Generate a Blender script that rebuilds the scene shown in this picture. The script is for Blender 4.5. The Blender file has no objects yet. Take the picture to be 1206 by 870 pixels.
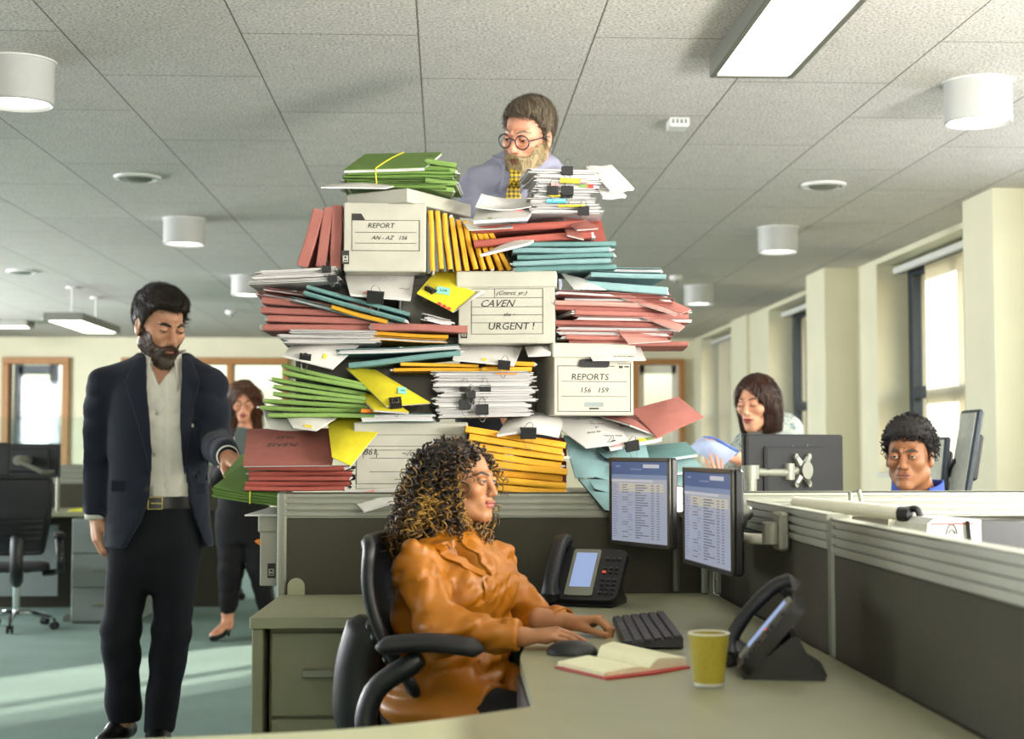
import bpy, bmesh, math, random
import numpy as np
from mathutils import Vector, Matrix, Euler
random.seed(7)
RNG = random.Random(11)
SC = bpy.context.scene
COL = SC.collection
PI = math.pi
# ---------------------------------------------------------------- camera maths
F = 1780.0
CW, CH = 603.0, 435.0
CAMZ = 1.16
_th = math.atan(79 / F)
_ph = math.atan(92 * math.cos(_th) / F)
FW = Vector((math.sin(_th) * math.cos(_ph), math.cos(_th) * math.cos(_ph), math.sin(_ph)))
RT = Vector((math.cos(_th), -math.sin(_th), 0))
UP = RT.cross(FW)
CAM = Vector((0, 0, CAMZ))

def ray(px, py):
    return FW + RT * ((px - CW) / F) + UP * ((CH - py) / F)

def at(px, py, d):
    """world point on the sight line through a photo pixel, at depth Y = d"""
    r = ray(px, py)
    return CAM + r * (d / r.y)

def atz(px, py, z):
    r = ray(px, py)
    return CAM + r * ((z - CAMZ) / r.z)

def proj(p):
    v = Vector(p) - CAM
    w = v.dot(FW)
    return CW + F * v.dot(RT) / w, CH - F * v.dot(UP) / w

# ---------------------------------------------------------------- materials
def lin(h):
    if isinstance(h, str):
        h = h.lstrip('#')
        c = [int(h[i:i + 2], 16) / 255 for i in (0, 2, 4)]
    else:
        c = [v / 255 for v in h]
    return tuple((v / 12.92 if v <= .04045 else ((v + .055) / 1.055) ** 2.4) for v in c) + (1.0,)

class NT:
    def __init__(s, name):
        s.m = bpy.data.materials.new(name)
        s.m.use_nodes = True
        s.t = s.m.node_tree
        s.t.nodes.clear()
        s.out = s.n('ShaderNodeOutputMaterial')
        s.b = s.n('ShaderNodeBsdfPrincipled')
        s.l(s.b.outputs[0], s.out.inputs[0])
    def n(s, typ, **kw):
        nd = s.t.nodes.new(typ)
        for k, v in kw.items():
            setattr(nd, k, v)
        return nd
    def l(s, a, b):
        s.t.links.new(a, b)
    def coord(s, which='Object', scale=(1, 1, 1), rot=(0, 0, 0)):
        tc = s.n('ShaderNodeTexCoord')
        mp = s.n('ShaderNodeMapping')
        mp.inputs['Scale'].default_value = scale
        mp.inputs['Rotation'].default_value = rot
        s.l(tc.outputs[which], mp.inputs[0])
        return mp.outputs[0]
    def noise(s, vec, scale, detail=3, rough=.55, dist=0):
        nd = s.n('ShaderNodeTexNoise')
        nd.inputs['Scale'].default_value = scale
        nd.inputs['Detail'].default_value = detail
        nd.inputs['Roughness'].default_value = rough
        nd.inputs['Distortion'].default_value = dist
        s.l(vec, nd.inputs['Vector'])
        return nd.outputs[0]
    def ramp(s, fac, stops):
        r = s.n('ShaderNodeValToRGB')
        e = r.color_ramp.elements
        e[0].position, e[0].color = stops[0][0], stops[0][1]
        e[1].position, e[1].color = stops[-1][0], stops[-1][1]
        for p, c in stops[1:-1]:
            x = e.new(p)
            x.color = c
        s.l(fac, r.inputs[0])
        return r.outputs[0]
    def bump(s, h, strength=.2, dist=.002):
        b = s.n('ShaderNodeBump')
        b.inputs['Strength'].default_value = strength
        b.inputs['Distance'].default_value = dist
        s.l(h, b.inputs['Height'])
        s.l(b.outputs[0], s.b.inputs['Normal'])

def mul(c, k):
    return (c[0] * k, c[1] * k, c[2] * k, 1)

_mc = {}
def mat(name, col, rough=.6, metal=0.0, var=.12, vscale=40, bump=.15, bscale=300, bdist=.001, spec=.5, stretch=(1, 1, 1), sss=0, coord='Object', sheen=0, alpha=None):
    """procedural principled material: base colour broken up by noise, fine bump"""
    if name in _mc:
        return _mc[name]
    t = NT(name)
    c = lin(col)
    v = t.coord(coord, stretch)
    nz = t.noise(v, vscale, 4)
    t.l(t.ramp(nz, [(.3, mul(c, 1 - var)), (.7, mul(c, 1 + var * .6))]), t.b.inputs['Base Color'])
    t.b.inputs['Roughness'].default_value = rough
    t.b.inputs['Metallic'].default_value = metal
    t.b.inputs['Specular IOR Level'].default_value = spec
    if sss:
        t.b.inputs['Subsurface Weight'].default_value = sss
        t.b.inputs['Subsurface Radius'].default_value = (.01, .004, .002)
        t.b.inputs['Subsurface Scale'].default_value = .6
    if sheen:
        t.b.inputs['Sheen Weight'].default_value = sheen
    if bump:
        t.bump(t.noise(v, bscale, 2), bump, bdist)
    _mc[name] = t.m
    return t.m

def emis(name, col, strength):
    if name in _mc:
        return _mc[name]
    t = NT(name)
    t.b.inputs['Base Color'].default_value = (.03, .03, .03, 1)
    t.b.inputs['Emission Color'].default_value = lin(col)
    t.b.inputs['Emission Strength'].default_value = strength
    _mc[name] = t.m
    return t.m

def glass(name, tint=(.95, .98, .98, 1), gl=.08):
    if name in _mc:
        return _mc[name]
    t = NT(name)
    tr = t.n('ShaderNodeBsdfTransparent')
    tr.inputs[0].default_value = tint
    g = t.n('ShaderNodeBsdfGlossy')
    g.inputs['Roughness'].default_value = .03
    fr = t.n('ShaderNodeLayerWeight')       # Schlick reflectance, the same from both sides of the pane
    fr.inputs[0].default_value = .5
    pw = t.n('ShaderNodeMath', operation='POWER'); pw.inputs[1].default_value = 5
    t.l(fr.outputs['Facing'], pw.inputs[0])
    ad = t.n('ShaderNodeMath', operation='MULTIPLY_ADD')
    ad.inputs[1].default_value = .9; ad.inputs[2].default_value = gl * .5
    t.l(pw.outputs[0], ad.inputs[0])
    mx = t.n('ShaderNodeMixShader')
    t.l(ad.outputs[0], mx.inputs[0])
    t.l(tr.outputs[0], mx.inputs[1])
    t.l(g.outputs[0], mx.inputs[2])
    t.l(mx.outputs[0], t.out.inputs[0])
    _mc[name] = t.m
    return t.m

# ---------------------------------------------------------------- mesh helpers
def mesh_from(name, vs, fs, mats=(), mi=None, smooth=None):
    me = bpy.data.meshes.new(name)
    if isinstance(vs, np.ndarray) and isinstance(fs, np.ndarray):
        n = len(fs); k = fs.shape[1]
        me.vertices.add(len(vs))
        me.vertices.foreach_set('co', vs.astype(np.float32).ravel())
        me.loops.add(n * k)
        me.loops.foreach_set('vertex_index', fs.astype(np.int32).ravel())
        me.polygons.add(n)
        me.polygons.foreach_set('loop_start', np.arange(0, n * k, k, dtype=np.int32))
        me.update(calc_edges=True)
        me.validate()
    else:
        me.from_pydata([tuple(v) for v in vs], [], fs)
    for m in mats:
        me.materials.append(m)
    if mi is not None:
        me.polygons.foreach_set('material_index', np.asarray(mi, dtype=np.int32)[:len(me.polygons)])
    if smooth is not None:
        me.polygons.foreach_set('use_smooth', np.ones(len(me.polygons), dtype=bool))
        if smooth < 179:
            me.set_sharp_from_angle(angle=math.radians(smooth))
    me.update()
    return me

class MB:
    """collects shapes that become ONE mesh object"""
    def __init__(s):
        s.v = []; s.f = []; s.mi = []
    def add(s, vs, fs, mi=0):
        o = len(s.v)
        s.v += [Vector(v) for v in vs]
        s.f += [tuple(i + o for i in f) for f in fs]
        s.mi += [mi] * len(fs)
        return s
    def box(s, c, size, R=None, bev=0, mi=0):
        hx, hy, hz = size[0] / 2, size[1] / 2, size[2] / 2
        c = Vector(c)
        if bev <= 0:
            P = [Vector((x * hx, y * hy, z * hz)) for x in (-1, 1) for y in (-1, 1) for z in (-1, 1)]
            fs = [(0, 1, 3, 2), (4, 6, 7, 5), (0, 4, 5, 1), (2, 3, 7, 6), (0, 2, 6, 4), (1, 5, 7, 3)]
        else:
            b = min(bev, hx * .98, hy * .98, hz * .98)
            P = []; idx = {}
            for x in (-1, 1):
                for y in (-1, 1):
                    for z in (-1, 1):
                        for a in range(3):
                            q = [x * (hx - b), y * (hy - b), z * (hz - b)]
                            q[a] = (x, y, z)[a] * (hx, hy, hz)[a]
                            idx[(x, y, z, a)] = len(P)
                            P.append(Vector(q))
            fs = []
            S = (-1, 1)
            for a in range(3):
                o = [i for i in range(3) if i != a]
                for sg in S:
                    L = []
                    for (p, q) in ((-1, -1), (1, -1), (1, 1), (-1, 1)):
                        k = [0, 0, 0]; k[a] = sg; k[o[0]] = p; k[o[1]] = q
                        L.append(idx[(k[0], k[1], k[2], a)])
                    fl = sg if a != 1 else -sg
                    fs.append(tuple(L) if fl > 0 else tuple(reversed(L)))
            for a in range(3):
                o = [i for i in range(3) if i != a]
                for p in S:
                    for q in S:
                        k0 = [0, 0, 0]; k0[o[0]] = p; k0[o[1]] = q
                        k1 = list(k0); k0[a] = -1; k1[a] = 1
                        fs.append((idx[(*k0, o[0])], idx[(*k1, o[0])], idx[(*k1, o[1])], idx[(*k0, o[1])]))
            for x in S:
                for y in S:
                    for z in S:
                        fs.append(tuple(idx[(x, y, z, a)] for a in range(3)))
        if R is not None:
            P = [R @ p for p in P]
        return s.add([c + p for p in P], fs, mi)
    def ring(s, pts_list, closed_ends=True, mi=0, loop=True):
        n = len(pts_list[0]); vs = []; fs = []
        for r in pts_list:
            vs += r
        for i in range(len(pts_list) - 1):
            for j in range(n if loop else n - 1):
                k = (j + 1) % n
                fs.append((i * n + j, i * n + k, (i + 1) * n + k, (i + 1) * n + j))
        if closed_ends:
            fs.append(tuple(reversed(range(n))))
            fs.append(tuple(range((len(pts_list) - 1) * n, len(pts_list) * n)))
        return s.add(vs, fs, mi)
    def tube(s, pts, r, n=8, mi=0, caps=True, flat=1.0, upv=None):
        pts = [Vector(p) for p in pts]
        rr = r if isinstance(r, (list, tuple)) else [r] * len(pts)
        rings = []; prev = None
        for i, p in enumerate(pts):
            a = pts[max(0, i - 1)]; b = pts[min(len(pts) - 1, i + 1)]
            t = (b - a).normalized()
            if prev is None:
                u = Vector(upv) if upv else (Vector((0, 0, 1)) if abs(t.z) < .9 else Vector((1, 0, 0)))
            else:
                u = prev
            u = (u - t * u.dot(t)).normalized()
            prev = u
            w = t.cross(u)
            rings.append([p + (u * (math.cos(2 * PI * k / n) * flat) + w * math.sin(2 * PI * k / n)) * rr[i] for k in range(n)])
        return s.ring(rings, caps, mi)
    def cyl(s, a, b, r0, r1=None, n=20, mi=0):
        return s.tube([a, b], [r0, r0 if r1 is None else r1], n, mi)
    def lathe(s, prof, c=(0, 0, 0), n=32, mi=0, R=None, caps=True):
        c = Vector(c); rings = []
        for (r, z) in prof:
            L = [Vector((r * math.cos(2 * PI * k / n), r * math.sin(2 * PI * k / n), z)) for k in range(n)]
            if R is not None:
                L = [R @ q for q in L]
            rings.append([c + q for q in L])
        return s.ring(rings, caps, mi)
    def prism(s, poly, fn0, fn1, mi=0):
        """poly: 2-D outline, fn0 / fn1 map (a,b) to the two end points"""
        n = len(poly)
        vs = [fn0(*p) for p in poly] + [fn1(*p) for p in poly]
        fs = [tuple(reversed(range(n))), tuple(range(n, 2 * n))]
        fs += [(i, (i + 1) % n, (i + 1) % n + n, i + n) for i in range(n)]
        return s.add(vs, fs, mi)
    def sphere(s, c, r, n=16, mi=0, sc=(1, 1, 1), R=None):
        c = Vector(c); m = max(6, n // 2); vs = [Vector((0, 0, -1))]; fs = []
        for i in range(1, m):
            a = -PI / 2 + PI * i / m
            for k in range(n):
                vs.append(Vector((math.cos(a) * math.cos(2 * PI * k / n), math.cos(a) * math.sin(2 * PI * k / n), math.sin(a))))
        vs.append(Vector((0, 0, 1)))
        for k in range(n):
            fs.append((0, 1 + (k + 1) % n, 1 + k))
            for i in range(m - 2):
                q = 1 + i * n
                fs.append((q + k, q + (k + 1) % n, q + n + (k + 1) % n, q + n + k))
            q = 1 + (m - 2) * n
            fs.append((q + k, q + (k + 1) % n, len(vs) - 1))
        out = []
        for v in vs:
            v = Vector((v.x * r * sc[0], v.y * r * sc[1], v.z * r * sc[2]))
            out.append(c + (R @ v if R is not None else v))
        return s.add(out, fs, mi)
    def mesh(s, name, mats, smooth=35):
        if not isinstance(mats, (list, tuple)):
            mats = [mats]
        me = mesh_from(name, s.v, s.f, mats, s.mi)
        bm = bmesh.new(); bm.from_mesh(me)
        bmesh.ops.recalc_face_normals(bm, faces=bm.faces[:])
        bm.to_mesh(me); bm.free()
        if smooth:
            me.polygons.foreach_set('use_smooth', [True] * len(me.polygons))
            me.set_sharp_from_angle(angle=math.radians(smooth))
        me.update()
        return me
    def obj(s, name, mats, parent=None, smooth=35, world=False):
        return link(name, s.mesh(name, mats, smooth), parent, world)

def link(name, data, parent=None, world=False):
    o = bpy.data.objects.new(name, data)
    COL.objects.link(o)
    if parent is not None:
        o.parent = parent
        if world:      # mesh made in world coordinates
            inv = parent.matrix_basis.inverted()
            p = parent.parent
            while p is not None:
                inv = inv @ p.matrix_basis.inverted()
                p = p.parent
            o.matrix_parent_inverse = inv
    return o

LABELS = {}
def tag(o, label, cat, group=None, kind=None):
    o['label'] = label; o['category'] = cat
    if group: o['group'] = group
    if kind: o['kind'] = kind
    return o

def thing(name, label, cat, loc=(0, 0, 0), rz=0.0, group=None, rot=None):
    o = bpy.data.objects.new(name, None)
    o.empty_display_size = .05
    COL.objects.link(o)
    o.location = loc
    o.rotation_euler = rot if rot is not None else (0, 0, rz)
    return tag(o, label, cat, group)

def struct(o):
    o['kind'] = 'structure'
    return o

def copy_tree(o, parent=None):
    c = o.copy()
    COL.objects.link(c)
    if parent is not None:
        c.parent = parent
        c.matrix_parent_inverse = o.matrix_parent_inverse.copy()
    for ch in list(o.children):
        copy_tree(ch, c)
    return c

def text_mesh(name, s, size, m, M4, shear=0.0, bold=0.0, extrude=0.0004, align='LEFT', sx=1.0, spacing=1.0):
    cu = bpy.data.curves.new('txt', 'FONT')
    cu.body = s; cu.size = size; cu.shear = shear; cu.offset = bold; cu.extrude = extrude
    cu.align_x = align; cu.resolution_u = 2; cu.space_character = spacing
    ob = bpy.data.objects.new('txt', cu)
    COL.objects.link(ob)
    dg = bpy.context.evaluated_depsgraph_get()
    me = bpy.data.meshes.new_from_object(ob.evaluated_get(dg))
    bpy.data.objects.remove(ob); bpy.data.curves.remove(cu)
    me.name = name
    me.materials.clear()
    me.transform(M4 @ Matrix.Diagonal((sx, 1, 1, 1)))
    me.materials.append(m)
    return me

def wire_text(name, s, size, m, M4, parent, **k):
    return link(name, text_mesh(name, s, size, m, M4, **k), parent)

def frame3(x, y, z, o):
    x, y, z = Vector(x), Vector(y), Vector(z)
    M = Matrix(((x.x, y.x, z.x, o[0]), (x.y, y.y, z.y, o[1]), (x.z, y.z, z.z, o[2]), (0, 0, 0, 1)))
    return M

# local text frame on a face looking to -Y : x right, y up
def front_frame(o):
    return frame3((1, 0, 0), (0, 0, 1), (0, -1, 0), o)

def bez(p0, p1, p2, p3, n):
    out = []
    p0, p1, p2, p3 = map(Vector, (p0, p1, p2, p3))
    for i in range(n + 1):
        t = i / n; u = 1 - t
        out.append(p0 * u ** 3 + p1 * (3 * u * u * t) + p2 * (3 * u * t * t) + p3 * t ** 3)
    return out

def smoothline(pts, n=6):
    """Catmull-Rom through points"""
    P = [Vector(p) for p in pts]
    P = [P[0] * 2 - P[1]] + P + [P[-1] * 2 - P[-2]]
    out = []
    for i in range(1, len(P) - 2):
        for j in range(n):
            t = j / n
            a, b, c, d = P[i - 1], P[i], P[i + 1], P[i + 2]
            out.append(.5 * ((2 * b) + (c - a) * t + (2 * a - 5 * b + 4 * c - d) * t * t + (3 * b - a - 3 * c + d) * t ** 3))
    out.append(P[-2].copy())
    return out

ORD = ['first', 'second', 'third', 'fourth', 'fifth', 'sixth', 'seventh', 'eighth', 'ninth', 'tenth', 'eleventh', 'twelfth', 'thirteenth', 'fourteenth']
EXPOSURE = 0.0
# ---------------------------------------------------------------- materials of the room
def m_ceiling():
    t = NT('mineral_fibre_tile')
    tc = t.n('ShaderNodeTexCoord')
    mp = t.n('ShaderNodeMapping')
    # tiles 0.6 wide (X) x 1.2 long (Y), half-bond: brick rows run along X of the texture -> swap axes
    mp.inputs['Rotation'].default_value = (0, 0, PI / 2)
    t.l(tc.outputs['Object'], mp.inputs[0])
    br = t.n('ShaderNodeTexBrick')
    br.offset = .5; br.offset_frequency = 2; br.squash = 1
    br.inputs['Scale'].default_value = 1
    br.inputs['Mortar Size'].default_value = .0035
    br.inputs['Mortar Smooth'].default_value = .3
    br.inputs['Brick Width'].default_value = 1.2
    br.inputs['Row Height'].default_value = .6
    br.inputs['Color1'].default_value = (1, 1, 1, 1)
    br.inputs['Color2'].default_value = (.93, .93, .93, 1)
    br.inputs['Mortar'].default_value = (.25, .24, .22, 1)
    t.l(mp.outputs[0], br.inputs['Vector'])
    v = tc.outputs['Object']
    n1 = t.noise(v, 95, 4, .75)
    n2 = t.noise(v, 9, 4)
    base = t.ramp(n1, [(.36, lin('#85807a')), (.47, lin('#cbc6be')), (.66, lin('#ece7e0'))])
    mx = t.n('ShaderNodeMixRGB', blend_type='MULTIPLY'); mx.inputs[0].default_value = 1
    t.l(base, mx.inputs[1]); t.l(br.outputs['Color'], mx.inputs[2])
    mx2 = t.n('ShaderNodeMixRGB', blend_type='MULTIPLY'); mx2.inputs[0].default_value = 1
    t.l(mx.outputs[0], mx2.inputs[1])
    t.l(t.ramp(n2, [(.3, (.9, .9, .9, 1)), (.7, (1, 1, 1, 1))]), mx2.inputs[2])
    t.l(mx2.outputs[0], t.b.inputs['Base Color'])
    t.b.inputs['Roughness'].default_value = .95
    sb = t.n('ShaderNodeMath', operation='SUBTRACT')
    t.l(n1, sb.inputs[0]); t.l(br.outputs['Fac'], sb.inputs[1])
    t.bump(sb.outputs[0], .5, .004)
    return t.m

def m_carpet():
    t = NT('teal_carpet')
    v = t.coord('Object')
    n1 = t.noise(v, 220, 3, .7); n2 = t.noise(v, 2.2, 5)
    c = t.ramp(n1, [(.3, lin('#50695f')), (.7, lin('#869f94'))])
    mx = t.n('ShaderNodeMixRGB', blend_type='MULTIPLY'); mx.inputs[0].default_value = 1
    t.l(c, mx.inputs[1]); t.l(t.ramp(n2, [(.3, (.8, .8, .8, 1)), (.7, (1, 1, 1, 1))]), mx.inputs[2])
    t.l(mx.outputs[0], t.b.inputs['Base Color'])
    t.b.inputs['Roughness'].default_value = .95
    t.bump(n1, .5, .004)
    return t.m

def m_brick():
    t = NT('red_brick')
    v = t.coord('Object', (1, 1, 1), (0, PI / 2, PI / 2))
    br = t.n('ShaderNodeTexBrick')
    br.inputs['Scale'].default_value = 4.4
    br.inputs['Color1'].default_value = lin('#8f5a4c'); br.inputs['Color2'].default_value = lin('#a4705e')
    br.inputs['Mortar'].default_value = lin('#b9aea2')
    t.l(v, br.inputs['Vector']); t.l(br.outputs[0], t.b.inputs['Base Color'])
    t.b.inputs['Roughness'].default_value = .9
    return t.m

M = {}
M['ceiling'] = m_ceiling()
M['carpet'] = m_carpet()
M['wall'] = mat('cream_wall_paint', '#dcd8bd', .8, var=.04, vscale=3, bump=.1, bscale=180)
M['wood'] = mat('oak_frame', '#a8743c', .5, var=.25, vscale=12, stretch=(8, 8, 1), bump=.1)
M['dark_frame'] = mat('dark_window_frame', '#26323c', .45, bump=.05)
M['white_paint'] = mat('white_powder_coat', '#d9d9d4', .45, var=.03, bump=.05)
M['lamp_white'] = mat('lamp_housing', '#b4b5b1', .35, var=.03, bump=.03)
M['alu'] = mat('brushed_aluminium', '#85877a', .5, .5, var=.08, vscale=30, bump=.05, stretch=(1, 1, 20))
M['alu_dark'] = mat('grey_metal', '#7c7d74', .4, .6, var=.06, bump=.05)
M['chrome'] = mat('chrome', '#d4d6d6', .12, 1.0, var=.02, bump=0)
M['fabric'] = mat('dark_screen_fabric', '#3a382c', .95, var=.12, vscale=300, bump=.4, bscale=900, bdist=.001)
M['desk'] = mat('grey_green_laminate', '#8d8f74', .38, var=.05, vscale=8, bump=.06, bscale=500, bdist=.0003)
M['desk_edge'] = mat('laminate_edge', '#74755c', .45, var=.05, bump=.05)
M['pedestal'] = mat('pedestal_steel', '#85866c', .5, var=.04, vscale=6, bump=.12, bscale=900, bdist=.0003)
M['ped_grey'] = mat('grey_pedestal_steel', '#7d8683', .5, var=.04, bump=.08)
M['black'] = mat('black_plastic', '#121316', .45, var=.1, bump=.08, bscale=600, bdist=.0004)
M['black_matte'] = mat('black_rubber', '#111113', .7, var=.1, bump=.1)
M['glass'] = glass('window_glass')
M['screen_glass'] = glass('screen_glass', (.9, .95, .94, 1), .05)
M['lamp_on'] = emis('lamp_diffuser', '#fff8ea', 9.0)
M['spot_on'] = emis('downlight_diffuser', '#fffaf0', 7.0)
M['blind'] = mat('blind_fabric', '#e9e6d6', .8, var=.03, bump=.1)
M['brick'] = m_brick()

XL, XR, YB, YN, ZC = -7.6, 3.21, 19.4, -2.6, CAMZ + 1.40
XW = 3.45         # window plane
# floor and ceiling
o = MB().box(((XL + 3.8) / 2, (YB + YN) / 2, -.05), (3.8 - XL + .4, YB - YN + .4, .1)).obj('floor', M['carpet'], smooth=0); struct(o)
c = MB().box(((XL + 3.8) / 2 , (YB + YN) / 2, .05), (3.8 - XL + .4, YB - YN + .4, .1)).obj('ceiling', M['ceiling'], smooth=0)
# tile lines fall on X = -0.093 + 0.6 n and joints on Y = 5.085 + 1.2 n
for v in c.data.vertices:
    v.co.x -= -.093; v.co.y -= 5.085
c.location = (-.093, 5.085, ZC); struct(c)

# right wall with pillars and window openings: (y0, y1) of the windows
WINS = [(-1.6, .9), (1.3, 3.7), (4.6, 7.5), (8.5, 11.08), (12.25, 14.83), (16.65, 18.8)]
ZS, ZT = .95, 2.42
b = MB()
ys = [YN] + [v for w in WINS for v in w] + [YB]
for i in range(0, len(ys), 2):
    y0, y1 = ys[i], ys[i + 1]
    b.box(((XR + XW + .12) / 2, (y0 + y1) / 2, ZC / 2), (XW + .12 - XR, y1 - y0, ZC))
for (y0, y1) in WINS:
    b.box(((XR + XW + .12) / 2, (y0 + y1) / 2, ZS / 2), (XW + .12 - XR, y1 - y0, ZS))
    b.box(((XR + XW + .12) / 2, (y0 + y1) / 2, (ZT + .1 + ZC) / 2), (XW + .12 - XR, y1 - y0, ZC - ZT - .1))
for (x, y0, y1) in ((2.95, .95, 1.25), (2.95, 3.85, 4.45), (2.95, 7.98, 8.45), (2.95, 11.6, 12.2), (3.17, 15.75, 16.6)):
    b.box(((x + XR) / 2, (y0 + y1) / 2, ZC / 2), (XR - x, y1 - y0, ZC))
struct(b.obj('wall_right', M['wall'], smooth=0))
# thin skirting under the right wall
# left, back and rear walls
b = MB()
b.box((XL - .06, (YB + YN) / 2, .5), (.12, YB - YN, 1.0)); b.box((XL - .06, (YB + YN) / 2, 2.48), (.12, YB - YN, .16))
for y in np.arange(YN, YB + .1, 3.1):
    b.box((XL - .06, float(y), ZC / 2), (.121, .6, ZC))
struct(b.obj('wall_left', M['wall'], smooth=0))
struct(MB().box(((XL + 3.57) / 2, YN - .06, ZC / 2), (3.57 - XL, .12, ZC)).obj('wall_near', M['wall'], smooth=0))
# back wall: openings for a window far left, an interior glazed screen, a glazed door right
def bx(px): return at(px, 500, YB).x
OPEN = [(-6.6, -5.9, .75, 2.27), (bx(3), bx(82), .75, 2.3), (bx(143), bx(340), .85, 2.3), (bx(745), bx(806), 0.0, 2.3)]
b = MB(); xs = XL
for (x0, x1, z0, z1) in OPEN:
    b.box(((xs + x0) / 2, YB + .08, ZC / 2), (x0 - xs, .16, ZC))
    if z0 > 0: b.box(((x0 + x1) / 2, YB + .08, z0 / 2), (x1 - x0, .16, z0))
    b.box(((x0 + x1) / 2, YB + .08, (z1 + ZC) / 2), (x1 - x0, .16, ZC - z1))
    xs = x1
b.box(((xs + 3.57) / 2, YB + .08, ZC / 2), (3.57 - xs, .16, ZC))
struct(b.obj('wall_back', M['wall'], smooth=0))
for side, cx, cy, sx, sy in (('right', XR - .008, (YB + YN) / 2, .016, YB - YN), ('back', (XL + XR) / 2, YB - .008, XR - XL, .016)):
    struct(MB().box((cx, cy, .05), (sx, sy, .1), bev=.004).obj('baseboard_' + side, M['white_paint'], smooth=0))

# back wall windows with oak frames
def window_back(i, x0, x1, z0, z1, mull, inner=True):
    f = MB(); w = .085; y = YB + .03
    f.box(((x0 + x1) / 2, y, z1 - w / 2), (x1 - x0, .22, w), bev=.006)
    f.box(((x0 + x1) / 2, y, z0 + w / 2), (x1 - x0, .22, w), bev=.006)
    for x in [x0 + w / 2, x1 - w / 2] + mull:
        f.box((x, y, (z0 + z1) / 2), (w, .21, z1 - z0 - 2 * w), bev=.006)
    o = struct(f.obj('window_%d' % i, M['wood'], smooth=0))
    g = MB().box(((x0 + x1) / 2, YB + .06, (z0 + z1) / 2), (x1 - x0 - .1, .008, z1 - z0 - .1)).obj('pane', M['glass'], o, smooth=0)
    if inner:
        d = MB(); t = .11; a0, a1 = x0 + .17, x1 - .22
        for x in (a0, a1): d.box((x, YB + .11, (z0 + z1) / 2), (t, .10, z1 - z0 - .1))
        for z in (z0 + .12, 1.56, z1 - .15): d.box(((a0 + a1) / 2, YB + .11, z), (a1 - a0, .10, t))
        d.obj('inner_sash', M['dark_frame'], o, smooth=0)
    return o
window_back(1, *OPEN[0], [], False)
window_back(2, *OPEN[1], [])
window_back(3, *OPEN[2], [bx(271)], False)
# glazed door in the right of the back wall
x0, x1, z0, z1 = OPEN[3]
f = MB()
for x in (x0 + .035, x1 - .035): f.box((x, YB + .02, z1 / 2 - .035), (.07, .2, z1 - .07), bev=.005)
f.box(((x0 + x1) / 2, YB + .02, z1 - .035), (x1 - x0, .2, .07), bev=.005)
d1 = struct(f.obj('door_1', M['wood'], smooth=0))
xm = (x0 + x1) / 2
lf = MB()
for x in (x0 + .11, x1 - .11): lf.box((x, YB + .04, z1 / 2 - .03), (.09, .045, z1 - .1))
for z in (.12, z1 - .13): lf.box((xm, YB + .04, z), (x1 - x0 - .2, .045, .11))
lf.obj('door_leaf', M['blind'], d1, smooth=0)
MB().box((xm, YB + .04, z1 / 2), (x1 - x0 - .24, .008, z1 - .3)).obj('pane', M['glass'], d1, smooth=0)
MB().cyl((x0 + .13, YB - .02, 1.0), (x0 + .13, YB - .02, 1.25), .012).obj('door_handle', M['chrome'], d1)

# right wall windows: dark frames, glass, vertical blinds
for i, (y0, y1) in enumerate(WINS):
    f = MB(); w = .055; zc = (ZS + ZT + .1) / 2; hh = ZT + .1 - ZS
    for y in (y0 + .06, (y0 + y1) / 2, y1 - .06):
        f.box((XW + .03, y, zc), (.07, .11 if y != (y0 + y1) / 2 else .08, hh), bev=.004)
    for z in (ZS + .05, 1.56, ZT + .06):
        f.box((XW + .03, (y0 + y1) / 2, z), (.066, y1 - y0, .1 if z != 1.56 else .085), bev=.004)
    o = struct(f.obj('window_%d' % (i + 4), M['dark_frame'], smooth=0))
    MB().box((XW + .03, (y0 + y1) / 2, zc), (.008, y1 - y0, hh)).obj('pane', M['glass'], o, smooth=0)
    struct(MB().box((XR + .11, (y0 + y1) / 2, ZS + .012), (.27, y1 - y0, .024), bev=.006).obj('window_%d_sill' % (i + 4), M['white_paint'], smooth=0))
blinds = [('vertical blind with narrow fabric slats in the window behind the seated man', 3, 8.5, 10.4),
          ('vertical blind in the middle window behind the standing woman with papers', 4, 12.3, 13.1),
          ('distant vertical blind in the last window before the back wall', 5, 16.7, 18.3)]
for lab, i, a0, a1 in blinds:
    y0, y1 = WINS[i]
    t = thing('vertical_blind', lab, 'window blind', (XW - .1, y0, ZT + .02), group='vertical window blinds')
    MB().box((0, (y1 - y0) / 2, .03), (.05, y1 - y0 - .04, .05), bev=.008).obj('head_rail', M['white_paint'], t)
    s = MB(); y = a0 - y0 + .05
    while y < a1 - y0:
        R = Matrix.Rotation(math.radians(62), 3, 'Z')
        s.box((0, y, -.72), (.089, .0025, 1.42), R)
        y += .05
    s.obj('slats', M['blind'], t, smooth=0)

# outside: brick building and ground seen through the right-hand windows
struct(MB().box((8.4, 35, 2.0), (.5, 24, 9)).obj('wall_outside', M['brick'], smooth=0))

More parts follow.
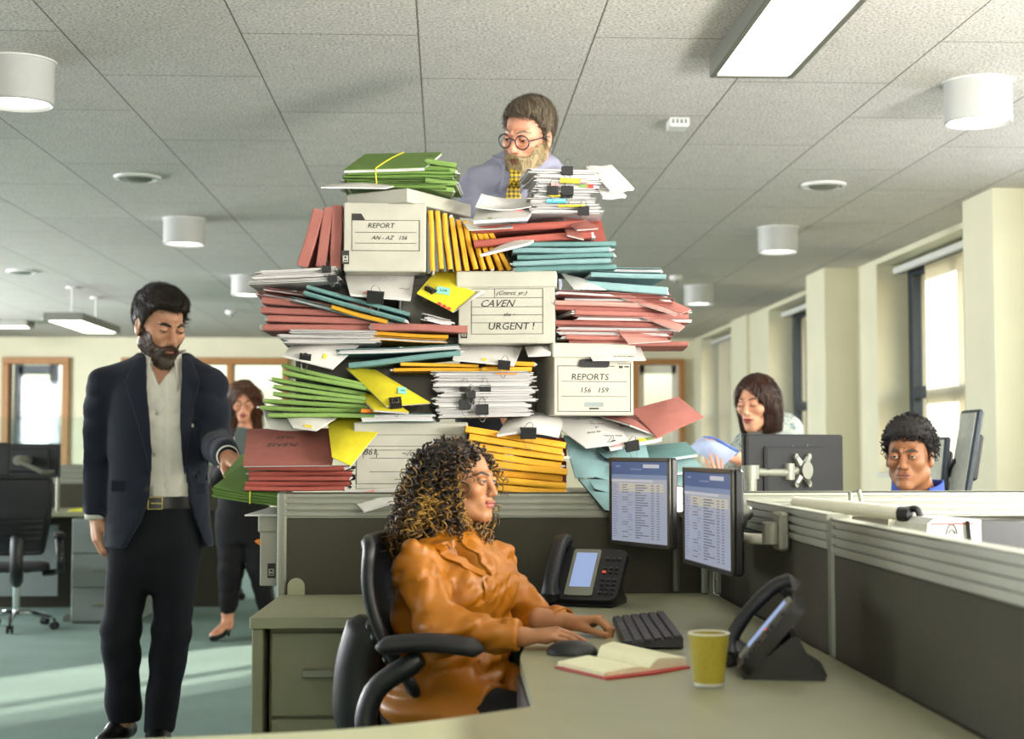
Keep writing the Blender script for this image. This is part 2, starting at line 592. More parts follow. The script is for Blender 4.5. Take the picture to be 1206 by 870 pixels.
# ---------------------------------------------------------------- ceiling fittings
def downlight(px, x, d, lab):
    t = thing('downlight', lab, 'ceiling light', (x, d, ZC), group='drum downlights on the ceiling')
    MB().lathe([(.02, 0), (.124, 0), (.127, -.004), (.127, -.155), (.121, -.160), (.112, -.150), (.112, -.12)], n=40).obj('housing', M['lamp_white'], t)
    MB().lathe([(.111, -.140), (.09, -.149), (.05, -.153), (.001, -.154)], n=32).obj('diffuser', M['spot_on'], t)
    MB().lathe([(.1, .0), (.135, 0), (.135, -.005), (.1, -.005)], n=40).obj('ceiling_ring', M['white_paint'], t)
    return t
for k, (x, d, lab) in enumerate([
        (-1.55, 5.5, 'white drum ceiling light cut by the left picture edge'),
        (-1.6, 9.3, 'white drum ceiling light above the man in the dark suit'),
        (-1.62, 12.4, 'white drum ceiling light just left of the paper tower'),
        (-5.5, 18.3, 'tiny far white drum ceiling light above the oak framed window'),
        (2.04, 5.65, 'white drum ceiling light nearest the right-hand pillar, largest on that side'),
        (2.12, 9.5, 'white drum ceiling light between smoke detector and middle pillar'),
        (2.2, 13.0, 'farther white drum ceiling light just right of the teal folders'),
        ]):
    downlight(0, x, d, lab)
for x, d in ((-1.5, 1.9), (2.0, 1.9), (-1.5, -1.4), (2.0, -1.4)):
    downlight(0, x, d, 'white drum ceiling light in the row above the camera side')

def panel_light(x0, x1, y0, y1, lab, drop=.07, hang=False):
    t = thing('panel_light', lab, 'ceiling light', ((x0 + x1) / 2, (y0 + y1) / 2, ZC - (.25 if hang else 0)), group='rectangular panel lights')
    w, l = x1 - x0, y1 - y0
    f = MB(); r = .022
    for sx in (-1, 1): f.box((sx * (w / 2 - r / 2), 0, -drop / 2), (r, l, drop), bev=.003)
    for sy in (-1, 1): f.box((0, sy * (l / 2 - r / 2), -drop / 2), (w - 2 * r, r, drop), bev=.003)
    f.box((0, 0, -.01), (w - 2 * r, l - 2 * r, .02))
    f.obj('frame', M['alu_dark'], t)
    MB().box((0, 0, -drop + .012), (w - 2 * r, l - 2 * r, .008)).obj('diffuser', M['lamp_on'], t)
    if hang:
        for sy in (-1, 1):
            c = MB(); c.cyl((0, sy * l * .3, 0), (0, sy * l * .3, .24), .006, n=8)
            c.lathe([(.001, .235), (.05, .235), (.05, .25), (.001, .25)], (0, sy * l * .3, 0), 16)
            c.obj('suspension', M['white_paint'], t)
    return t
pA = at(810, 98, 5.35); pB = at(908, 98, 5.35)
panel_light(.95, 1.255, 3.87, 5.35, 'long bright rectangular panel light over the right of the tower')
panel_light(.95, 1.255, .2, 1.7, 'rectangular panel light in the same row above the camera')
panel_light(-1.75, -1.45, -.6, .9, 'rectangular panel light above the camera on its left')
p = at(100, 392, 13.8)
panel_light(p.x - .17, p.x + .17, 13.0, 14.5, 'small hanging panel light above the left far desks', hang=True)
p = at(0, 388, 17)
panel_light(p.x - .8, p.x + .35, 16.8, 17.1, 'far strip light at the left picture edge')
for px, py, lab in ((162, 208, 'round ceiling air valve left of the tower'), (970, 217, 'round ceiling air valve right of the tower'), (26, 319, 'far round ceiling air valve at the left picture edge')):
    q = atz(px, py, ZC)
    t = thing('ceiling_air_valve', lab, 'air vent', (q.x, q.y, ZC), group='round air valves in the ceiling')
    MB().lathe([(.001, 0), (.12, 0), (.118, -.012), (.1, -.016), (.088, -.006), (.001, -.006)], n=36).obj('rim', M['white_paint'], t)
    MB().lathe([(.001, -.004), (.07, -.004), (.074, -.016), (.055, -.024), (.001, -.027)], n=28).obj('disc', M['alu'], t)
for px, py, d, lab in ((272, 366, 0, 'small round smoke detector on the ceiling by the tower'), (796, 325, 0, 'round smoke detector plate beside the far downlight')):
    q = atz(px, py, ZC)
    t = thing('smoke_detector', lab, 'smoke detector', (q.x, q.y, ZC), group='smoke detectors')
    MB().lathe([(.001, 0), (.055, 0), (.055, -.02), (.045, -.035), (.001, -.045)], n=24).obj('body', M['white_paint'], t)
    MB().lathe([(.001, -.043), (.02, -.043), (.018, -.055), (.001, -.056)], n=16).obj('sensor', M['alu'], t)
q = atz(798, 141, ZC)
t = thing('presence_sensor', 'small white slotted sensor box on the ceiling right of the bearded man', 'sensor', (q.x, q.y, ZC))
MB().box((0, 0, -.02), (.085, .11, .04), bev=.006).obj('body', M['white_paint'], t)
s = MB()
for k in range(4): s.box((-.027 + k * .018, -.0556, -.018), (.012, .003, .018))
s.obj('slots', M['ped_grey'], t, smooth=0)
DZ = .73      # desk height
# ---------------------------------------------------------------- main desk
def rounded_poly(pts, r, n=5):
    out = []
    m = len(pts)
    for i in range(m):
        p = Vector((*pts[i][:2], 0)); a = Vector((*pts[i - 1][:2], 0)); b = Vector((*pts[(i + 1) % m][:2], 0))
        rr = pts[i][2] if len(pts[i]) > 2 else r
        rr = min(rr, (a - p).length * .45, (b - p).length * .45)
        if rr <= 0:
            out.append((p.x, p.y)); continue
        s = p + (a - p).normalized() * rr; e = p + (b - p).normalized() * rr
        for k in range(n + 1):
            t = k / n
            q = s * (1 - t) ** 2 + p * 2 * t * (1 - t) + e * t * t
            out.append((q.x, q.y))
    return out
t = thing('desk', 'grey green corner desk with the phones, keyboard and open notebook on it', 'desk', (0, 0, 0))
P = [(-.62, 2.245, .0), (-.10, 2.35, .2), (.151, 2.54, .01), (.154, 3.12, .05), (.19, 3.45, .15), (.18, 3.80, .1), (.08, 3.87, .1), (-.493, 3.87, .01), (-.478, 4.475, .0), (.795, 4.475, 0), (.795, 1.75, 0), (-.62, 1.75, 0)]
poly = rounded_poly(P, .05)
MB().prism(poly, lambda x, y: Vector((x, y, DZ - .026)), lambda x, y: Vector((x, y, DZ))).obj('desktop', M['desk'], t, smooth=30)
e = MB()
e.prism([(x, y) for (x, y) in poly], lambda x, y: Vector((x, y, DZ - .027)), lambda x, y: Vector((x, y, DZ - .0255)))
e.obj('underside', M['desk_edge'], t, smooth=0)
MB().box((-.472, 4.17, .351), (.03, .58, .702), bev=.003).obj('end_panel', M['pedestal'], t, smooth=0)
MB().box((.165, 2.85, .60), (.012, .5, .2)).obj('end_panel', M['pedestal'], t, smooth=0)
MB().box((.45, 4.45, .36), (.5, .018, .68)).obj('modesty_panel', M['pedestal'], t, smooth=0)
MB().box((.6, 2.3, .35), (.05, .5, .70), bev=.004).obj('leg', M['pedestal'], t, smooth=0)
g = MB()
g.box((.156, 2.83, .655), (.016, .56, .09), bev=.003)
g.obj('cable_tray', M['black'], t, smooth=0)
# ---------------------------------------------------------------- drawer pedestal
def pedestal(lab, loc, w, d, h, n, m, hl=None, rz=0, side=.012):
    t = thing('drawer_pedestal', lab, 'drawer unit', loc, rz)
    MB().box((0, d / 2, h / 2), (w, d, h), bev=.004).obj('carcass', m, t, smooth=0)
    dh = (h - .02) / n
    for k in range(n):
        z = .012 + dh * (k + .5)
        f = MB().box((0, -.009, z), (w - .012, .018, dh - .008), bev=.003).obj('drawer', m, t, smooth=0)
        b = MB(); hw = hl or w * .42
        b.box((0, -.04, z + dh * .02), (hw, .008, .02), bev=.003)
        for s in (-1, 1): b.box((s * (hw / 2 - .006), -.028, z + dh * .02), (.01, .024, .016))
        b.obj('handle', M['alu'], f, smooth=0)
    return t
pedestal('grey green three drawer unit under the desk behind the black chair', (-.298, 3.93, .02), .30, .49, .68, 3, M['pedestal'])
# ---------------------------------------------------------------- desk partitions
def partition(lab, a, b, z0, z1, posts=(True, True), both=True, rail=.075):
    """screen from a to b (x,y); aluminium rail with four grooves on top, cloth panel below"""
    a = Vector((*a, 0)); b = Vector((*b, 0)); L = (b - a).length
    ang = math.atan2(b.y - a.y, b.x - a.x)
    t = thing('desk_partition', lab, 'desk partition', (a.x, a.y, z0), ang, group='dark screens with aluminium rails')
    H = z1 - z0; th = .03
    MB().box((L / 2, 0, (H - rail) / 2), (L - .03, th, H - rail), bev=.004).obj('panel', M['fabric'], t, smooth=0)
    r = MB(); n = 4; s = rail / n
    prof = []
    for k in range(n):      # ribbed profile
        z = H - rail + k * s
        prof += [(.014, z), (.014, z + s * .25), (.021, z + s * .32), (.021, z + s * .95)]
    prof += [(.021, H - .004), (.017, H)]
    full = [(-y, z) for (y, z) in prof] + [(y, z) for (y, z) in reversed(prof)]
    r.prism(full, lambda y, z: Vector((.012, y, z)), lambda y, z: Vector((L - .012, y, z)))
    r.obj('rail', M['alu'], t, smooth=0)
    for k, on in enumerate(posts):
        if on:
            p = MB()
            x = .012 if k == 0 else L - .012
            p.box((x, 0, H / 2), (.028, .044, H + .004), bev=.006)
            p.box((x - .006, -.0225, H / 2), (.004, .003, H - .02)); p.box((x + .006, -.0225, H / 2), (.004, .003, H - .02))
            p.obj('post', M['alu'], t, smooth=0)
    return t
PZ = 1.028
partition('dark screen along the back of the desk, carrying the front of the paper tower', (-.49, 4.5), (.80, 4.5), .02, PZ, (True, True))
partition('dark screen beside the front desk phone, nearest the camera', (.825, 3.15), (.825, 1.7), .02, 1.012, (True, True))
partition('dark screen behind the right monitor with the clamp of its arm', (.825, 4.475), (.825, 3.152), .02, 1.02, (False, False))
partition('pale railed screen in front of the seated man in blue', (.85, 4.5), (3.1, 4.5), .02, 1.03, (False, True))
# small rounded grey clip plate standing at the left end of the desk
q = atz(352, 697, DZ)
t = thing('cable_clip', 'small round topped grey plate standing on the desk below the tower', 'desk fitting', (q.x, 4.47, DZ))
pl = [(-.025, 0), (.025, 0)] + [(.025 * math.cos(a), .024 + .025 * math.sin(a)) for a in np.linspace(0, PI, 10)]
MB().prism(pl, lambda x, z: Vector((x, 0, z)), lambda x, z: Vector((x, .006, z))).obj('plate', M['desk'], t, smooth=30)
MB().box((0, .004, .002), (.05, .02, .004)).obj('base', M['desk'], t, smooth=0)
# desk and shelf behind the screen, under the tower
t = thing('storage_cabinet', 'low grey cabinet behind the screen under the paper tower', 'cabinet', (0, 0, 0))
MB().box((.28, 4.79, .52), (1.0, .5, 1.0), bev=.004).obj('carcass', M['ped_grey'], t, smooth=0)
MB().box((.275, 4.79, 1.02), (1.03, .53, .014), bev=.003).obj('top', M['desk'], t, smooth=0)
t = thing('step_platform', 'grey platform behind the tower on which the bearded man stands', 'platform', (.3, 5.42, 0))
MB().box((0, 0, .62), (1.2, .6, .03), bev=.004).obj('top', M['desk'], t, smooth=0)
for sx in (-1, 1):
    for sy in (-1, 1):
        MB().box((sx * .55, sy * .26, .303), (.04, .04, .605)).obj('leg', M['alu_dark'], t, smooth=0)

# ---------------------------------------------------------------- office chairs
def office_chair(lab, loc, rz, sc=1.0, seat_z=.47, star=True, bh=.56, lean=.10, pad=0.0):
    """local: sitter faces +X, origin on the floor"""
    t = thing('office_chair', lab, 'chair', loc, rz, 'black mesh office chairs')
    t.scale = (sc, sc, sc)
    s = MB(); rings = []
    for k in range(9):
        u = k / 8; x = -.23 + .48 * u
        hz = .035 * (1 - (2 * u - 1) ** 6 * .7); w = .245 * (1 - .25 * max(0, abs(2 * u - 1) - .7) / .3)
        zc = seat_z - (.03 if u > .9 else 0) * (u - .9) * 10
        rings.append([Vector((x, w * math.copysign(abs(math.cos(a)) ** .5, math.cos(a)), zc + hz * math.copysign(abs(math.sin(a)) ** .7, math.sin(a)))) for a in np.linspace(0, 2 * PI, 20, endpoint=False)])
    s.ring(rings); s.obj('seat', M['black_matte'], t, smooth=60)
    # backrest frame: curved loop, mesh inside
    def bp(v, h):      # v -1..1 across, h 0..1 up
        x = -.25 - .07 * math.sin(h * 2.2) - lean * h + .05 * v * v
        w = .185 + .05 * math.sin(min(1, h * 1.3) * PI / 2)
        return Vector((x, v * w, seat_z + .13 + bh * h))
    loop = [bp(1, h) for h in np.linspace(0, .95, 10)] + [bp(v, 1.0) for v in np.linspace(.9, -.9, 9)] + [bp(-1, h) for h in np.linspace(.95, 0, 10)] + [bp(v, -.02) for v in np.linspace(-.9, .9, 7)]
    f = MB(); f.tube(smoothline(loop + [loop[0]], 2), .019, 8, flat=.75); f.obj('back_frame', M['black'], t, smooth=70)
    m = MB(); N = 12; rows = []
    for side in (0, .012):
        for i in range(N + 1):
            for j in range(N + 1):
                p = bp(-1 + 2 * j / N, i / N); m.v.append(p + Vector((side, 0, 0)))
    o2 = (N + 1) ** 2
    for i in range(N):
        for j in range(N):
            a = i * (N + 1) + j
            m.f += [(a, a + 1, a + N + 2, a + N + 1), (o2 + a, o2 + a + N + 1, o2 + a + N + 2, o2 + a + 1)]; m.mi += [0, 0]
    m.obj('back_mesh', M['chair_mesh'], t, smooth=70)
    l = MB()
    for h in (.18, .26, .34, .42): l.tube([bp(v, h) + Vector((-.012, 0, 0)) for v in np.linspace(-.82, .82, 9)], .012, 6, flat=.6)
    l.obj('lumbar_support', M['black'], t, smooth=70)
    sp = MB(); sp.tube(smoothline([(-.02, 0, seat_z - .07), (-.22, 0, seat_z - .08), (-.36, 0, seat_z + .0), (-.375, 0, seat_z + .13), (-.34, 0, seat_z + .26)], 6), [.05] * 24 + [.03], 10, flat=1.2); sp.obj('back_stem', M['black'], t, smooth=70)
    for s_ in (-1, 1):
        ar = t
        a = MB(); a.tube(smoothline([(-.02, s_ * .20, seat_z - .05), (-.10, s_ * .30, seat_z - .03), (-.22 + pad * .4, s_ * .315, seat_z + .03), (-.20 + pad * .6, s_ * .31, seat_z + .14), (-.06 + pad, s_ * .305, seat_z + .215)], 6), [.03] * 24 + [.022], 10, flat=.8); ao = a.obj('armrest_support', M['black'], t, smooth=70)
        p = MB(); rr = []
        for u in np.linspace(0, 1, 13):
            e = max(0, abs(2 * u - 1) - .78) / .22
            w = .045 * math.sqrt(max(.02, 1 - e * e)); hgt = .02 * math.sqrt(max(.05, 1 - e * e))
            zz = seat_z + .235 + .012 * math.sin(u * PI)
            rr.append([Vector((-.16 + pad + (.31 if pad == 0 else .235) * u, s_ * .305 + w * math.cos(q), zz + hgt * math.sin(q))) for q in np.linspace(0, 2 * PI, 14, endpoint=False)])
        p.ring(rr); p.obj('armrest', M['black_matte'], t, smooth=60)
    c = MB(); c.lathe([(.05, .36), (.05, seat_z - .05), (.10, seat_z - .045), (.10, seat_z - .035)], n=18); c.lathe([(.027, .1), (.027, .38)], n=16); c.obj('gas_column', M['chrome'], t)
    if star:
        for k in range(5):
            a = k * 2 * PI / 5 + .5; d = Vector((math.cos(a), math.sin(a), 0))
            l = MB(); l.tube([d * .02 + Vector((0, 0, .125)), d * .15 + Vector((0, 0, .12)), d * .30 + Vector((0, 0, .085))], [.034, .026, .018], 8, flat=.7); leg = l.obj('star_leg', M['chrome'], t)
            w = MB(); s2 = Vector((-d.y, d.x, 0))
            for q in (-.016, .016): w.cyl(d * .31 + s2 * (q - .008) + Vector((0, 0, .03)), d * .31 + s2 * (q + .008) + Vector((0, 0, .03)), .03, n=14)
            w.cyl(d * .31 + Vector((0, 0, .03)), d * .31 + Vector((0, 0, .085)), .01, n=8)
            w.obj('castor', M['black_matte'], leg)
    return t
def m_mesh():
    t = NT('chair_mesh_weave')
    v = t.coord('Object', (1, 1, 1))
    w = t.n('ShaderNodeTexChecker'); w.inputs['Scale'].default_value = 340
    t.l(v, w.inputs['Vector'])
    tr = t.n('ShaderNodeBsdfTransparent'); mx = t.n('ShaderNodeMixShader'); mx.inputs[0].default_value = .9
    mm = t.n('ShaderNodeMath', operation='MULTIPLY_ADD'); mm.inputs[1].default_value = -.22; mm.inputs[2].default_value = 1.0
    t.l(w.outputs['Fac'], mm.inputs[0]); t.l(mm.outputs[0], mx.inputs[0])
    t.b.inputs['Base Color'].default_value = (.012, .013, .017, 1); t.b.inputs['Roughness'].default_value = .6
    t.l(tr.outputs[0], mx.inputs[1]); t.l(t.b.outputs[0], mx.inputs[2]); t.l(mx.outputs[0], t.out.inputs[0])
    return t.m
M['chair_mesh'] = m_mesh()

# ---------------------------------------------------------------- monitors
def m_screen():
    t = NT('lit_monitor_screen')
    t.b.inputs['Base Color'].default_value = (.02, .02, .02, 1); t.b.inputs['Roughness'].default_value = .25
    v = t.coord('Object')
    sep = t.n('ShaderNodeSeparateXYZ'); t.l(v, sep.inputs[0])
    r = t.ramp(sep.outputs[2], [(0, lin('#c3c9dc')), (.05, lin('#c9ccd8')), (.9, lin('#b9c3d8')), (1, lin('#b9c3d8'))])
    t.l(r, t.b.inputs['Emission Color']); t.b.inputs['Emission Strength'].default_value = .56
    return t.m
M['screen'] = m_screen()
M['scr_blue'] = emis('screen_blue_bar', '#3f66a8', .5)
M['scr_lblue'] = emis('screen_pale_blue', '#8ea6d0', .5)
M['scr_text'] = emis('screen_text_grey', '#858ba2', .45)
M['scr_cream'] = emis('screen_cream_row', '#e6dcc4', .6)
M['scr_white'] = emis('screen_white_box', '#f2f4ff', .5)
M['scr_violet'] = emis('screen_violet_text', '#a2a8d4', .5)
M['bezel'] = mat('monitor_bezel', '#3b3a33', .35, .3, bump=.04)

def monitor(lab, c, right, W, H, content=True, th=.035, group='monitors on arms', backm=None, bez=.012):
    """c: centre of screen; right: unit vector along the screen as its viewer sees it"""
    right = Vector(right).normalized(); n = right.cross(Vector((0, 0, 1)))   # n points to the viewer
    rz = math.atan2(right.y, right.x)
    t = thing('monitor', lab, 'computer monitor', c, rz, group)
    # local: x right, -y to viewer, z up
    MB().box((0, th * .35, 0), (W, th * .7, H), bev=.006).obj('housing', backm or M['black'], t, smooth=0)
    MB().box((0, th * .85, 0), (W * .7, th * .6, H * .7), bev=.012).obj('back_cover', backm or M['black'], t, smooth=0)
    f = MB(); b = bez
    for s in (-1, 1):
        f.box((s * (W / 2 - b / 2), -.003, 0), (b, .008, H), bev=.002); f.box((0, -.003, s * (H / 2 - b / 2)), (W, .008, b), bev=.002)
    f.obj('bezel', M['bezel'], t, smooth=0)
    w, h = W - 2 * b, H - 2 * b
    sc = MB().box((0, -.0015, 0), (w, .004, h)).obj('screen', M['screen'], t, smooth=0)
    if content:
        def strip(mb, x0, x1, y0, y1, lift=.0041):
            mb.box((-w / 2 + w * (x0 + x1) / 2, -lift, h / 2 - h * (y0 + y1) / 2), (w * (x1 - x0), .0006, h * (y1 - y0)))
        a = MB(); strip(a, 0, 1, 0, .16); a.obj('title_bar', M['scr_blue'], sc, smooth=0)
        a = MB(); strip(a, 0, 1, .16, .215); strip(a, .35, .55, .085, .1, .0046); strip(a, .08, .16, .045, .07, .0046); a.obj('tool_bar', M['scr_lblue'], sc, smooth=0)
        a = MB(); strip(a, .58, .86, .03, .075, .0046); strip(a, .0, .75, .225, .25); a.obj('search_box', M['scr_white'], sc, smooth=0)
        a = MB()
        for y in (.27, .305, .34): strip(a, .15, .93, y, y + .028)
        a.obj('cream_rows', M['scr_cream'], sc, smooth=0)
        r = random.Random(3); a = MB(); v = MB(); y = .285
        while y < .96:
            strip(v, .03, .03 + r.uniform(.05, .1), y, y + .012, .0048); strip(a, .2, .2 + r.uniform(.08, .12), y, y + .01, .0048) if r.random() < .6 else strip(v, .3, .3 + r.uniform(.04, .1), y, y + .012, .0048)
            strip(a, .44, .44 + r.uniform(.08, .24), y, y + .013, .0048)
            strip(a, .72, .77, y, y + .011, .0048); strip(a, .82, .865, y, y + .011, .0048)
            y += .031
        a.obj('text_rows', M['scr_text'], sc, smooth=0); v.obj('link_rows', M['scr_violet'], sc, smooth=0)
    return t
def mon_px(lab, tl, tr, br, bl, d0, d1, **k):
    A, B, C, D = at(*tl, d0), at(*tr, d1), at(*br, d1), at(*bl, d0)
    c = (A + B + C + D) / 4; r = B - A; r.z = 0
    W = r.length; H = ((A - D).length + (B - C).length) / 2
    return monitor(lab, c, r, W, H, **k)
# on the two lit monitors the viewer is the seated woman: the far edge is on the left
mon_px('left of the two lit monitors, tilted beside the yellow envelopes', (717, 532), (788, 546), (793, 654), (722, 634), 4.38, 4.10)
t = mon_px('right of the two lit monitors, hung on the clamped arm', (804, 546), (862, 557), (863, 683), (814, 659), 4.0, 3.56)
# arm of the right monitor: clamp plate, tube, joint
q = at(921, 625, 3.56); cl = MB(); cl.box((.795, q.y, q.z), (.025, .085, .09), bev=.006); cl.tube([(.775, q.y, q.z + .02), (.775, q.y, q.z - .03)], .025, 16)
cl.obj('arm_clamp', M['alu'], t, world=True)
a = MB(); e = at(866, 634, 3.72); a.tube(smoothline([(.775, q.y, q.z - .02), (.74, q.y + .06, q.z - .022), (e.x + .0, 3.80, e.z)], 5), .013, 12); a.obj('arm_tube', M['blind'], t, world=True)
j = MB(); e2 = at(872, 604, 3.80); j.tube([e2 + Vector((-.02, .0, 0)), e2 + Vector((.012, 0, 0))], .035, 18); j.tube([e2 + Vector((-.005, 0, .02)), e2 + Vector((-.005, 0, -.09))], .014, 12); j.sphere(e2 + Vector((.012, -.005, .0)), .02)
j.obj('arm_joint', M['alu_dark'], t, world=True)
t = thing('monitor_pole', 'two pale aluminium poles standing on the desk below the lit monitors', 'pole', (.62, 4.42, DZ))
for px in (826, 842):
    q = atz(px, 697, DZ); MB().box((q.x, 4.44, (DZ + .99) / 2), (.022, .03, .99 - DZ), bev=.006).obj('pole', M['alu'], t, world=True)
b = MB(); b.tube([(.6, 4.42, .90), (.66, 4.33, .90), (.60, 4.25, .90)], .014, 10); b.obj('bracket', M['alu_dark'], t, world=True)

# ---------------------------------------------------------------- desk phones
M['phone_lcd'] = emis('phone_display', '#a9c0f0', .75)
M['led_red'] = emis('red_message_lamp', '#ff5a48', .8)
M['key'] = mat('dark_key', '#24252a', .4, bump=0)
def coil(mb, pts, r, rw, turns, n=6):
    line = smoothline(pts, 12); L = []
    N = turns * 9
    for i in range(N + 1):
        u = i / N * (len(line) - 1); k = min(int(u), len(line) - 2); f = u - k
        p = line[k].lerp(line[k + 1], f); tg = (line[k + 1] - line[k]).normalized()
        a = tg.cross(Vector((0, 0, 1))); a = a.normalized() if a.length > 1e-3 else Vector((1, 0, 0)); b = tg.cross(a)
        w = 2 * PI * i / 9
        L.append(p + a * (r * math.cos(w)) + b * (r * math.sin(w)))
    mb.tube(L, rw, n)
def desk_phone(lab, loc, rz, sc=1.0, cord=None, tilt=48):
    """local: user at -Y. sloped console, handset on the left, display, keypad"""
    t = thing('desk_phone', lab, 'telephone', loc, rz, 'black desk phones')
    t.scale = (sc,) * 3
    b = MB()
    b.prism([(-.075, 0), (.085, 0), (.09, .012), (.06, .03), (.035, .085), (.02, .085), (-.06, .02), (-.078, .008)], lambda y, z: Vector((-.095, y, z)), lambda y, z: Vector((.10, y, z)))
    b.obj('stand', M['black'], t, smooth=30)
    a = math.radians(tilt); R = Matrix.Rotation(a, 3, 'X')
    O = Vector((0, -.075, .012))
    def L(x, v, h): return O + R @ Vector((x, v, h))       # v up the slope, h off the face
    c = MB(); c.prism(rounded_poly([(-.10, 0, .012), (.115, 0, .03), (.12, .175, .02), (-.105, .185, .02)], .01), lambda x, v: L(x, v, -.012), lambda x, v: L(x, v, .014)); c.obj('console', M['black'], t, smooth=30)
    p = MB(); p.prism(rounded_poly([(-.035, .012), (.045, .012), (.045, .172), (-.035, .172)], .008), lambda x, v: L(x, v, .013), lambda x, v: L(x, v, .0185)); p.obj('display_panel', M['alu'], t, smooth=30)
    p = MB(); p.box(L(.005, .10, .0182), (.06, .118, .003), R); lo = p.obj('display', M['phone_lcd'], t, smooth=0)
    k = MB()
    for i in range(3):
        for j in range(4): k.box(L(.066 + i * .017, .024 + j * .015, .0165), (.012, .009, .006), R, bev=.002)
    for i in range(3):
        for j in range(2): k.box(L(.066 + i * .017, .094 + j * .014, .0165), (.011, .008, .006), R, bev=.002)
    for i in range(3): k.box(L(.066 + i * .017, .142, .0165), (.011, .010, .006), R, bev=.002)
    k.obj('keypad', M['key'], t, smooth=0)
    MB().box(L(.066, .094, .0175), (.010, .006, .006), R).obj('message_lamp', M['led_red'], t, smooth=0)
    h = MB(); pts = smoothline([L(-.07, .005, .03), L(-.07, .03, .048), L(-.07, .095, .056), L(-.07, .165, .048), L(-.07, .195, .03)], 5)
    rr = [.021 + .007 * (abs(2 * i / (len(pts) - 1) - 1) ** 3) for i in range(len(pts))]
    h.tube(pts, rr, 12, flat=.7, upv=R @ Vector((0, 0, 1)))
    for v in (.012, .185): h.tube([L(-.07, v, .012), L(-.07, v, .042)], [.024, .022], 14)
    h.obj('handset', M['black'], t, smooth=60)
    if cord:
        w = MB(); coil(w, cord, .0065, .0026, 26); w.obj('coiled_cord', M['black_matte'], t, smooth=60)
    return t
q = atz(692, 716, DZ)
desk_phone('black desk phone with blue lit display at the back of the desk', (q.x + .0, q.y + .10, DZ), math.radians(-22), .98, cord=[(-.09, -.07, .012), (-.13, -.10, .008), (-.2, -.06, .008), (-.26, -.02, .008), (-.2, .03, .008), (-.15, -.01, .008)])
q = atz(925, 795, DZ)
desk_phone('black desk phone seen from its side, near the dark screen on the right', (q.x - .005, q.y + .03, DZ), math.radians(-100), .93, cord=[(-.08, -.075, .015), (-.05, -.10, .01), (-.06, -.135, .01), (-.11, -.13, .01), (-.13, -.10, .012)], tilt=50)
# ---------------------------------------------------------------- keyboard, mouse, notebook, cup
A, B, C, D = atz(725, 736, DZ), atz(778, 732, DZ), atz(797, 763, DZ), atz(742, 767, DZ)
ctr = (A + B + C + D) / 4; ax = ((D - A) + (C - B)) / 2; wd = ((B - A) + (C - D)) / 2
Lk, Wk = ax.length, wd.length
rz = math.atan2(ax.y, ax.x)
t = thing('keyboard', 'black keyboard on the desk between the hands and the paper cup', 'keyboard', (ctr.x, ctr.y, DZ), rz)
MB().prism([(-Wk / 2, .006), (-Wk / 2, .012), (Wk / 2, .026), (Wk / 2, .004)], lambda y, z: Vector((-Lk / 2, y, z)), lambda y, z: Vector((Lk / 2, y, z))).obj('case', M['black'], t, smooth=0)
for s in (-1, 1): MB().box((s * Lk * .4, Wk * .4, .004), (.03, .014, .008)).obj('foot', M['black_matte'], t, smooth=0)
k = MB(); rows = 6; R = Matrix.Rotation(math.atan2(.014, Wk), 3, 'X')
for j in range(rows):
    n = 15; 
    for i in range(n):
        if j == 0 and 4 <= i <= 8:
            if i != 6: continue
            wk = 5 * Lk / n - .004
        else: wk = Lk / n * .86
        y = -Wk / 2 + Wk * (j + .5) / rows; z = .0145 + .014 * (j + .5) / rows
        k.box((-Lk / 2 + Lk * (i + .5) / n, y, z), (wk, Wk / rows * .82, .007), R, bev=.002)
k.obj('keys', M['key'], t, smooth=0)
def lump(mb, c, rx, ry, rz_, R=None, n=18):
    """half-ellipsoid on a flat base"""
    rings = []
    for i in range(8):
        a = i / 8 * PI / 2
        rings.append([Vector((rx * math.cos(a) ** .7 * math.cos(q), ry * math.cos(a) ** .7 * math.sin(q), rz_ * math.sin(a))) for q in np.linspace(0, 2 * PI, n, endpoint=False)])
    if R is not None: rings = [[R @ v for v in r] for r in rings]
    mb.ring([[Vector(c) + v for v in r] for r in rings])
q = atz(674, 771, DZ)
t = thing('computer_mouse', "black mouse under the woman's nearer hand", 'mouse', (q.x, q.y, DZ), math.radians(-8))
m = MB(); lump(m, (0, 0, .002), .054, .032, .028); m.obj('shell', M['black'], t, smooth=60)
MB().box((.03, 0, .023), (.016, .006, .008), bev=.002).obj('scroll_wheel', M['ped_grey'], t, smooth=0)
# open notebook with red cover
M['page'] = mat('cream_page', '#ecebc8', .8, var=.03, bump=.05)
M['red_cover'] = mat('red_cover', '#a3201f', .5, bump=.1)
nb = [atz(655, 787, DZ), atz(757, 797, DZ), atz(813, 786, DZ), atz(708, 766, DZ)]
spA, spB = atz(773, 794, DZ), atz(690, 770, DZ)
t = thing('notebook', 'open cream paged notebook with red cover beside the paper cup', 'notebook', (spA + spB) / 2)
c0 = (spA + spB) / 2
Lf = atz(655, 787, DZ); Ff = atz(705, 801, DZ); Rr = atz(812, 788, DZ); Bk = atz(712, 767, DZ)
def page_block(mb, s0, s1, e0, e1, top, n=10):
    """curved page block from the spine s0-s1 to the outer edge e0-e1"""
    r0, r1 = [], []
    for i in range(n + 1):
        u = i / n
        z = top * (1 - .35 * u) * (math.sin(min(1, u * 3.2) * PI / 2) * .8 + .2) 
        r0.append((s0.lerp(e0, u), z)); r1.append((s1.lerp(e1, u), z))
    rings = []
    for (p, z), (q, _) in zip(r0, r1):
        rings.append([Vector((p.x, p.y, DZ + .004)), Vector((q.x, q.y, DZ + .004)), Vector((q.x, q.y, DZ + .004 + z)), Vector((p.x, p.y, DZ + .004 + z))])
    mb.ring(rings)
s0, s1 = atz(737, 794, DZ), atz(712, 768, DZ)
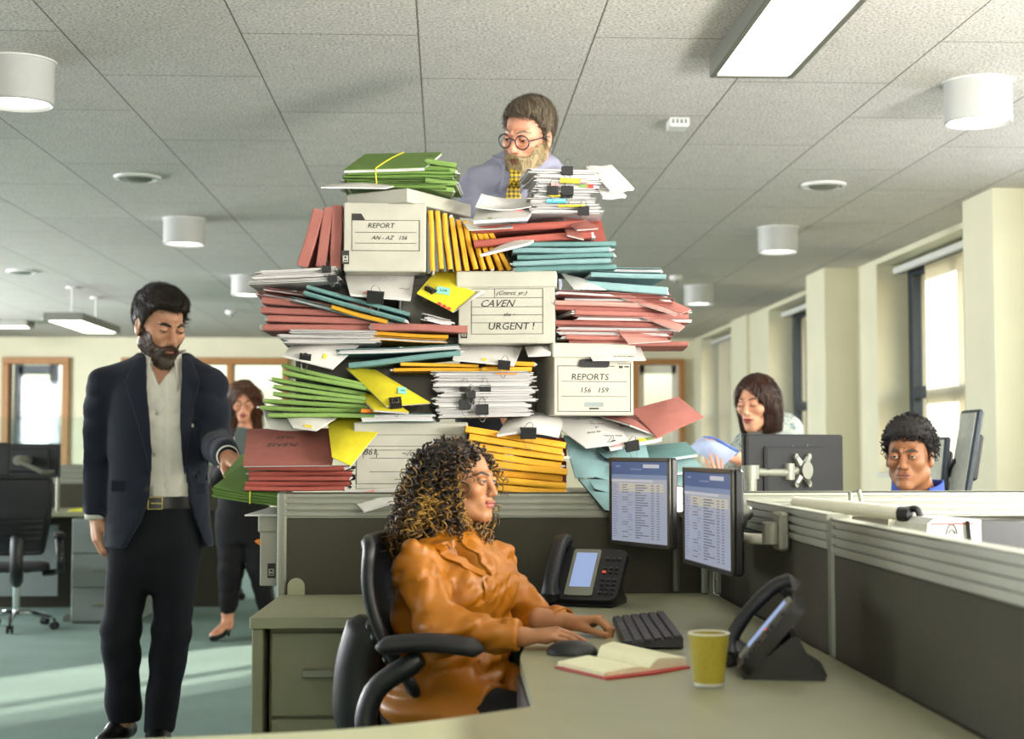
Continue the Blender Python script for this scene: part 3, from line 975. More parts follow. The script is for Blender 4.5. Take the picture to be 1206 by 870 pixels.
s0 = atz(742, 793, DZ); s1 = atz(718, 770, DZ)
e0, e1 = Ff, Lf
p = MB(); page_block(p, atz(765, 792, DZ), atz(703, 778, DZ), atz(712, 799, DZ), atz(657, 786, DZ), .012); p.obj('left_pages', M['page'], t, world=True, smooth=40)
p = MB(); page_block(p, atz(765, 792, DZ), atz(703, 778, DZ), atz(808, 786, DZ), atz(722, 766, DZ), .024); p.obj('right_pages', M['page'], t, world=True, smooth=40)
cv = MB(); cp = [atz(653, 787, DZ), atz(714, 801, DZ), atz(768, 795, DZ), atz(813, 787, DZ), atz(722, 765, DZ), atz(702, 777, DZ)]
cv.prism([(v.x, v.y) for v in cp], lambda x, y: Vector((x, y, DZ + .0005)), lambda x, y: Vector((x, y, DZ + .0038))); cv.obj('cover', M['red_cover'], t, world=True, smooth=0)
q = atz(835, 808, DZ)
t = thing('paper_cup', 'mustard yellow paper cup with white rim on the desk', 'cup', (q.x, q.y, DZ))
M['cup'] = mat('mustard_cup', '#a5962e', .6, var=.12, vscale=160, bump=.1)
k = (812 - 527) / .43 / 1.0
MB().lathe([(.0265, .008), (.0272, .008), (.0362, .094), (.0352, .094), (.0262, .012), (.001, .012)], n=40, caps=False).obj('sleeve', M['cup'], t, smooth=40)
MB().lathe([(.001, .002), (.0262, .002), (.0265, .010), (.0255, .010), (.0255, .0045), (.001, .0045)], n=40).obj('base', M['white_paint'], t)
rim = MB(); rim.tube([(.0358 * math.cos(a), .0358 * math.sin(a), .0955) for a in np.linspace(0, 2 * PI, 41)], .0018, 8, caps=False); rim.obj('rim', M['blind'], t)

# chair of the seated woman
# ---------------------------------------------------------------- right-hand middle ground
# black monitor seen from behind on a silver arm
A, B, C, D = at(874, 514, 5.3), at(988, 511, 5.0), at(988, 583, 5.0), at(874, 586, 5.3)
A, B = at(988, 512, 5.35), at(875, 516, 5.0)
lo1, lo2 = at(988, 600, 5.35), at(875, 600, 5.0)
cc = (A + B + lo1 + lo2) / 4; rr = (A - B)
# its viewer sits beyond it, so seen from there the right end is our left
rv = B - A; rv.z = 0
H = A.z - lo1.z
t = monitor('black monitor seen from behind on a silver arm beyond the dark screens', cc, rv, rv.length, H, content=False, th=.03, backm=M['black_matte'])
y = .03 * .85 + .03 * .3
sx = -1
plt = MB()
for (u, v) in ((1, 1), (1, -1), (-1, 1), (-1, -1)):
    plt.tube([(0, y + .008, 0.01), (u * .035, y + .006, .01 + v * .045)], [.022, .01], 8)
    plt.tube([(u * .037, y, .01 + v * .047), (u * .037, y + .012, .01 + v * .047)], .011, 12)
plt.tube([(0, y, .01), (0, y + .03, .01)], .03, 18)
plt.obj('mount_plate', M['alu_dark'], t)
mk = MB()
for x0, z0, x1, z1 in ((.035, .07, .03, .095), (-.01, .07, .008, .09), (-.045, .065, -.052, .10)): mk.tube([(x0, y - .008, z0), (x1, y - .008, z1)], .0012, 5)
mk.obj('chalk_marks', M['alu_dark'], t)
p0 = at(882, 560, 5.02); p1 = at(908, 557, 4.98)
a = MB(); a.tube([Vector((p0.x, p0.y - .02, .76)), Vector((p0.x, p0.y - .02, p0.z + .03))], .022, 18); a.tube([Vector((p0.x, p0.y - .02, p0.z - .01)), Vector((p0.x, p0.y - .02, p0.z + .035))], .03, 20); a.obj('pole', M['alu'], t, world=True)
a = MB(); e = cc + Vector((0, -.075, 0)); a.tube([Vector((p0.x, p0.y - .02, p0.z + .012)), Vector((e.x - .03, e.y, p0.z + .008)), Vector((e.x, e.y + .02, cc.z + .01))], .014, 12); a.tube([Vector((e.x - .03, e.y, p0.z - .015)), Vector((e.x - .03, e.y, p0.z + .04))], .02, 16); a.obj('arm', M['alu'], t, world=True)
# desk of the seated man behind the screens
t = thing('desk', 'grey desk of the man in blue, behind the pale railed screen', 'desk', (0, 0, 0))
MB().box((2.0, 4.92, DZ - .013), (2.3, .78, .026), bev=.004).obj('desktop', M['desk'], t, smooth=0)
for x in (.95, 3.05): MB().box((x, 4.92, .352), (.03, .7, .704)).obj('end_panel', M['pedestal'], t, smooth=0)
# monitor arm tube lying behind the near screen
t = thing('arm_tube', 'long pale grey jointed tube lying behind the dark screens', 'monitor arm', (0, 0, 0))
a0, a1, a2 = at(936, 592, 3.7), at(1000, 598, 3.55), at(1064, 605, 3.4)
a = MB(); a.tube([a0, a1], [.015, .017], 14); a.tube([a1, a2], [.017, .016], 14); a.obj('tube', M['blind'], t, world=True)
a = MB(); a.tube([a2 - Vector((.01, 0, 0)), a2 + (a2 - a1).normalized() * .02], .017, 14); a.tube(smoothline([a2 + Vector((.01, 0, .01)), at(1080, 600, 3.38), at(1085, 612, 3.38)], 4), .008, 8); a.obj('joint', M['black'], t, world=True)
a = MB(); c = at(1003, 595, 3.56); a.tube([c + Vector((0, 0, -.02)), c + Vector((.0, .01, .03)), c + Vector((.02, .01, .035)), c + Vector((.028, .0, -.01))], .006, 8); a.obj('cable_loop', M['alu'], t, world=True)
a = MB(); c = at(984, 603, 3.58); a.sphere(c, .008); a.obj('red_dot', M['red_cover'], t, world=True)
MB().tube([Vector((a1.x, a1.y + .02, .73)), Vector((a1.x, a1.y + .02, a1.z - .018))], .012, 10).obj('support', M['alu'], t, world=True)
t = thing('desk', 'grey desk hidden behind the near dark screen on the right', 'desk', (0, 0, 0))
MB().box((1.45, 2.95, DZ - .013), (1.15, 2.3, .026), bev=.004).obj('desktop', M['desk'], t, smooth=0)
for y in (1.85, 4.05): MB().box((1.45, y, .352), (1.0, .03, .704)).obj('end_panel', M['pedestal'], t, smooth=0)
# white curved plastic housing (back of a screen) behind the near screen
M['white_gloss'] = mat('white_gloss_plastic', '#d8d8d4', .3, var=.03, bump=.02)
p = Vector((1.235, 3.3, 0))
t = thing('display_unit', 'white and black curved plastic housing behind the near dark screen', 'display', (p.x, p.y, DZ + .001), math.radians(8))
w = .30
pr = [(-.17, 0), (-.175, .2), (-.165, .285), (-.13, .295), (.02, .296)]
h = MB(); pts = [(x, z) for x, z in [(-.185, .0), (-.19, .15), (-.182, .262), (-.165, .275), (-.055, .27), (-.055, 0)]]
h.prism(pts, lambda x, z: Vector((x, 0, z)), lambda x, z: Vector((x, .2, z))); h.obj('white_housing', M['white_gloss'], t, smooth=30)
h = MB(); h.prism([(-.054, 0), (-.054, .268), (.11, .262), (.3, .255), (.3, 0)], lambda x, z: Vector((x, .0, z)), lambda x, z: Vector((x, .2, z))); h.obj('black_housing', M['black'], t, smooth=30)
h = MB(); h.tube(bez((-.09, -.002, .268), (-.085, -.002, .2), (-.075, -.002, .17), (-.05, -.002, .15), 8), .012, 8, flat=.2); h.obj('black_edge', M['black'], t)
h = MB(); c0 = Vector((-.125, -.001, .235))
for a0, a1, r in ((0.15, 3.0, .016), (3.3, 6.1, .016), (.3, 2.8, .009), (3.5, 5.9, .009)): h.tube([c0 + Vector((r * .8 * math.cos(a), 0, r * 1.6 * math.sin(a))) for a in np.linspace(a0, a1, 10)], .0016, 5)
h.obj('oval_emblem', M['alu_dark'], t)
MB().box((-.125, -.0012, .262), (.1, .002, .003)).obj('violet_line', M['red_cover'], t, smooth=0)
# two monitors seen edge-on at the right, on one black bracket
def edge_mon(lab, tl, tr, br, bl, d0, d1, gw):
    A, B, C, D = at(*tl, d0), at(*tr, d1), at(*br, d1), at(*bl, d0)
    return A, B, C, D
def slab(lab, c, rz, W, H, lean, m):
    t = thing('monitor', lab, 'computer monitor', c, 0, 'monitors by the right windows', rot=(lean, 0, rz))
    MB().box((0, 0, 0), (W, .028, H), bev=.008).obj('housing', M['dark_frame'], t, smooth=0)
    MB().box((0, -.0145, 0), (W - .03, .004, H - .03)).obj('screen', m, t, smooth=0)
    MB().box((0, .03, 0), (W * .5, .04, H * .5), bev=.01).obj('back_cover', M['black'], t, smooth=0)
    return t
M['pale_screen'] = mat('pale_unlit_screen', '#c3c6bd', .2, bump=0)
c1 = at(1105, 545, 6.6); c2 = at(1137, 537, 6.4)
slab('slim monitor with pale face right of the seated man, the lower one', c1, math.radians(-88), .2, .23, math.radians(-6), M['pale_screen'])
slab('slim pale monitor leaning against the right pillar, the taller one', c2, math.radians(-92), .24, .40, math.radians(-10), M['pale_screen'])
t = thing('monitor_bracket', 'black bracket joining the two slim monitors by the right pillar', 'bracket', (0, 0, 0))
a = MB(); a.tube(smoothline([c1 + Vector((.04, .06, .02)), (c1 + c2) / 2 + Vector((.01, .08, -.07)), c2 + Vector((-.02, .07, -.02))], 6), .012, 8); a.obj('cross_arm', M['black'], t, world=True)
MB().tube([(c1 + c2) / 2 + Vector((.01, .09, -.06)), Vector((((c1 + c2) / 2).x + .01, ((c1 + c2) / 2).y + .09, .73))], .014, 10).obj('pole', M['black'], t, world=True)
t = thing('side_table', 'grey side desk by the right pillar under the slim monitors', 'desk', (0, 0, 0))
MB().box((2.45, 6.85, DZ - .013), (.9, 1.1, .026), bev=.004).obj('desktop', M['desk'], t, smooth=0)
for x in (2.05, 2.85): MB().box((x, 6.85, .351), (.03, 1.0, .702)).obj('end_panel', M['pedestal'], t, smooth=0)

# ---------------------------------------------------------------- left background: chair, desk, screen, drawers
q = atz(20, 742, 0)
office_chair('black office chair at the left edge with chrome star base', (q.x - .03, q.y + .08, 0), math.radians(105), .84)
kx = lambda px, d: at(px, 500, d).x
d = 10.2
t = thing('desk', 'far grey desk with a yellow pad behind the suited man', 'desk', (0, 0, 0))
x0, x1 = kx(-140, d), kx(128, d)
MB().box(((x0 + x1) / 2, d + .4, .715), (x1 - x0, .8, .03), bev=.004).obj('desktop', M['desk'], t, smooth=0)
MB().box(((x0 + x1) / 2 - .2, d + .72, .36), (x1 - x0 - .6, .02, .5)).obj('modesty_panel', M['ped_grey'], t, smooth=0)
for x in (x0 + .1, kx(80, d)): 
    l = MB(); l.box((x, d + .35, .35), (.05, .05, .70)); l.box((x, d + .35, .02), (.05, .6, .035)); l.obj('leg', M['alu_dark'], t, smooth=0)
pedestal('grey three drawer unit under the far desk at the left', (kx(118, d) + .04, d - .02, 0), .42, .6, .69, 3, M['ped_grey'], hl=.13)
partition('far dark screen with aluminium rail on the desk at the left', (x0, d + .85), (kx(240, d), d + .85), .70, 1.04, (False, False), rail=.14)
t = thing('notepad', 'yellow pad on the far left desk', 'notepad', (kx(95, d), d + .25, .731))
MB().box((0, 0, .006), (.2, .28, .012)).obj('pages', mat('yellow_pad', '#d9d72e', .7), t, smooth=0)
t = thing('glass_screen', 'tall clear glass divider above the far left desk', 'glass screen', (0, 0, 0))
MB().box(((x0 + kx(240, d)) / 2, d + 1.0, 1.17), (kx(240, d) - x0, .01, .42)).obj('glass', M['screen_glass'], t, smooth=0)
MB().box(((x0 + kx(240, d)) / 2, d + 1.0, .98), (kx(240, d) - x0, .03, .04)).obj('channel', M['alu'], t, smooth=0)
MB().box(((x0 + kx(240, d)) / 2, d + 1.0, .48), (kx(240, d) - x0, .02, .96)).obj('panel', M['fabric'], t, smooth=0)
dm = 9.95
A, B = at(58, 522, dm), at(-22, 522, dm)
cc = (A + at(-22, 563, dm)) / 2
t = monitor('black monitor seen from behind at the left edge on the far desk', cc + Vector((0, .3, 0)), (-1, .05, 0), (A - B).length, A.z - at(58, 563, dm).z, content=False)
a = MB(); a.tube([at(20, 542, dm), at(50, 556, dm)], .014, 10); a.tube([at(20, 542, dm) + Vector((0, .0, 0)), at(20, 542, dm) + Vector((0, .26, 0))], .03, 12); a.obj('arm', M['alu'], t, world=True)
q = at(50, 556, dm); MB().tube([q, Vector((q.x, q.y + .4, q.z)), Vector((q.x, q.y + .4, .73))], .014, 10).obj('pole', M['alu'], t, world=True)
t = thing('monitor', 'dark monitor edge cut by the left picture border', 'computer monitor', at(-14, 555, 9.6), math.radians(10), 'far monitors at the left')
MB().box((0, 0, 0), (.26, .03, .36), bev=.006).obj('housing', M['black'], t, smooth=0)
MB().box((0, -.016, 0), (.23, .003, .33)).obj('screen', M['key'], t, smooth=0)
MB().tube([(0, .1, -.1), (0, .1, -.38)], .02, 10).obj('stand', M['black'], t)
MB().tube([(0, .02, -.1), (0, .1, -.1)], .02, 10).obj('stand_joint', M['black'], t)
# second far chair seen between the man and the woman with the tablet
q = atz(242, 660, 0)
office_chair('far black office chair with chrome base behind the man in the suit', (at(236, 640, 11.6).x, 11.6, 0), math.radians(200), 1.0)
# cables and bright box seen below the chair arm, under the desk
t = thing('power_column', 'pale metal cable column under the desk beside the drawer unit', 'cable column', (0, 0, 0))
q = Vector((.0, 4.2, 0))
MB().box((q.x, 4.25, .33), (.09, .06, .62), bev=.006).obj('column', M['alu'], t, smooth=0)
for k in range(4):
    MB().tube(smoothline([(q.x - .03 + .02 * k, 4.19, .66), (q.x - .02 + .025 * k, 4.15 - .01 * k, .5), (q.x - .05 + .03 * k, 4.16, .3), (q.x + .0, 4.2, .12)], 6), .004, 6).obj('cable', M['black_matte'], t)
# lamp globe standing behind the two lit monitors
q = at(799, 588, 4.40)
t = thing('round_lamp', 'small white round light glowing between the two lit monitors', 'lamp', q)
MB().lathe([(.001, -.012), (.032, -.012), (.036, 0), (.032, .012), (.001, .012)], n=24, R=Matrix.Rotation(PI / 2, 3, 'X')).obj('diffuser', M['spot_on'], t)
MB().lathe([(.036, -.01), (.041, -.01), (.041, .02), (.001, .03), (.001, .013), (.036, .013)], n=24, R=Matrix.Rotation(-PI / 2, 3, 'X'), caps=False).obj('housing', M['alu_dark'], t)
b = MB(); b.tube([(0, .03, 0), (0, .05, -.03), (0, .05, DZ - q.z if False else -.27)], .01, 8); b.obj('stem', M['alu_dark'], t)
# ---------------------------------------------------------------- the paper tower
def m_card(name, col, var=.1):
    return mat(name, col, .75, var=var, vscale=25, bump=.25, bscale=700, bdist=.0004)
M['pink'] = m_card('pink_card', '#9c5f56')
M['pinkl'] = m_card('faded_pink_card', '#c08a80')
M['rust'] = m_card('rust_card', '#9b4c41')
M['green'] = m_card('green_card', '#7a9950')
M['dgreen'] = m_card('deep_green_card', '#66873e')
M['teal'] = m_card('teal_card', '#5f8583')
M['sky'] = m_card('pale_teal_card', '#779799')
M['yellow'] = m_card('amber_envelope', '#d9a024')
M['lime'] = m_card('lime_yellow_card', '#cfc024')
M['paper'] = mat('white_paper', '#d6d4d0', .8, var=.04, vscale=120, bump=.1, bscale=300)
def m_layers():
    t = NT('stacked_paper_edges')
    v = t.coord('Object', (4, 4, 900))
    t.l(t.ramp(t.noise(v, 1, 2), [(.3, lin('#a5a2a2')), (.6, lin('#d6d4d2'))]), t.b.inputs['Base Color'])
    t.b.inputs['Roughness'].default_value = .85
    return t.m
M['edges'] = m_layers()
M['box'] = mat('archive_cardboard', '#b2b0a3', .8, var=.12, vscale=7, bump=.15, bscale=250)
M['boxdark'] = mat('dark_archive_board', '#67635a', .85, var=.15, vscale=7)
M['ink'] = mat('black_ink', '#2a2522', .7, bump=0)
M['pencil'] = mat('grey_pencil', '#5b5048', .8, bump=0)
M['note_pink'] = m_card('pink_sticky', '#f0a0a0'); M['note_lime'] = m_card('lime_sticky', '#b5e23c'); M['note_teal'] = m_card('mint_sticky', '#86d3c4')
M['orange'] = m_card('orange_strip', '#ee8b2e'); M['note_yellow'] = m_card('yellow_sticky', '#f2d838'); M['note_red'] = m_card('red_tab', '#d63a34'); M['note_cyan'] = m_card('cyan_strip', '#4fbcd6')
M['band'] = mat('yellow_rubber_band', '#e0d63a', .6, bump=0)
KD = 4.55

def slab_rings(W, zf, y0, y1, z0, z1, nx=8):
    """bent slab: zf(x) is the sag along x"""
    rings = []
    for i in range(nx + 1):
        x = -W / 2 + W * i / nx; s = zf(x)
        rings.append([Vector((x, y0, z0 + s)), Vector((x, y1, z0 + s)), Vector((x, y1, z1 + s)), Vector((x, y0, z1 + s))])
    return rings

def folder_mesh(name, W, D, t, m, r, open_front=False, sag=0.0, lift=.0):
    th = .0013
    # profile of the folded card (y,z): lower cover back -> spine -> upper cover back
    a = []
    n = 5
    e = min(.003, t * .25); bl = r.uniform(-.0015, .0025)
    a += [(D / 2, 0), (0, 0), (-D / 2 + e, 0), (-D / 2, e), (-D / 2 - bl, t * .5), (-D / 2, t - e), (-D / 2 + e, t), (0, t + lift * .4), (D / 2 - r.uniform(0, .012), t + lift)]
    inner = []
    cy, cz = 0, t / 2
    for (y, z) in a:
        dz = th if z < t * .3 else (-th if z > t * .7 else 0)
        dy = th if y < -D / 2 + .0005 else 0
        inner.append((y + dy, z + dz))
    prof = a + inner[::-1]
    if open_front:
        prof = [(-y, z) for (y, z) in prof]
    k1, k2, k3 = r.uniform(-1, 1), r.uniform(-1, 1), r.uniform(-1, 1)
    def zf(x):
        u = 2 * x / W
        return sag * u * u + .0016 * k1 * math.sin(u * 3 + k2 * 3) 
    nx = 8; b = MB(); rings = []
    for i in range(nx + 1):
        x = -W / 2 + W * i / nx; s = zf(x)
        rings.append([Vector((x + (.004 * k3 if abs(i - nx / 2) == nx / 2 else 0), y, z + s)) for (y, z) in prof])
    b.ring(rings)
    p = MB()
    dx = r.uniform(-.012, .012); pt = max(.002, t - 2 * th - .001)
    o = .012 if open_front else 0
    lay = 3
    for q in range(lay):
        jx = dx + r.uniform(-.006, .006); jy = r.uniform(-.004, .004)
        z0 = th + .0006 + pt * q / lay; z1 = th + .0004 + pt * (q + 1) / lay - .0003
        rr = slab_rings(W - .004, lambda x: zf(x), -D / 2 + (.030 if open_front else t * .5) + jy, D / 2 - (t * .5 if open_front else .008) + jy, z0, z1)
        p.ring([[v + Vector((jx, 0, 0)) for v in g] for g in rr])
    return b.mesh(name, m, 40), p.mesh(name + '_papers', M['edges'], 0)

def place_folder(label, cat, name, m, pL, pR, D, t, r, group, yaw=0, pitch=0, open_front=False, sag=0.0, extra=None):
    """pL, pR: world points of the lower left and lower right ends of the near edge"""
    W = (pR - pL).length
    me, pm = folder_mesh(name, W, D, t, m, r, open_front, sag)
    x = (pR - pL).normalized(); z = Vector((0, -math.sin(pitch), math.cos(pitch))); z = (z - x * z.dot(x)).normalized(); y = z.cross(x)
    Rm = Matrix((x, y, z)).transposed()
    c = (pL + pR) / 2
    o = link(name, me)
    R2 = Rm.to_4x4() @ Matrix.Rotation(yaw, 4, 'Z')
    o.matrix_basis = Matrix.Translation(c) @ R2 @ Matrix.Translation((0, D / 2, 0))
    tag(o, label, cat, group)
    link('papers', pm, o)
    return o

def pile(n, L, R, m, desc, where, group, d=KD, D=.25, seed=1, name='card_folder', cat='folder', yawj=.05, xj=6, fill=.86, open_p=.3, dj=.02, mats=None, sag=0, pitch=0, ends=None, tmax=1):
    """L=(x, y_top, y_bottom), R=(x, y_top, y_bottom) in photo pixels; items built from the bottom up"""
    r = random.Random(seed); out = []
    for i in range(n):
        f0 = i / n
        dd = d + r.uniform(-dj, dj) * (0 if dj == 0 else 1)
        yl = L[2] + (L[1] - L[2]) * f0; yr = R[2] + (R[1] - R[2]) * f0
        xl = L[0] + r.uniform(-xj, xj); xr = R[0] + r.uniform(-xj, xj)
        if ends: xl += ends[0] * (i / max(1, n - 1)); xr += ends[1] * (i / max(1, n - 1))
        pL, pR = at(xl, yl, dd), at(xr, yr, dd)
        t = min(tmax, min(abs(L[2] - L[1]), abs(R[2] - R[1])) / n * dd / F * fill)
        w = where
        if n == 1: lab = f'{desc} {where}'
        else:
            pos = 'topmost' if i == n - 1 else ('lowest' if i == 0 else ORD[n - 1 - i] + ' from top,')
            lab = f'{desc}, {pos} {where}'
        mm = mats[i % len(mats)] if mats else m
        o = place_folder(lab.replace(',,', ','), cat, name, mm, pL, pR, D, max(t, .004), r, group, yaw=r.uniform(-yawj, yawj), pitch=pitch, open_front=r.random() < open_p, sag=sag)
        out.append(o)
    return out

def bundle_mesh(W, D, t, r, n=6, jit=.006, m=None):
    b = MB()
    for i in range(n):
        dx, dy, a = r.uniform(-jit, jit), r.uniform(-jit, jit), r.uniform(-.03, .03)
        R = Matrix.Rotation(a, 3, 'Z')
        z0 = t * i / n + .0002; z1 = t * (i + 1) / n - .0002
        zz = r.uniform(-.0006, .0006)
        nx = 6; rings = []
        k = r.uniform(-.002, .002)
        for q in range(nx + 1):
            x = -W / 2 + W * q / nx; s = k * (2 * x / W) ** 2 if i == n - 1 else 0
            rings.append([R @ Vector((x, y, z)) + Vector((dx, dy, abs(s))) for (y, z) in ((-D / 2, z0), (D / 2, z0), (D / 2, z1), (-D / 2, z1))])
        b.ring(rings)
    return b.mesh('paper_bundle', m or M['edges'], 0)

def clip_on(parent, M4, size=.03, wires=True):
    """binder clip: local x along the edge, +y into the paper, z up; edge at y=0"""
    s = size / .03
    b = MB()
    pr = [(-.006 * s, -.011 * s), (-.006 * s, .011 * s), (-.003 * s, .0125 * s), (.02 * s, .004), (.02 * s, -.004), (-.003 * s, -.0125 * s)]
    b.prism(pr, lambda y, z: M4 @ Vector((-.015 * s, y, z)), lambda y, z: M4 @ Vector((.015 * s, y, z)))
    c = b.obj('binder_clip', M['black_matte'], parent, smooth=0)
    if wires:
        w = MB()
        for sg in (1, -1):
            pts = smoothline([(-.007 * s, .016 * s, sg * .006), (-.008 * s, -.004 * s, sg * .015 * s), (-.0045 * s, -.014 * s, sg * .026 * s), (0, -.016 * s, sg * .029 * s), (.0045 * s, -.014 * s, sg * .026 * s), (.008 * s, -.004 * s, sg * .015 * s), (.007 * s, .016 * s, sg * .006)], 4)
            w.tube([M4 @ p for p in pts], .0009, 5)
        w.obj('clip_wire', M['alu_dark'], c, smooth=60)
    return c

def paper_pile(n, L, R, desc, where, group, d=KD, D=.22, seed=1, clips=(), tabs=(), yawj=.06, xj=5, dj=.012, sheets=6, jit=.007, m=None):
    r = random.Random(seed); out = []
    for i in range(n):
        f0 = i / n
        yl = L[2] + (L[1] - L[2]) * f0; yr = R[2] + (R[1] - R[2]) * f0
        dd = d + r.uniform(-dj, dj)
        pL, pR = at(L[0] + r.uniform(-xj, xj), yl, dd), at(R[0] + r.uniform(-xj, xj), yr, dd)
        W = (pR - pL).length
        t = min(abs(L[2] - L[1]), abs(R[2] - R[1])) / n * d / F * .93
        o = link('paper_bundle', bundle_mesh(W, D, t, r, sheets, jit, m))
        x = (pR - pL).normalized(); z = Vector((0, 0, 1)); z = (z - x * z.dot(x)).normalized(); y = z.cross(x)
        o.matrix_basis = Matrix.Translation((pL + pR) / 2) @ Matrix((x, y, z)).transposed().to_4x4() @ Matrix.Rotation(r.uniform(-yawj, yawj), 4, 'Z') @ Matrix.Translation((0, D / 2, 0))
        extra = []
        for (k, u, sz) in clips:
            if k == i:
                clip_on(o, Matrix.Translation((W * (u - .5), -D / 2 - .008, t / 2)), sz); extra.append('black clip')
        for (k, u, wd, ht, mm) in tabs:
            if k == i:
                MB().box((W * (u - .5), -D / 2 - .006, t * .5), (wd, .014, ht)).obj('page_tab', M[mm], o, smooth=0); extra.append('tab')
        lab = f"{desc}{' with ' + extra[0] if extra else ''}, " + ('topmost' if i == n - 1 else ('lowest' if i == 0 else ORD[n - 1 - i] + ' from top,')) + ' ' + where
        if n == 1: lab = f'{desc} {where}'
        tag(o, lab, 'papers', group)
        out.append(o)
    return out

def patch(name, label, cat, c, m, bulge=0.0, bu=0.0, bv=0.0, th=.0015, under=0, group=None, nu=12, nv=10, curl=0.0, papers=None, under_m=None, wave=0):
    """bent sheet through four world corners tl,tr,br,bl; bulge along its normal (towards the viewer)"""
    tl, tr, br, bl = c
    nrm = (tr - tl).cross(tl - bl).normalized()
    if nrm.y > 0: nrm = -nrm
    O = (tl + tr + br + bl) / 4
    def P(u, v):
        p = (tl * (1 - u) + tr * u) * (1 - v) + (bl * (1 - u) + br * u) * v
        h = bulge * math.sin(PI * u) * math.sin(PI * v) + bu * math.sin(PI * u) + bv * math.sin(PI * v) + wave * math.sin(u * 7 + v * 2) + curl * (max(0, v - .6) / .4) ** 2
        return p + nrm * h
    def build(off, t, mm, nm, par=None, ins=0):
        b = MB(); g0, g1 = [], []
        for j in range(nv + 1):
            for i in range(nu + 1):
                u = ins + (1 - 2 * ins) * i / nu; v = ins + (1 - 2 * ins) * j / nv
                p = P(u, v) - O
                g0.append(p - nrm * off); g1.append(p - nrm * (off + t))
        n = len(g0); w = nu + 1
        b.v = g0 + g1
        for j in range(nv):
            for i in range(nu):
                a = j * w + i
                b.f.append((a, a + w, a + w + 1, a + 1)); b.f.append((n + a, n + a + 1, n + a + w + 1, n + a + w))
        edge = [i for i in range(w)] + [j * w + nu for j in range(1, nv + 1)] + [nv * w + i for i in range(nu - 1, -1, -1)] + [j * w for j in range(nv - 1, 0, -1)]
        for q in range(len(edge)):
            a, e = edge[q], edge[(q + 1) % len(edge)]
            b.f.append((a, e, n + e, n + a))
        b.mi = [0] * len(b.f)
        return b.obj(nm, mm, par, 40)
    o = build(0, th, m, name)
    o.location = O
    if under:
        build(th + .0005, under, under_m or M['edges'], 'papers', o, .01)
    tag(o, label, cat, group)
    o['_n'] = tuple(nrm)
    def onface(u, v, lift=.0008):
        """frame on the sheet: x along u, y towards the top edge"""
        p = P(u, v); e = .02
        x = (P(u + e, v) - P(u - e, v)).normalized(); y = (P(u, v - e) - P(u, v + e)); y = (y - x * y.dot(x)).normalized(); z = x.cross(y)
        if z.dot(nrm) < 0: z = -z
        return frame3(x, y, z, p - O + z * lift)
    del o['_n']
    return o, onface

def note(o, fr, w, h, mm, txt=None, size=.012, name='sticky_note', rot=0):
    b = MB(); R = fr @ Matrix.Rotation(rot, 4, 'Z')
    b.add([R @ Vector(p) for p in ((-w / 2, -h / 2, 0), (w / 2, -h / 2, 0), (w / 2, h / 2, 0), (-w / 2, h / 2, 0), (-w / 2, -h / 2, .0008), (w / 2, -h / 2, .0016), (w / 2, h / 2, .0008), (-w / 2, h / 2, .0008))],
          [(3, 2, 1, 0), (4, 5, 6, 7), (0, 1, 5, 4), (1, 2, 6, 5), (2, 3, 7, 6), (3, 0, 4, 7)])
    s = b.obj(name, M[mm], o, smooth=0)
    if txt: wire_text('handwriting', txt, size, M['ink'], R @ Matrix.Translation((0, -size * .3, .0018)), s, shear=.3, align='CENTER', extrude=.0002)
    return s

def print_rows(o, fr, w, rows, gap, h=.0022, seed=1, mm='pencil', name='printed_text'):
    r = random.Random(seed); b = MB()
    for i in range(rows):
        x = 0; y = -i * gap
        while x < w:
            l = r.uniform(.006, .02); 
            if x + l > w: break
            b.add([fr @ Vector(p) for p in ((x, y, 0), (x + l, y, 0), (x + l, y + h, 0), (x, y + h, 0))], [(0, 1, 2, 3)])
            x += l + .004
            if r.random() < .06: break
    if b.v: return b.obj(name, M[mm], o, smooth=0)

def line_rows(b, fr, x0, x1, y0, rows, gap, w=.0008):
    for i in range(rows):
        y = y0 - i * gap
        b.add([fr @ Vector(p) for p in ((x0, y, 0), (x1, y, 0), (x1, y + w, 0), (x0, y + w, 0))], [(0, 1, 2, 3)])

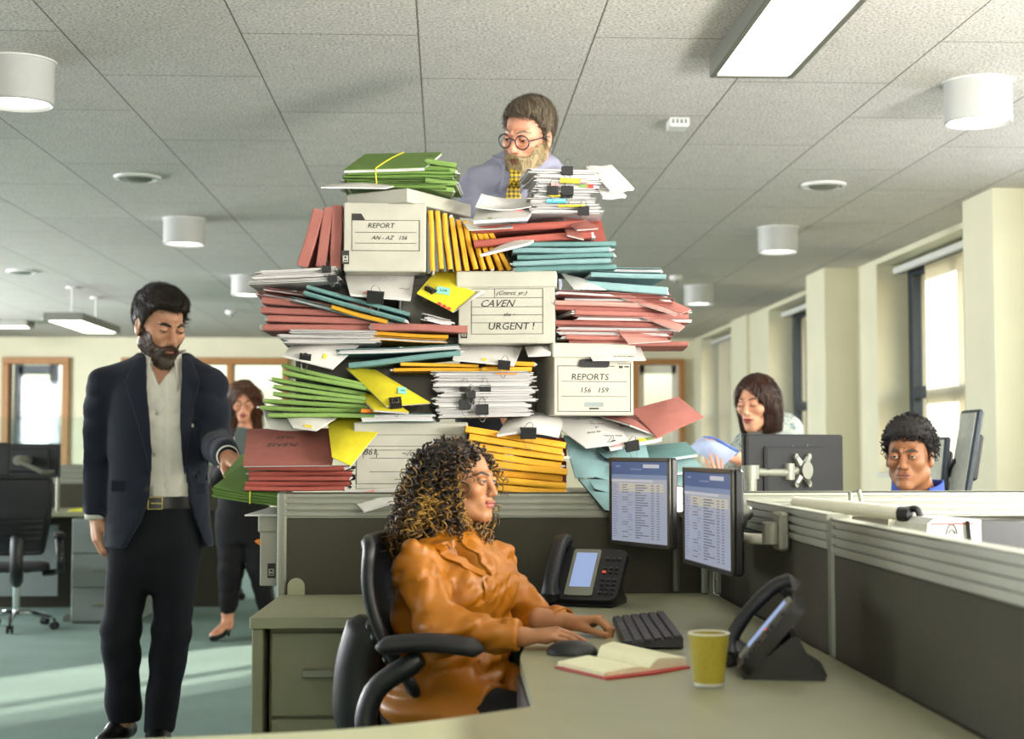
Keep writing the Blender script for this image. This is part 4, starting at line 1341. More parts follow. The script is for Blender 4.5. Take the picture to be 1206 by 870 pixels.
def archive_box(label, xl, xr, yt, yb, d, D, rz=0, lid=.05, lid_over=.006, mm='box', texts=(), frame=True, hole=False, style=0, lid_on=True):
    """front face between photo pixels xl..xr, yt..yb at depth d"""
    A = at(xl, yb, d); B = at(xr, yb, d); Tz = at((xl + xr) / 2, yt, d).z
    W = (B.x - A.x) / math.cos(rz); H = Tz - A.z
    c = Vector(((A.x + B.x) / 2, d, A.z))
    t = thing('archive_box', label, 'box', c, rz, 'white archive boxes in the tower' if mm == 'box' else 'dark boxes in the tower')
    h = H - (lid * .8 if lid_on else 0)
    MB().box((0, D / 2, H / 2 if not lid_on else (H - .004) / 2), (W - 2 * lid_over, D - 2 * lid_over, H - .004 if lid_on else H), bev=.003).obj('body', M[mm], t, smooth=0)
    if lid_on:
        MB().box((0, D / 2, H - lid / 2), (W, D, lid), bev=.004).obj('lid', M[mm], t, smooth=0)
    y = lid_over - .0008
    fr = front_frame((0, y, 0))
    w = W - 2 * lid_over
    hh = H - (lid if lid_on else 0)
    if frame:
        b = MB(); q = .0014
        def ln(x0, z0, x1, z1, qq=q):
            if abs(x1 - x0) > abs(z1 - z0): b.box(((x0 + x1) / 2, y, (z0 + z1) / 2), (abs(x1 - x0) + qq, .0008, qq))
            else: b.box(((x0 + x1) / 2, y, (z0 + z1) / 2), (qq, .0008, abs(z1 - z0) + qq))
        if style == 0:      # REPORT box
            x0, x1, z0, z1 = -w * .40, w * .42, hh * .30, hh * .74
            ln(x0, z0, x1, z0, .0018); ln(x0, z1, x1, z1); ln(x0, z0, x0, z1 + .02); ln(x1, z0, x1, z1, .0022)
            ln(x0 + .01, (z0 * 2 + z1) / 3 - .008, x1 - .01, (z0 * 2 + z1) / 3 - .008); ln(x0 + .01, (z0 + 2 * z1) / 3 - .006, x1 - .01, (z0 + 2 * z1) / 3 - .006)
            b.prism([(x0, z1), (x0, z1 + .02), (x0 + .028, z1 + .02), (x0 + .04, z1)], lambda x, z: Vector((x, y - .0004, z)), lambda x, z: Vector((x, y + .0004, z)))
        elif style == 1:    # URGENT box
            x0, x1, z0, z1 = -w * .36, w * .38, hh * .17, hh * .98
            for f in (0, .25, .42, .60, .80): ln(x0, z0 + (z1 - z0) * f, x1, z0 + (z1 - z0) * f)
            ln(x0, z1, x1, z1); ln(x0, z0, x0, z0 + (z1 - z0) * .8); ln(x1, z0, x1, z1); ln(x0 + .07, z0 + (z1 - z0) * .8, x0 + .07, z1)
        elif style == 2:    # REPORTS box
            x0, x1, z0, z1 = -w * .45, w * .46, hh * .07, hh * .86
            ln(x0, z0, x1, z0, .002); ln(x0, z1, x1 - .05, z1, .002); ln(x0, z0, x0, z1); ln(x1, z0, x1, z1 + .008, .002); ln(x1 - .04, z1 + .008, x1, z1 + .008); 
            for f in (.33, .66): ln(x0 + .012, z0 + (z1 - z0) * f, x1 - .012, z0 + (z1 - z0) * f)
            b.box((x1 - .03, y, z1 - .002), (.012, .0008, .007)); b.box((x1 - .012, y, z1 - .001), (.014, .0008, .004))
        else:               # lower box
            x0, x1, z0, z1 = -w * .49, w * .49, hh * .1, hh * .80
            for f in (0, .32, .68, 1.0): ln(x0 if f in (0, 1.0) else x0 + .04, z0 + (z1 - z0) * f, x1, z0 + (z1 - z0) * f)
            ln(x0, z0, x0, z1); ln(x0 + .02, z0 + (z1 - z0) * .68, x0 + .02, z1 - .012); ln(x0 + .06, z0 + (z1 - z0) * .68, x0 + .06, z1 - .012); ln(x0 + .02, z1 - .012, x1, z1 - .012)
        b.obj('printed_frame', M['ink'], t, smooth=0)
    if hole:
        b = MB(); o2 = [(x, z) for x, z in rounded_poly([(-.047, -.0125), (.047, -.0125), (.047, .0125), (-.047, .0125)], .0124)]
        b.prism(o2, lambda x, z: Vector((x, -.001, H - lid - .016 + z)), lambda x, z: Vector((x, .004, H - lid - .016 + z)))
        b.obj('handle_hole', M['black_matte'], t, smooth=0)
        b = MB(); b.prism(rounded_poly([(-.03, -.007), (.03, -.007), (.03, .007), (-.03, .007)], .0069), lambda x, z: Vector((x, y - .0002, hh * .19 + z)), lambda x, z: Vector((x, y + .001, hh * .19 + z))); b.obj('oval_mark', M['ped_grey'], t, smooth=0)
        b = MB(); b.box((.0, y, hh * .19 - .012), (.03, .0008, .005)); b.obj('printed_strip', M['ink'], t, smooth=0)
    for (s, fx, fz, size, sh) in texts:
        wire_text('handwriting', s, size, M['ink'], front_frame((w * fx, y - .0003, hh * fz)), t, shear=sh, align='CENTER', extrude=.0002, sx=1.05)
    return t

def stamp(t, x, z, y, s=1.0):
    b = MB(); b.box((x, y, z), (.02 * s, .0008, .038 * s)); o = b.obj('printed_symbol', M['ink'], t, smooth=0)
    b = MB(); b.box((x, y - .0007, z - .004 * s), (.014 * s, .0006, .018 * s)); b.obj('symbol_field', M['box'], o, smooth=0)
    b = MB(); b.box((x, y - .0012, z + .0 * s), (.006 * s, .0006, .005 * s)); b.box((x, y - .0012, z - .009 * s), (.010 * s, .0006, .003 * s)); b.obj('symbol_mark', M['ink'], o, smooth=0)

# support under the left end of the tower
t = thing('side_table', 'small grey table hidden behind the left end of the dark screen', 'table', (-.36, 4.8, 0))
MB().box((0, 0, .728), (.23, .46, .024), bev=.003).obj('top', M['desk'], t, smooth=0)
for sx in (-1, 1): MB().box((sx * .1, 0, .358), (.025, .42, .716)).obj('leg', M['alu_dark'], t, smooth=0)
bx_ = archive_box('narrow worn archive box hanging over beside the end post of the dark screen', 303, 403, 605, 690, 4.56, .38, lid=.055, frame=False)
stamp(bx_, -.085, .045, .005, 1.15)
tb = MB(); tb.add([(-.118, -.004, .14), (-.118, -.004, .12), (-.135, -.006, .133), (-.128, -.005, .139)], [(0, 1, 2, 3)]); tb.add([(-.118, -.005, .14), (-.118, -.005, .12), (-.135, -.007, .133), (-.128, -.006, .139)], [(3, 2, 1, 0)])
tb.obj('orange_tab', M['orange'], bx_, smooth=0)
patch('paper_sheet', 'loose white papers lying on the narrow archive box by the end post', 'papers', (at(318, 597, 4.75), at(345, 597, 4.75), at(338, 606, 4.53), at(288, 606, 4.53)), M['paper'], th=.004, group='loose papers', bulge=.004)
# banded green folders the man touches
G = 'green folders the man in the suit reaches for'
zrise = .0
for i in range(4):
    z = .0085 * i
    o, fr = patch('card_folder', 'green folder in the banded bundle by the suited man, ' + ('topmost' if i == 3 else 'lowest' if i == 0 else ORD[3 - i] + ' from top'), 'folder',
          (at(283 + 3 * i, 551, 5.0) + Vector((0, 0, z)), at(352, 556, 4.90) + Vector((0, 0, z)), at(338 - i, 596, 4.53) + Vector((0, 0, z)), at(249 + 2 * (i % 2), 583, 4.62) + Vector((0, 0, z))), M['dgreen'], th=.002, under=.0045, under_m=M['dgreen'], group=G, bulge=.006, wave=.001)
    if i == 3:
        b = MB()
        for w_ in (-.001, .001):
            q0, q1 = fr(.52, .02).translation, fr(.52, 1.0).translation
            b.tube([fr(.52 + w_, v, .002).translation for v in np.linspace(.03, 1, 8)] + [fr(.52, 1.0, .002).translation + Vector((0, -.004, -.018)), fr(.52, 1.0).translation + Vector((0, .0, -.034))], .002, 6)
        b.obj('rubber_band', M['band'], o, world=False)
# green single folder tipped up near the hand
patch('card_folder', 'green folder corner standing up beside the hand of the suited man', 'folder', (at(284, 535, 5.24), at(326, 538, 5.16), at(332, 566, 4.74), at(262, 560, 4.80)), M['green'], th=.003, group=G, bulge=.003)
# pink pile bottom left with PLEASE FILES
pile(5, (288, 548, 578), (408, 548, 578), M['rust'], 'rust pink folder', 'in the pile at the tower foot, left', 'rust folders at the foot of the tower', d=4.56, seed=3, xj=6, yawj=.09, open_p=.0)
o, fr = patch('card_folder', 'rust pink folder with pencilled words PLEASE FILES tipped towards the camera', 'folder', (at(291, 505, 4.74), at(399, 504, 4.74), at(391, 547, 4.52), at(286, 548, 4.52)), M['pink'], th=.0025, under=.004, group='rust folders at the foot of the tower', bulge=.004)
fu = fr(.42, .45) @ Matrix.Rotation(PI, 4, 'Z')
wire_text('handwriting', 'PLEASE', .03, M['pencil'], fu @ Matrix.Translation((0, 0, 0)), o, shear=.2, align='CENTER', extrude=.0002)
wire_text('handwriting', 'FILES', .026, M['pencil'], fu @ Matrix.Translation((-.005, -.05, 0)), o, shear=.2, align='CENTER', extrude=.0002)
b = MB(); line_rows(b, fr(.85, .15), -.05, .04, 0, 6, .016); b.obj('printed_lines', M['pencil'], o, smooth=0)
# lower white box
archive_box('white archive box at the foot of the tower behind the curly haired woman', 416, 551, 497, 576, 4.58, .4, style=3, lid=.04, texts=(('861.', -.36, .64, .026, .2), ('~/co. 10', .05, .62, .026, .4)))
# white papers hanging over the rail with pink note
o, fr = patch('paper_bundle', 'white papers with a pink note hanging over the screen rail beside the curly hair', 'papers', (at(404, 577, 4.56), at(470, 574, 4.56), at(472, 588, 4.455), at(428, 601, 4.445)), M['paper'], th=.002, under=.006, group='loose papers', bulge=.006)
note(o, fr(.32, .35), .055, .03, 'note_pink', 'Coffee', .014, rot=.1)
clip_on(o, fr(.97, .55) @ Matrix.Rotation(PI / 2, 4, 'Z') @ Matrix.Translation((0, -.004, -.004)), .026)
# amber envelopes, lower middle
pile(9, (551, 499, 585), (662, 520, 592), M['yellow'], 'amber envelope', 'of the pile behind the curly haired woman', 'amber envelopes at the foot of the tower', d=4.50, D=.28, seed=8, name='document_envelope', cat='envelope', xj=6, yawj=.10, open_p=.1, fill=.95)
# dark red folder edges behind them
pile(1, (600, 505, 578), (672, 505, 578), M['rust'], 'dark red box file', 'standing between the amber envelopes and teal folders', 'dark red box files', d=4.66, D=.25, seed=2, name='box_file', cat='box file', open_p=0)
# papers on top of the amber pile
o, fr = patch('paper_bundle', 'white printed page curling over the amber envelopes, held by a black clip', 'papers', (at(601, 487, 4.72), at(664, 492, 4.70), at(659, 513, 4.47), at(585, 512, 4.46)), M['paper'], th=.0015, under=.006, group='loose papers', bulge=.014, bu=.012)
print_rows(o, fr(.2, .3), .12, 8, .011, .0015, 4)
clip_on(o, fr(.5, 1.0) @ Matrix.Translation((0, -.002, -.004)), .045)
o, fr = patch('paper_sheet', 'white sheet with handwritten notes drooping below the reports box', 'papers', (at(640, 491, 4.70), at(722, 489, 4.70), at(742, 521, 4.47), at(690, 527, 4.45)), M['paper'], th=.001, under=.003, group='loose papers', bulge=.012)
for s, u, v in (('JOB LIST', .45, .2), ('re', .55, .33), ('No. 2171', .62, .42), ('51', .55, .55), ('Shop by', .42, .68), ('TEAM MIX', .72, .8)):
    wire_text('handwriting', s, .013, M['ink'], fr(u, v), o, shear=.2, align='CENTER', extrude=.0002)
o, fr = patch('paper_bundle', 'white papers with coloured tabs and black clips above the teal folders', 'papers', (at(700, 493, 4.74), at(765, 490, 4.70), at(780, 516, 4.47), at(718, 528, 4.45)), M['paper'], th=.0015, under=.008, group='loose papers', bulge=.008)
clip_on(o, fr(.42, 1.0) @ Matrix.Translation((0, -.002, -.005)), .04)
clip_on(o, fr(.04, .88) @ Matrix.Rotation(.4, 4, 'Z') @ Matrix.Translation((0, -.002, -.005)), .034)
for u, mm in ((.62, 'note_yellow'), (.78, 'green'), (.9, 'note_pink'), (.15, 'note_pink')): note(o, fr(u, .95, .002), .022, .02, mm, name='page_tab')
b = MB(); ff = fr(.55, .35); b.add([ff @ Vector(p) for p in ((-.05, -.03, 0), (.06, -.03, 0), (.06, .03, 0), (-.05, .03, 0))], [(0, 1, 2, 3)]); b.obj('printed_box', mat('grey_print', '#b39a94', .8), o, smooth=0)
# open pink folder with the big flap
o, fr = patch('card_folder', 'large salmon pink folder standing out to the right below the reports box', 'folder', (at(743, 482, 4.64), at(799, 467, 4.70), at(829, 491, 4.60), at(774, 515, 4.46)), M['pink'], th=.002, under=.0, group='pink folders by the reports box', bulge=.006)
b = MB(); line_rows(b, fr(.78, .13), -.045, .035, 0, 6, .012); b.obj('printed_lines', M['pencil'], o, smooth=0)
patch('card_folder', 'half open pink folder under the big salmon flap', 'folder', (at(706, 489, 4.66), at(750, 488, 4.72), at(775, 512, 4.50), at(742, 499, 4.50)), M['pink'], th=.002, under=.005, group='pink folders by the reports box', bulge=.01)
# teal folders drooping at the right foot
o, fr = patch('card_folder', 'pale teal folder hanging open over the rail left of the lit monitor', 'folder', (at(664, 512, 4.60), at(712, 522, 4.66), at(732, 560, 4.50), at(678, 562, 4.47)), M['sky'], th=.002, under=.004, group='teal folders hanging over the rail', bulge=.01)
b = MB(); line_rows(b, fr(.3, .35), -.02, .05, 0, 5, .012); b.obj('printed_lines', M['pencil'], o, smooth=0)
for i, (q, lab) in enumerate((
        (((700, 528), (760, 520), (768, 556), (712, 538)), 'pale teal folder with black open edge, topmost of those curling behind the left monitor'),
        (((690, 545), (770, 548), (772, 585), (697, 560)), 'pale teal folder curling behind the left monitor, second from the top'),
        (((688, 556), (775, 562), (778, 602), (700, 575)), 'pale teal folder curling behind the left monitor, third from the top'),
        (((680, 562), (770, 580), (775, 618), (712, 600)), 'pale teal folder curling lowest over the rail behind the left monitor'))):
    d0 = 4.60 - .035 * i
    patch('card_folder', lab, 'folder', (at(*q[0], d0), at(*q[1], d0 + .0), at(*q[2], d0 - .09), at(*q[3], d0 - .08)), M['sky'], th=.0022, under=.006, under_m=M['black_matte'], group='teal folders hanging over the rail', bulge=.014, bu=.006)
o, fr = patch('card_folder', 'flat teal folder sticking out above the two lit monitors', 'folder', (at(745, 526, 4.72), at(808, 520, 4.72), at(822, 534, 4.62), at(740, 546, 4.50)), M['teal'], th=.003, under=.006, group='teal folders at the right foot', bulge=.006)
patch('card_folder', 'teal folder between the two lit monitors, second layer', 'folder', (at(750, 541, 4.66), at(812, 534, 4.66), at(830, 552, 4.56), at(760, 560, 4.50)), M['sky'], th=.003, under=.006, group='teal folders at the right foot', bulge=.004)
patch('card_folder', 'lower teal folder seen between the two lit monitors', 'folder', (at(760, 556, 4.60), at(815, 552, 4.60), at(826, 574, 4.53), at(770, 590, 4.50)), M['sky'], th=.003, under=.006, group='teal folders at the right foot', bulge=.004)
# lime hanging folder lower left
o, fr = patch('card_folder', 'bright yellow folder drooping in front of the lower white box', 'folder', (at(385, 490, 4.70), at(457, 494, 4.62), at(413, 548, 4.475), at(391, 538, 4.475)), M['lime'], th=.002, under=.003, group='bright yellow folders', bulge=.012)
# white papers under the green pile
o, fr = patch('paper_bundle', 'white page with black clip slanting under the green folders', 'papers', (at(330, 478, 4.72), at(412, 482, 4.70), at(372, 506, 4.49), at(345, 502, 4.49)), M['paper'], th=.0015, under=.004, group='loose papers', bulge=.008)
clip_on(o, fr(.32, .3) @ Matrix.Rotation(.7, 4, 'Z'), .03)
print_rows(o, fr(.55, .3), .09, 5, .012, .0016, 5)
note(o, fr(.62, .94, .002), .022, .016, 'note_yellow', name='page_tab')
patch('paper_bundle', 'untidy white papers sticking out left below the green folders', 'papers', (at(308, 478, 4.76), at(372, 478, 4.76), at(372, 505, 4.55), at(316, 503, 4.55)), M['paper'], th=.0015, under=.006, group='loose papers', bulge=.01, wave=.002)
# green fanned pile left
pile(8, (312, 424, 491), (438, 452, 492), M['green'], 'green folder', 'of the fanned pile at left', 'green folders fanned at the left', d=4.56, seed=12, xj=9, yawj=.05, open_p=.0, fill=1.0, D=.24, ends=(16, -2))
# lime folders with clip
o, fr = patch('card_folder', 'bright yellow folder with black clip and mint note curling beside the green pile', 'folder', (at(408, 433, 4.62), at(442, 435, 4.62), at(507, 474, 4.50), at(455, 478, 4.49)), M['lime'], th=.002, under=.004, group='bright yellow folders', bulge=.016)
clip_on(o, fr(.25, .96) @ Matrix.Translation((0, -.002, -.003)), .036)
note(o, fr(.68, .72, .002), .026, .03, 'note_teal', 'Lia', .012)
patch('card_folder', 'second bright yellow folder showing under the clipped one', 'folder', (at(420, 462, 4.60), at(455, 466, 4.58), at(482, 485, 4.50), at(440, 482, 4.50)), M['lime'], th=.002, under=.006, group='bright yellow folders', bulge=.01)
pile(1, (430, 486, 497), (512, 485, 496), M['teal'], 'slim teal folder with white papers', 'under the clipped bright yellow folder', 'slim teal folders', d=4.53, seed=4, open_p=1)
pile(1, (422, 481, 486), (468, 480, 485), M['orange'], 'narrow orange folder', 'sandwiched above the slim teal folder', 'orange folders', d=4.52, seed=5, open_p=0)
# big clipped paper stack in the middle
paper_pile(9, (514, 437, 492), (626, 437, 490), 'white papers', 'in the stack below the urgent box', 'white paper bundles in the middle stack', d=4.54, D=.22, seed=6, clips=((1, .48, .038), (2, .32, .036), (3, .33, .036), (5, .3, .034), (5, .5, .034), (4, .32, .03)), tabs=((8, .75, .06, .004, 'orange'),), xj=6, jit=.010)
# REPORTS box
b2 = archive_box('white archive box marked REPORTS 156 159 on the right of the tower', 650, 750, 404, 489, 4.54, .30, rz=math.radians(7), style=2, lid=.045, hole=True, texts=(('REPORTS', -.05, .62, .027, .1), ('156   159', .0, .40, .022, .2)))
o, fr = patch('paper_sheet', 'white sheet with lime note laid over the lid of the reports box', 'papers', (at(684, 404, 4.66), at(752, 403, 4.66), at(761, 424, 4.505), at(698, 424, 4.505)), M['paper'], th=.001, under=.002, group='loose papers', bulge=.006)
note(o, fr(.28, .42), .068, .038, 'note_lime', 'check\narchive', .012)
print_rows(o, fr(.62, .3), .06, 4, .01, .0016, 9)
wire_text('handwriting', 'to sort by date', .010, M['ink'], fr(.6, .86), o, align='CENTER', extrude=.0002)
patch('paper_sheet', 'folded white sheets sticking out left of the reports box lid', 'papers', (at(618, 408, 4.62), at(650, 405, 4.62), at(648, 418, 4.50), at(622, 419, 4.50)), M['paper'], th=.003, group='loose papers', bulge=.01)
# amber envelopes + papers above the middle stack
pile(2, (468, 424, 437), (567, 428, 437), M['yellow'], 'amber envelope', 'lying under the teal folders at centre', 'amber envelopes at the centre', d=4.52, seed=15, name='document_envelope', cat='envelope', open_p=0, D=.24)
pile(2, (569, 423, 437), (628, 425, 437), M['yellow'], 'amber envelope', 'lying on the clipped paper stack', 'amber envelopes at the centre', d=4.53, seed=16, name='document_envelope', cat='envelope', open_p=0, D=.24)
o, fr = patch('paper_bundle', 'white printed page with black clip below the urgent box', 'papers', (at(540, 403, 4.70), at(617, 404, 4.70), at(606, 430, 4.485), at(533, 423, 4.485)), M['paper'], th=.0015, under=.003, group='loose papers', bulge=.006)
print_rows(o, fr(.15, .3), .14, 5, .012, .0012, 11)
clip_on(o, fr(.83, .98) @ Matrix.Translation((0, -.002, -.003)), .036)
note(o, fr(.5, .92, .002), .012, .02, 'note_yellow', name='page_tab')
# teal folders mid left
pile(2, (405, 404, 433), (534, 404, 419), M['teal'], 'deep teal folder', 'of the two above the green pile', 'teal folders at the centre left', d=4.53, seed=17, open_p=.2, xj=10, yawj=.1)
o, fr = patch('paper_bundle', 'large curled white page with black clip and yellow tab above the green pile', 'papers', (at(344, 405, 4.66), at(426, 403, 4.66), at(392, 434, 4.50), at(333, 419, 4.50)), M['paper'], th=.0015, under=.003, group='loose papers', bulge=.014)
clip_on(o, fr(.42, .93) @ Matrix.Rotation(.15, 4, 'Z'), .034)
note(o, fr(.72, .75, .002), .010, .026, 'note_yellow', name='page_tab')
paper_pile(3, (334, 387, 404), (448, 389, 404), 'white paper bundle', 'below the fanned pink folders', 'white papers at the left', d=4.55, seed=18, xj=8, jit=.012)
# dark boxes filling the core
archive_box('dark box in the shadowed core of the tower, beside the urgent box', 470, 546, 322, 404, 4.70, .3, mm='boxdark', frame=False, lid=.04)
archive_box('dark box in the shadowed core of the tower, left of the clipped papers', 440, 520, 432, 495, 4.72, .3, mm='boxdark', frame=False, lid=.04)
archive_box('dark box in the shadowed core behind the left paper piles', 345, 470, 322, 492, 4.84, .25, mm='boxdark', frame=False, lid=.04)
# pink pile left
pile(4, (308, 347, 389), (438, 358, 390), M['pink'], 'pink folder', 'of the fanned pile left of the teal folder', 'pink folders fanned at the left', d=4.58, seed=21, xj=7, yawj=.05, open_p=.15, fill=.95, ends=(-4, 0))
pile(2, (305, 335, 347), (400, 352, 362), M['pink'], 'pink folder', 'of the pair slanting at the upper left', 'pink folders fanned at the left', d=4.59, seed=22, xj=4, open_p=.3, yawj=.03)
pile(1, (432, 378, 388), (546, 382, 392), M['pink'], 'long pink folder with white papers', 'pointing at the urgent box', 'pink folders fanned at the left', d=4.51, seed=23, open_p=.0)
pile(2, (432, 388, 400), (529, 394, 404), M['yellow'], 'thin amber envelope', 'under the long pink folder', 'thin amber envelopes', d=4.55, seed=24, name='document_envelope', cat='envelope', open_p=.2)
pile(1, (385, 358, 364), (452, 376, 382), M['yellow'], 'single amber envelope', 'slanting across the pink folders', 'thin amber envelopes', d=4.53, seed=25, name='document_envelope', cat='envelope', open_p=0)
# teal slanting
pile(3, (346, 333, 354), (488, 365, 388), M['teal'], 'teal folder', 'of the three slanting down from the left', 'teal folders slanting at the left', d=4.52, seed=26, xj=8, open_p=.4, yawj=.04, ends=(10, -12), fill=.7)
# white documents upper left
paper_pile(3, (300, 319, 335), (396, 313, 331), 'white document wad', 'jutting out left below the report box', 'white papers jutting left', d=4.55, seed=28, xj=6, jit=.012, clips=((2, .9, .028), (0, .95, .026)))
o, fr = patch('paper_bundle', 'white pages with black clip and pink tab below the report box', 'papers', (at(405, 320, 4.70), at(489, 319, 4.70), at(484, 352, 4.49), at(412, 346, 4.49)), M['paper'], th=.0015, under=.006, group='loose papers', bulge=.006)
print_rows(o, fr(.4, .3), .09, 4, .014, .0014, 13)
clip_on(o, fr(.42, .98) @ Matrix.Translation((0, -.002, -.004)), .05)
note(o, fr(.26, .93, .002), .014, .018, 'note_pink', name='page_tab'); note(o, fr(.55, .1, .002), .012, .03, 'note_red', name='page_tab')
b = MB(); b.tube([fr(.8, .7, .001) @ Vector(p) for p in ((0, 0, 0), (.01, .006, 0), (.018, -.003, 0), (.028, .008, 0), (.03, -.002, 0))], .0006, 4); b.obj('signature', M['ink'], o)
pile(1, (498, 367, 376), (535, 372, 384), M['paper'], 'small white document with clip', 'resting against the urgent box', 'small white documents', d=4.53, seed=30, open_p=1, name='document', cat='papers')
# lime folder over the urgent box
o, fr = patch('card_folder', 'bright yellow folder with mint note draped against the urgent box', 'folder', (at(512, 320, 4.66), at(588, 319, 4.64), at(533, 367, 4.47), at(491, 345, 4.48)), M['lime'], th=.002, under=.002, group='bright yellow folders', bulge=.008)
clip_on(o, fr(.22, .82) @ Matrix.Rotation(-.4, 4, 'Z'), .03)
note(o, fr(.48, .72, .002), .04, .036, 'note_teal', 'LIA', .016, rot=.2)
for u in (.62, .75, .88): note(o, fr(u, .99, .002), .012, .012, 'note_red', name='page_tab')
patch('paper_sheet', 'white sheet curling over the lid edge of the urgent box', 'papers', (at(588, 318, 4.66), at(610, 319, 4.66), at(545, 360, 4.475), at(534, 368, 4.475)), M['paper'], th=.001, group='loose papers', bulge=.006)
# URGENT box
b3 = archive_box('white archive box marked CAVEN URGENT in the middle of the tower', 537, 655, 319, 404, 4.535, .30, rz=math.radians(-6), style=1, lid=.05, texts=(('Hs.', -.29, .87, .018, .3), ('(Cntrct. yr.)', .05, .87, .018, .5), ('CAVEN', -.1, .66, .03, .4), ('sha ~', .03, .49, .016, .5), ('URGENT !', .05, .25, .03, .15)))
stamp(b3, -.128, .035, .005, 1.0)
# pink pile right
pile(11, (666, 342, 405), (800, 346, 408), M['pink'], 'salmon pink folder', 'of the pile right of the urgent box', 'salmon folders at the right', d=4.55, seed=33, xj=15, yawj=.20, open_p=.25, fill=.95, dj=.015, mats=[M['pink'], M['pink'], M['pinkl']])
for i, (q, mm, lab) in enumerate(((((713, 344), (742, 343), (801, 365), (797, 371)), 'pinkl', 'uppermost pale pink cover fanning out right of the salmon pile'), (((738, 345), (770, 344), (814, 364), (803, 369)), 'pink', 'second pink cover fanning out right of the salmon pile'),
        (((740, 366), (772, 368), (807, 384), (800, 390)), 'pinkl', 'middle pale pink cover fanning out right of the salmon pile'), (((725, 386), (762, 386), (790, 401), (740, 404)), 'pinkl', 'lowest pale pink cover fanning out right of the salmon pile'))):
    patch('card_folder', lab, 'folder', (at(*q[0], 4.58), at(*q[1], 4.62), at(*q[2], 4.53), at(*q[3], 4.50)), M[mm], th=.002, under=.002, group='salmon folders at the right', bulge=.004)
# teal folders upper right
pile(5, (603, 283, 320), (722, 283, 316), M['teal'], 'pale teal folder', 'of the pile under the rust folders', 'teal folders at the upper right', d=4.53, seed=35, xj=6, yawj=.05, open_p=.15, mats=[M['teal'], M['sky']])
pile(2, (690, 311, 326), (780, 315, 328), M['sky'], 'pale teal folder', 'of the two pointing right above the salmon pile', 'teal folders at the upper right', d=4.55, seed=36, xj=5, open_p=.5, yawj=.1)
pile(1, (696, 328, 340), (786, 336, 347), M['sky'], 'pale teal folder', 'drooping on top of the salmon pile', 'teal folders at the upper right', d=4.54, seed=37, open_p=.6)
patch('paper_sheet', 'white papers curling between the urgent box lid and the salmon pile', 'papers', (at(660, 320, 4.64), at(690, 330, 4.64), at(714, 341, 4.50), at(676, 340, 4.50)), M['paper'], th=.002, group='loose papers', bulge=.01)
# amber upright envelopes
r = random.Random(5)
for i in range(10):
    x0 = 506 + i * 7.2; lean = 1 + i * 3.2
    top = at(x0 + 2 - max(0, 4 - i) , 247 + i * 2.8, 4.55 + .004 * i); bot = at(x0 + lean * .9, 318, 4.55 + .004 * i)
    # thin upright folder: spine towards the viewer
    me, pm = folder_mesh('document_envelope', (top - bot).length, .26, .015, M['yellow'], r, False)
    z = -(Vector((1, 0, 0))); x = (bot - top).normalized(); z = (z - x * z.dot(x)).normalized(); y = z.cross(x)
    if y.y < 0: z = -z; y = z.cross(x)
    o = link('document_envelope', me); link('papers', pm, o)
    o.matrix_basis = Matrix.Translation((top + bot) / 2) @ Matrix((x, y, z)).transposed().to_4x4() @ Matrix.Translation((0, .13, 0))
    tag(o, 'upright amber envelope right of the report box, ' + (ORD[i] + ' from the left' if i < 9 else 'last and most slanted'), 'envelope', 'upright amber envelopes')
# REPORT box
b4 = archive_box('white archive box marked REPORT at the upper left of the tower', 402, 504, 238, 319, 4.535, .36, style=0, lid_on=False, texts=(('REPORT', -.05, .63, .021, .2), ('AN - AZ   156', .05, .46, .017, .4)))
stamp(b4, -.118, .042, .005, 1.1)
# askew lid on top
q = at(480, 238, 4.50); psi = math.radians(-33)
RL = Matrix.Rotation(psi, 3, 'Z')
MB().box(Vector((q.x, q.y, q.z + .022)) + RL @ Vector((-.113, .18, 0)), (.226, .36, .042), RL, bev=.003).obj('askew_lid', M['box'], b4, smooth=0, world=True)
# pink upright folders left of the report box
for i, (xt, xb, lab) in enumerate(((397, 395, 'nearest the report box'), (388, 378, 'middle one'), (376, 356, 'outermost and open'))):
    top = at(xt, 240 + 3 * i, 4.57 + .0 * i); bot = at(xb, 313, 4.57)
    me, pm = folder_mesh('card_folder', (top - bot).length, .24, .034 if i != 1 else .03, M['pink'], r, False)
    x = (bot - top).normalized(); z = Vector((1, 0, 0)); z = (z - x * z.dot(x)).normalized(); y = z.cross(x)
    if y.y < 0: z = -z; y = z.cross(x)
    o = link('card_folder', me); link('papers', pm, o)
    o.matrix_basis = Matrix.Translation((top + bot) / 2) @ Matrix((x, y, z)).transposed().to_4x4() @ Matrix.Rotation(0, 4, 'X') @ Matrix.Translation((0, .12, -.017))
    tag(o, 'upright pink folder with papers beside the report box, ' + lab, 'folder', 'upright pink folders')
# top left: white sheet and banded green folders
patch('paper_sheet', 'white paper sticking out under the top green folders', 'papers', (at(392, 216, 4.62), at(470, 217, 4.62), at(455, 221, 4.50), at(378, 220, 4.47)), M['paper'], th=.004, group='loose papers', bulge=.008)
gp = pile(6, (406, 198, 219), (530, 196, 222), M['dgreen'], 'green folder', 'of the banded bundle on top of the tower', 'banded green folders on top', d=4.57, seed=40, xj=5, yawj=.07, open_p=.35, fill=.95, pitch=-.0)
o, fr = patch('card_folder', 'green folder tilted up at the very top under the yellow rubber band', 'folder', (at(430, 181, 4.80), at(521, 179, 4.82), at(500, 197, 4.55), at(404, 200, 4.55)), M['dgreen'], th=.002, under=.008, group='banded green folders on top', bulge=.004)
b = MB(); b.tube([fr(.5 - .10 * v, v, .002).translation for v in np.linspace(-.0, 1, 8)] + [fr(.40, 1).translation + Vector((0, -.012, -.012)), fr(.40, 1).translation + Vector((.004, -.014, -.05))], .0022, 6); b.obj('rubber_band', M['band'], o)
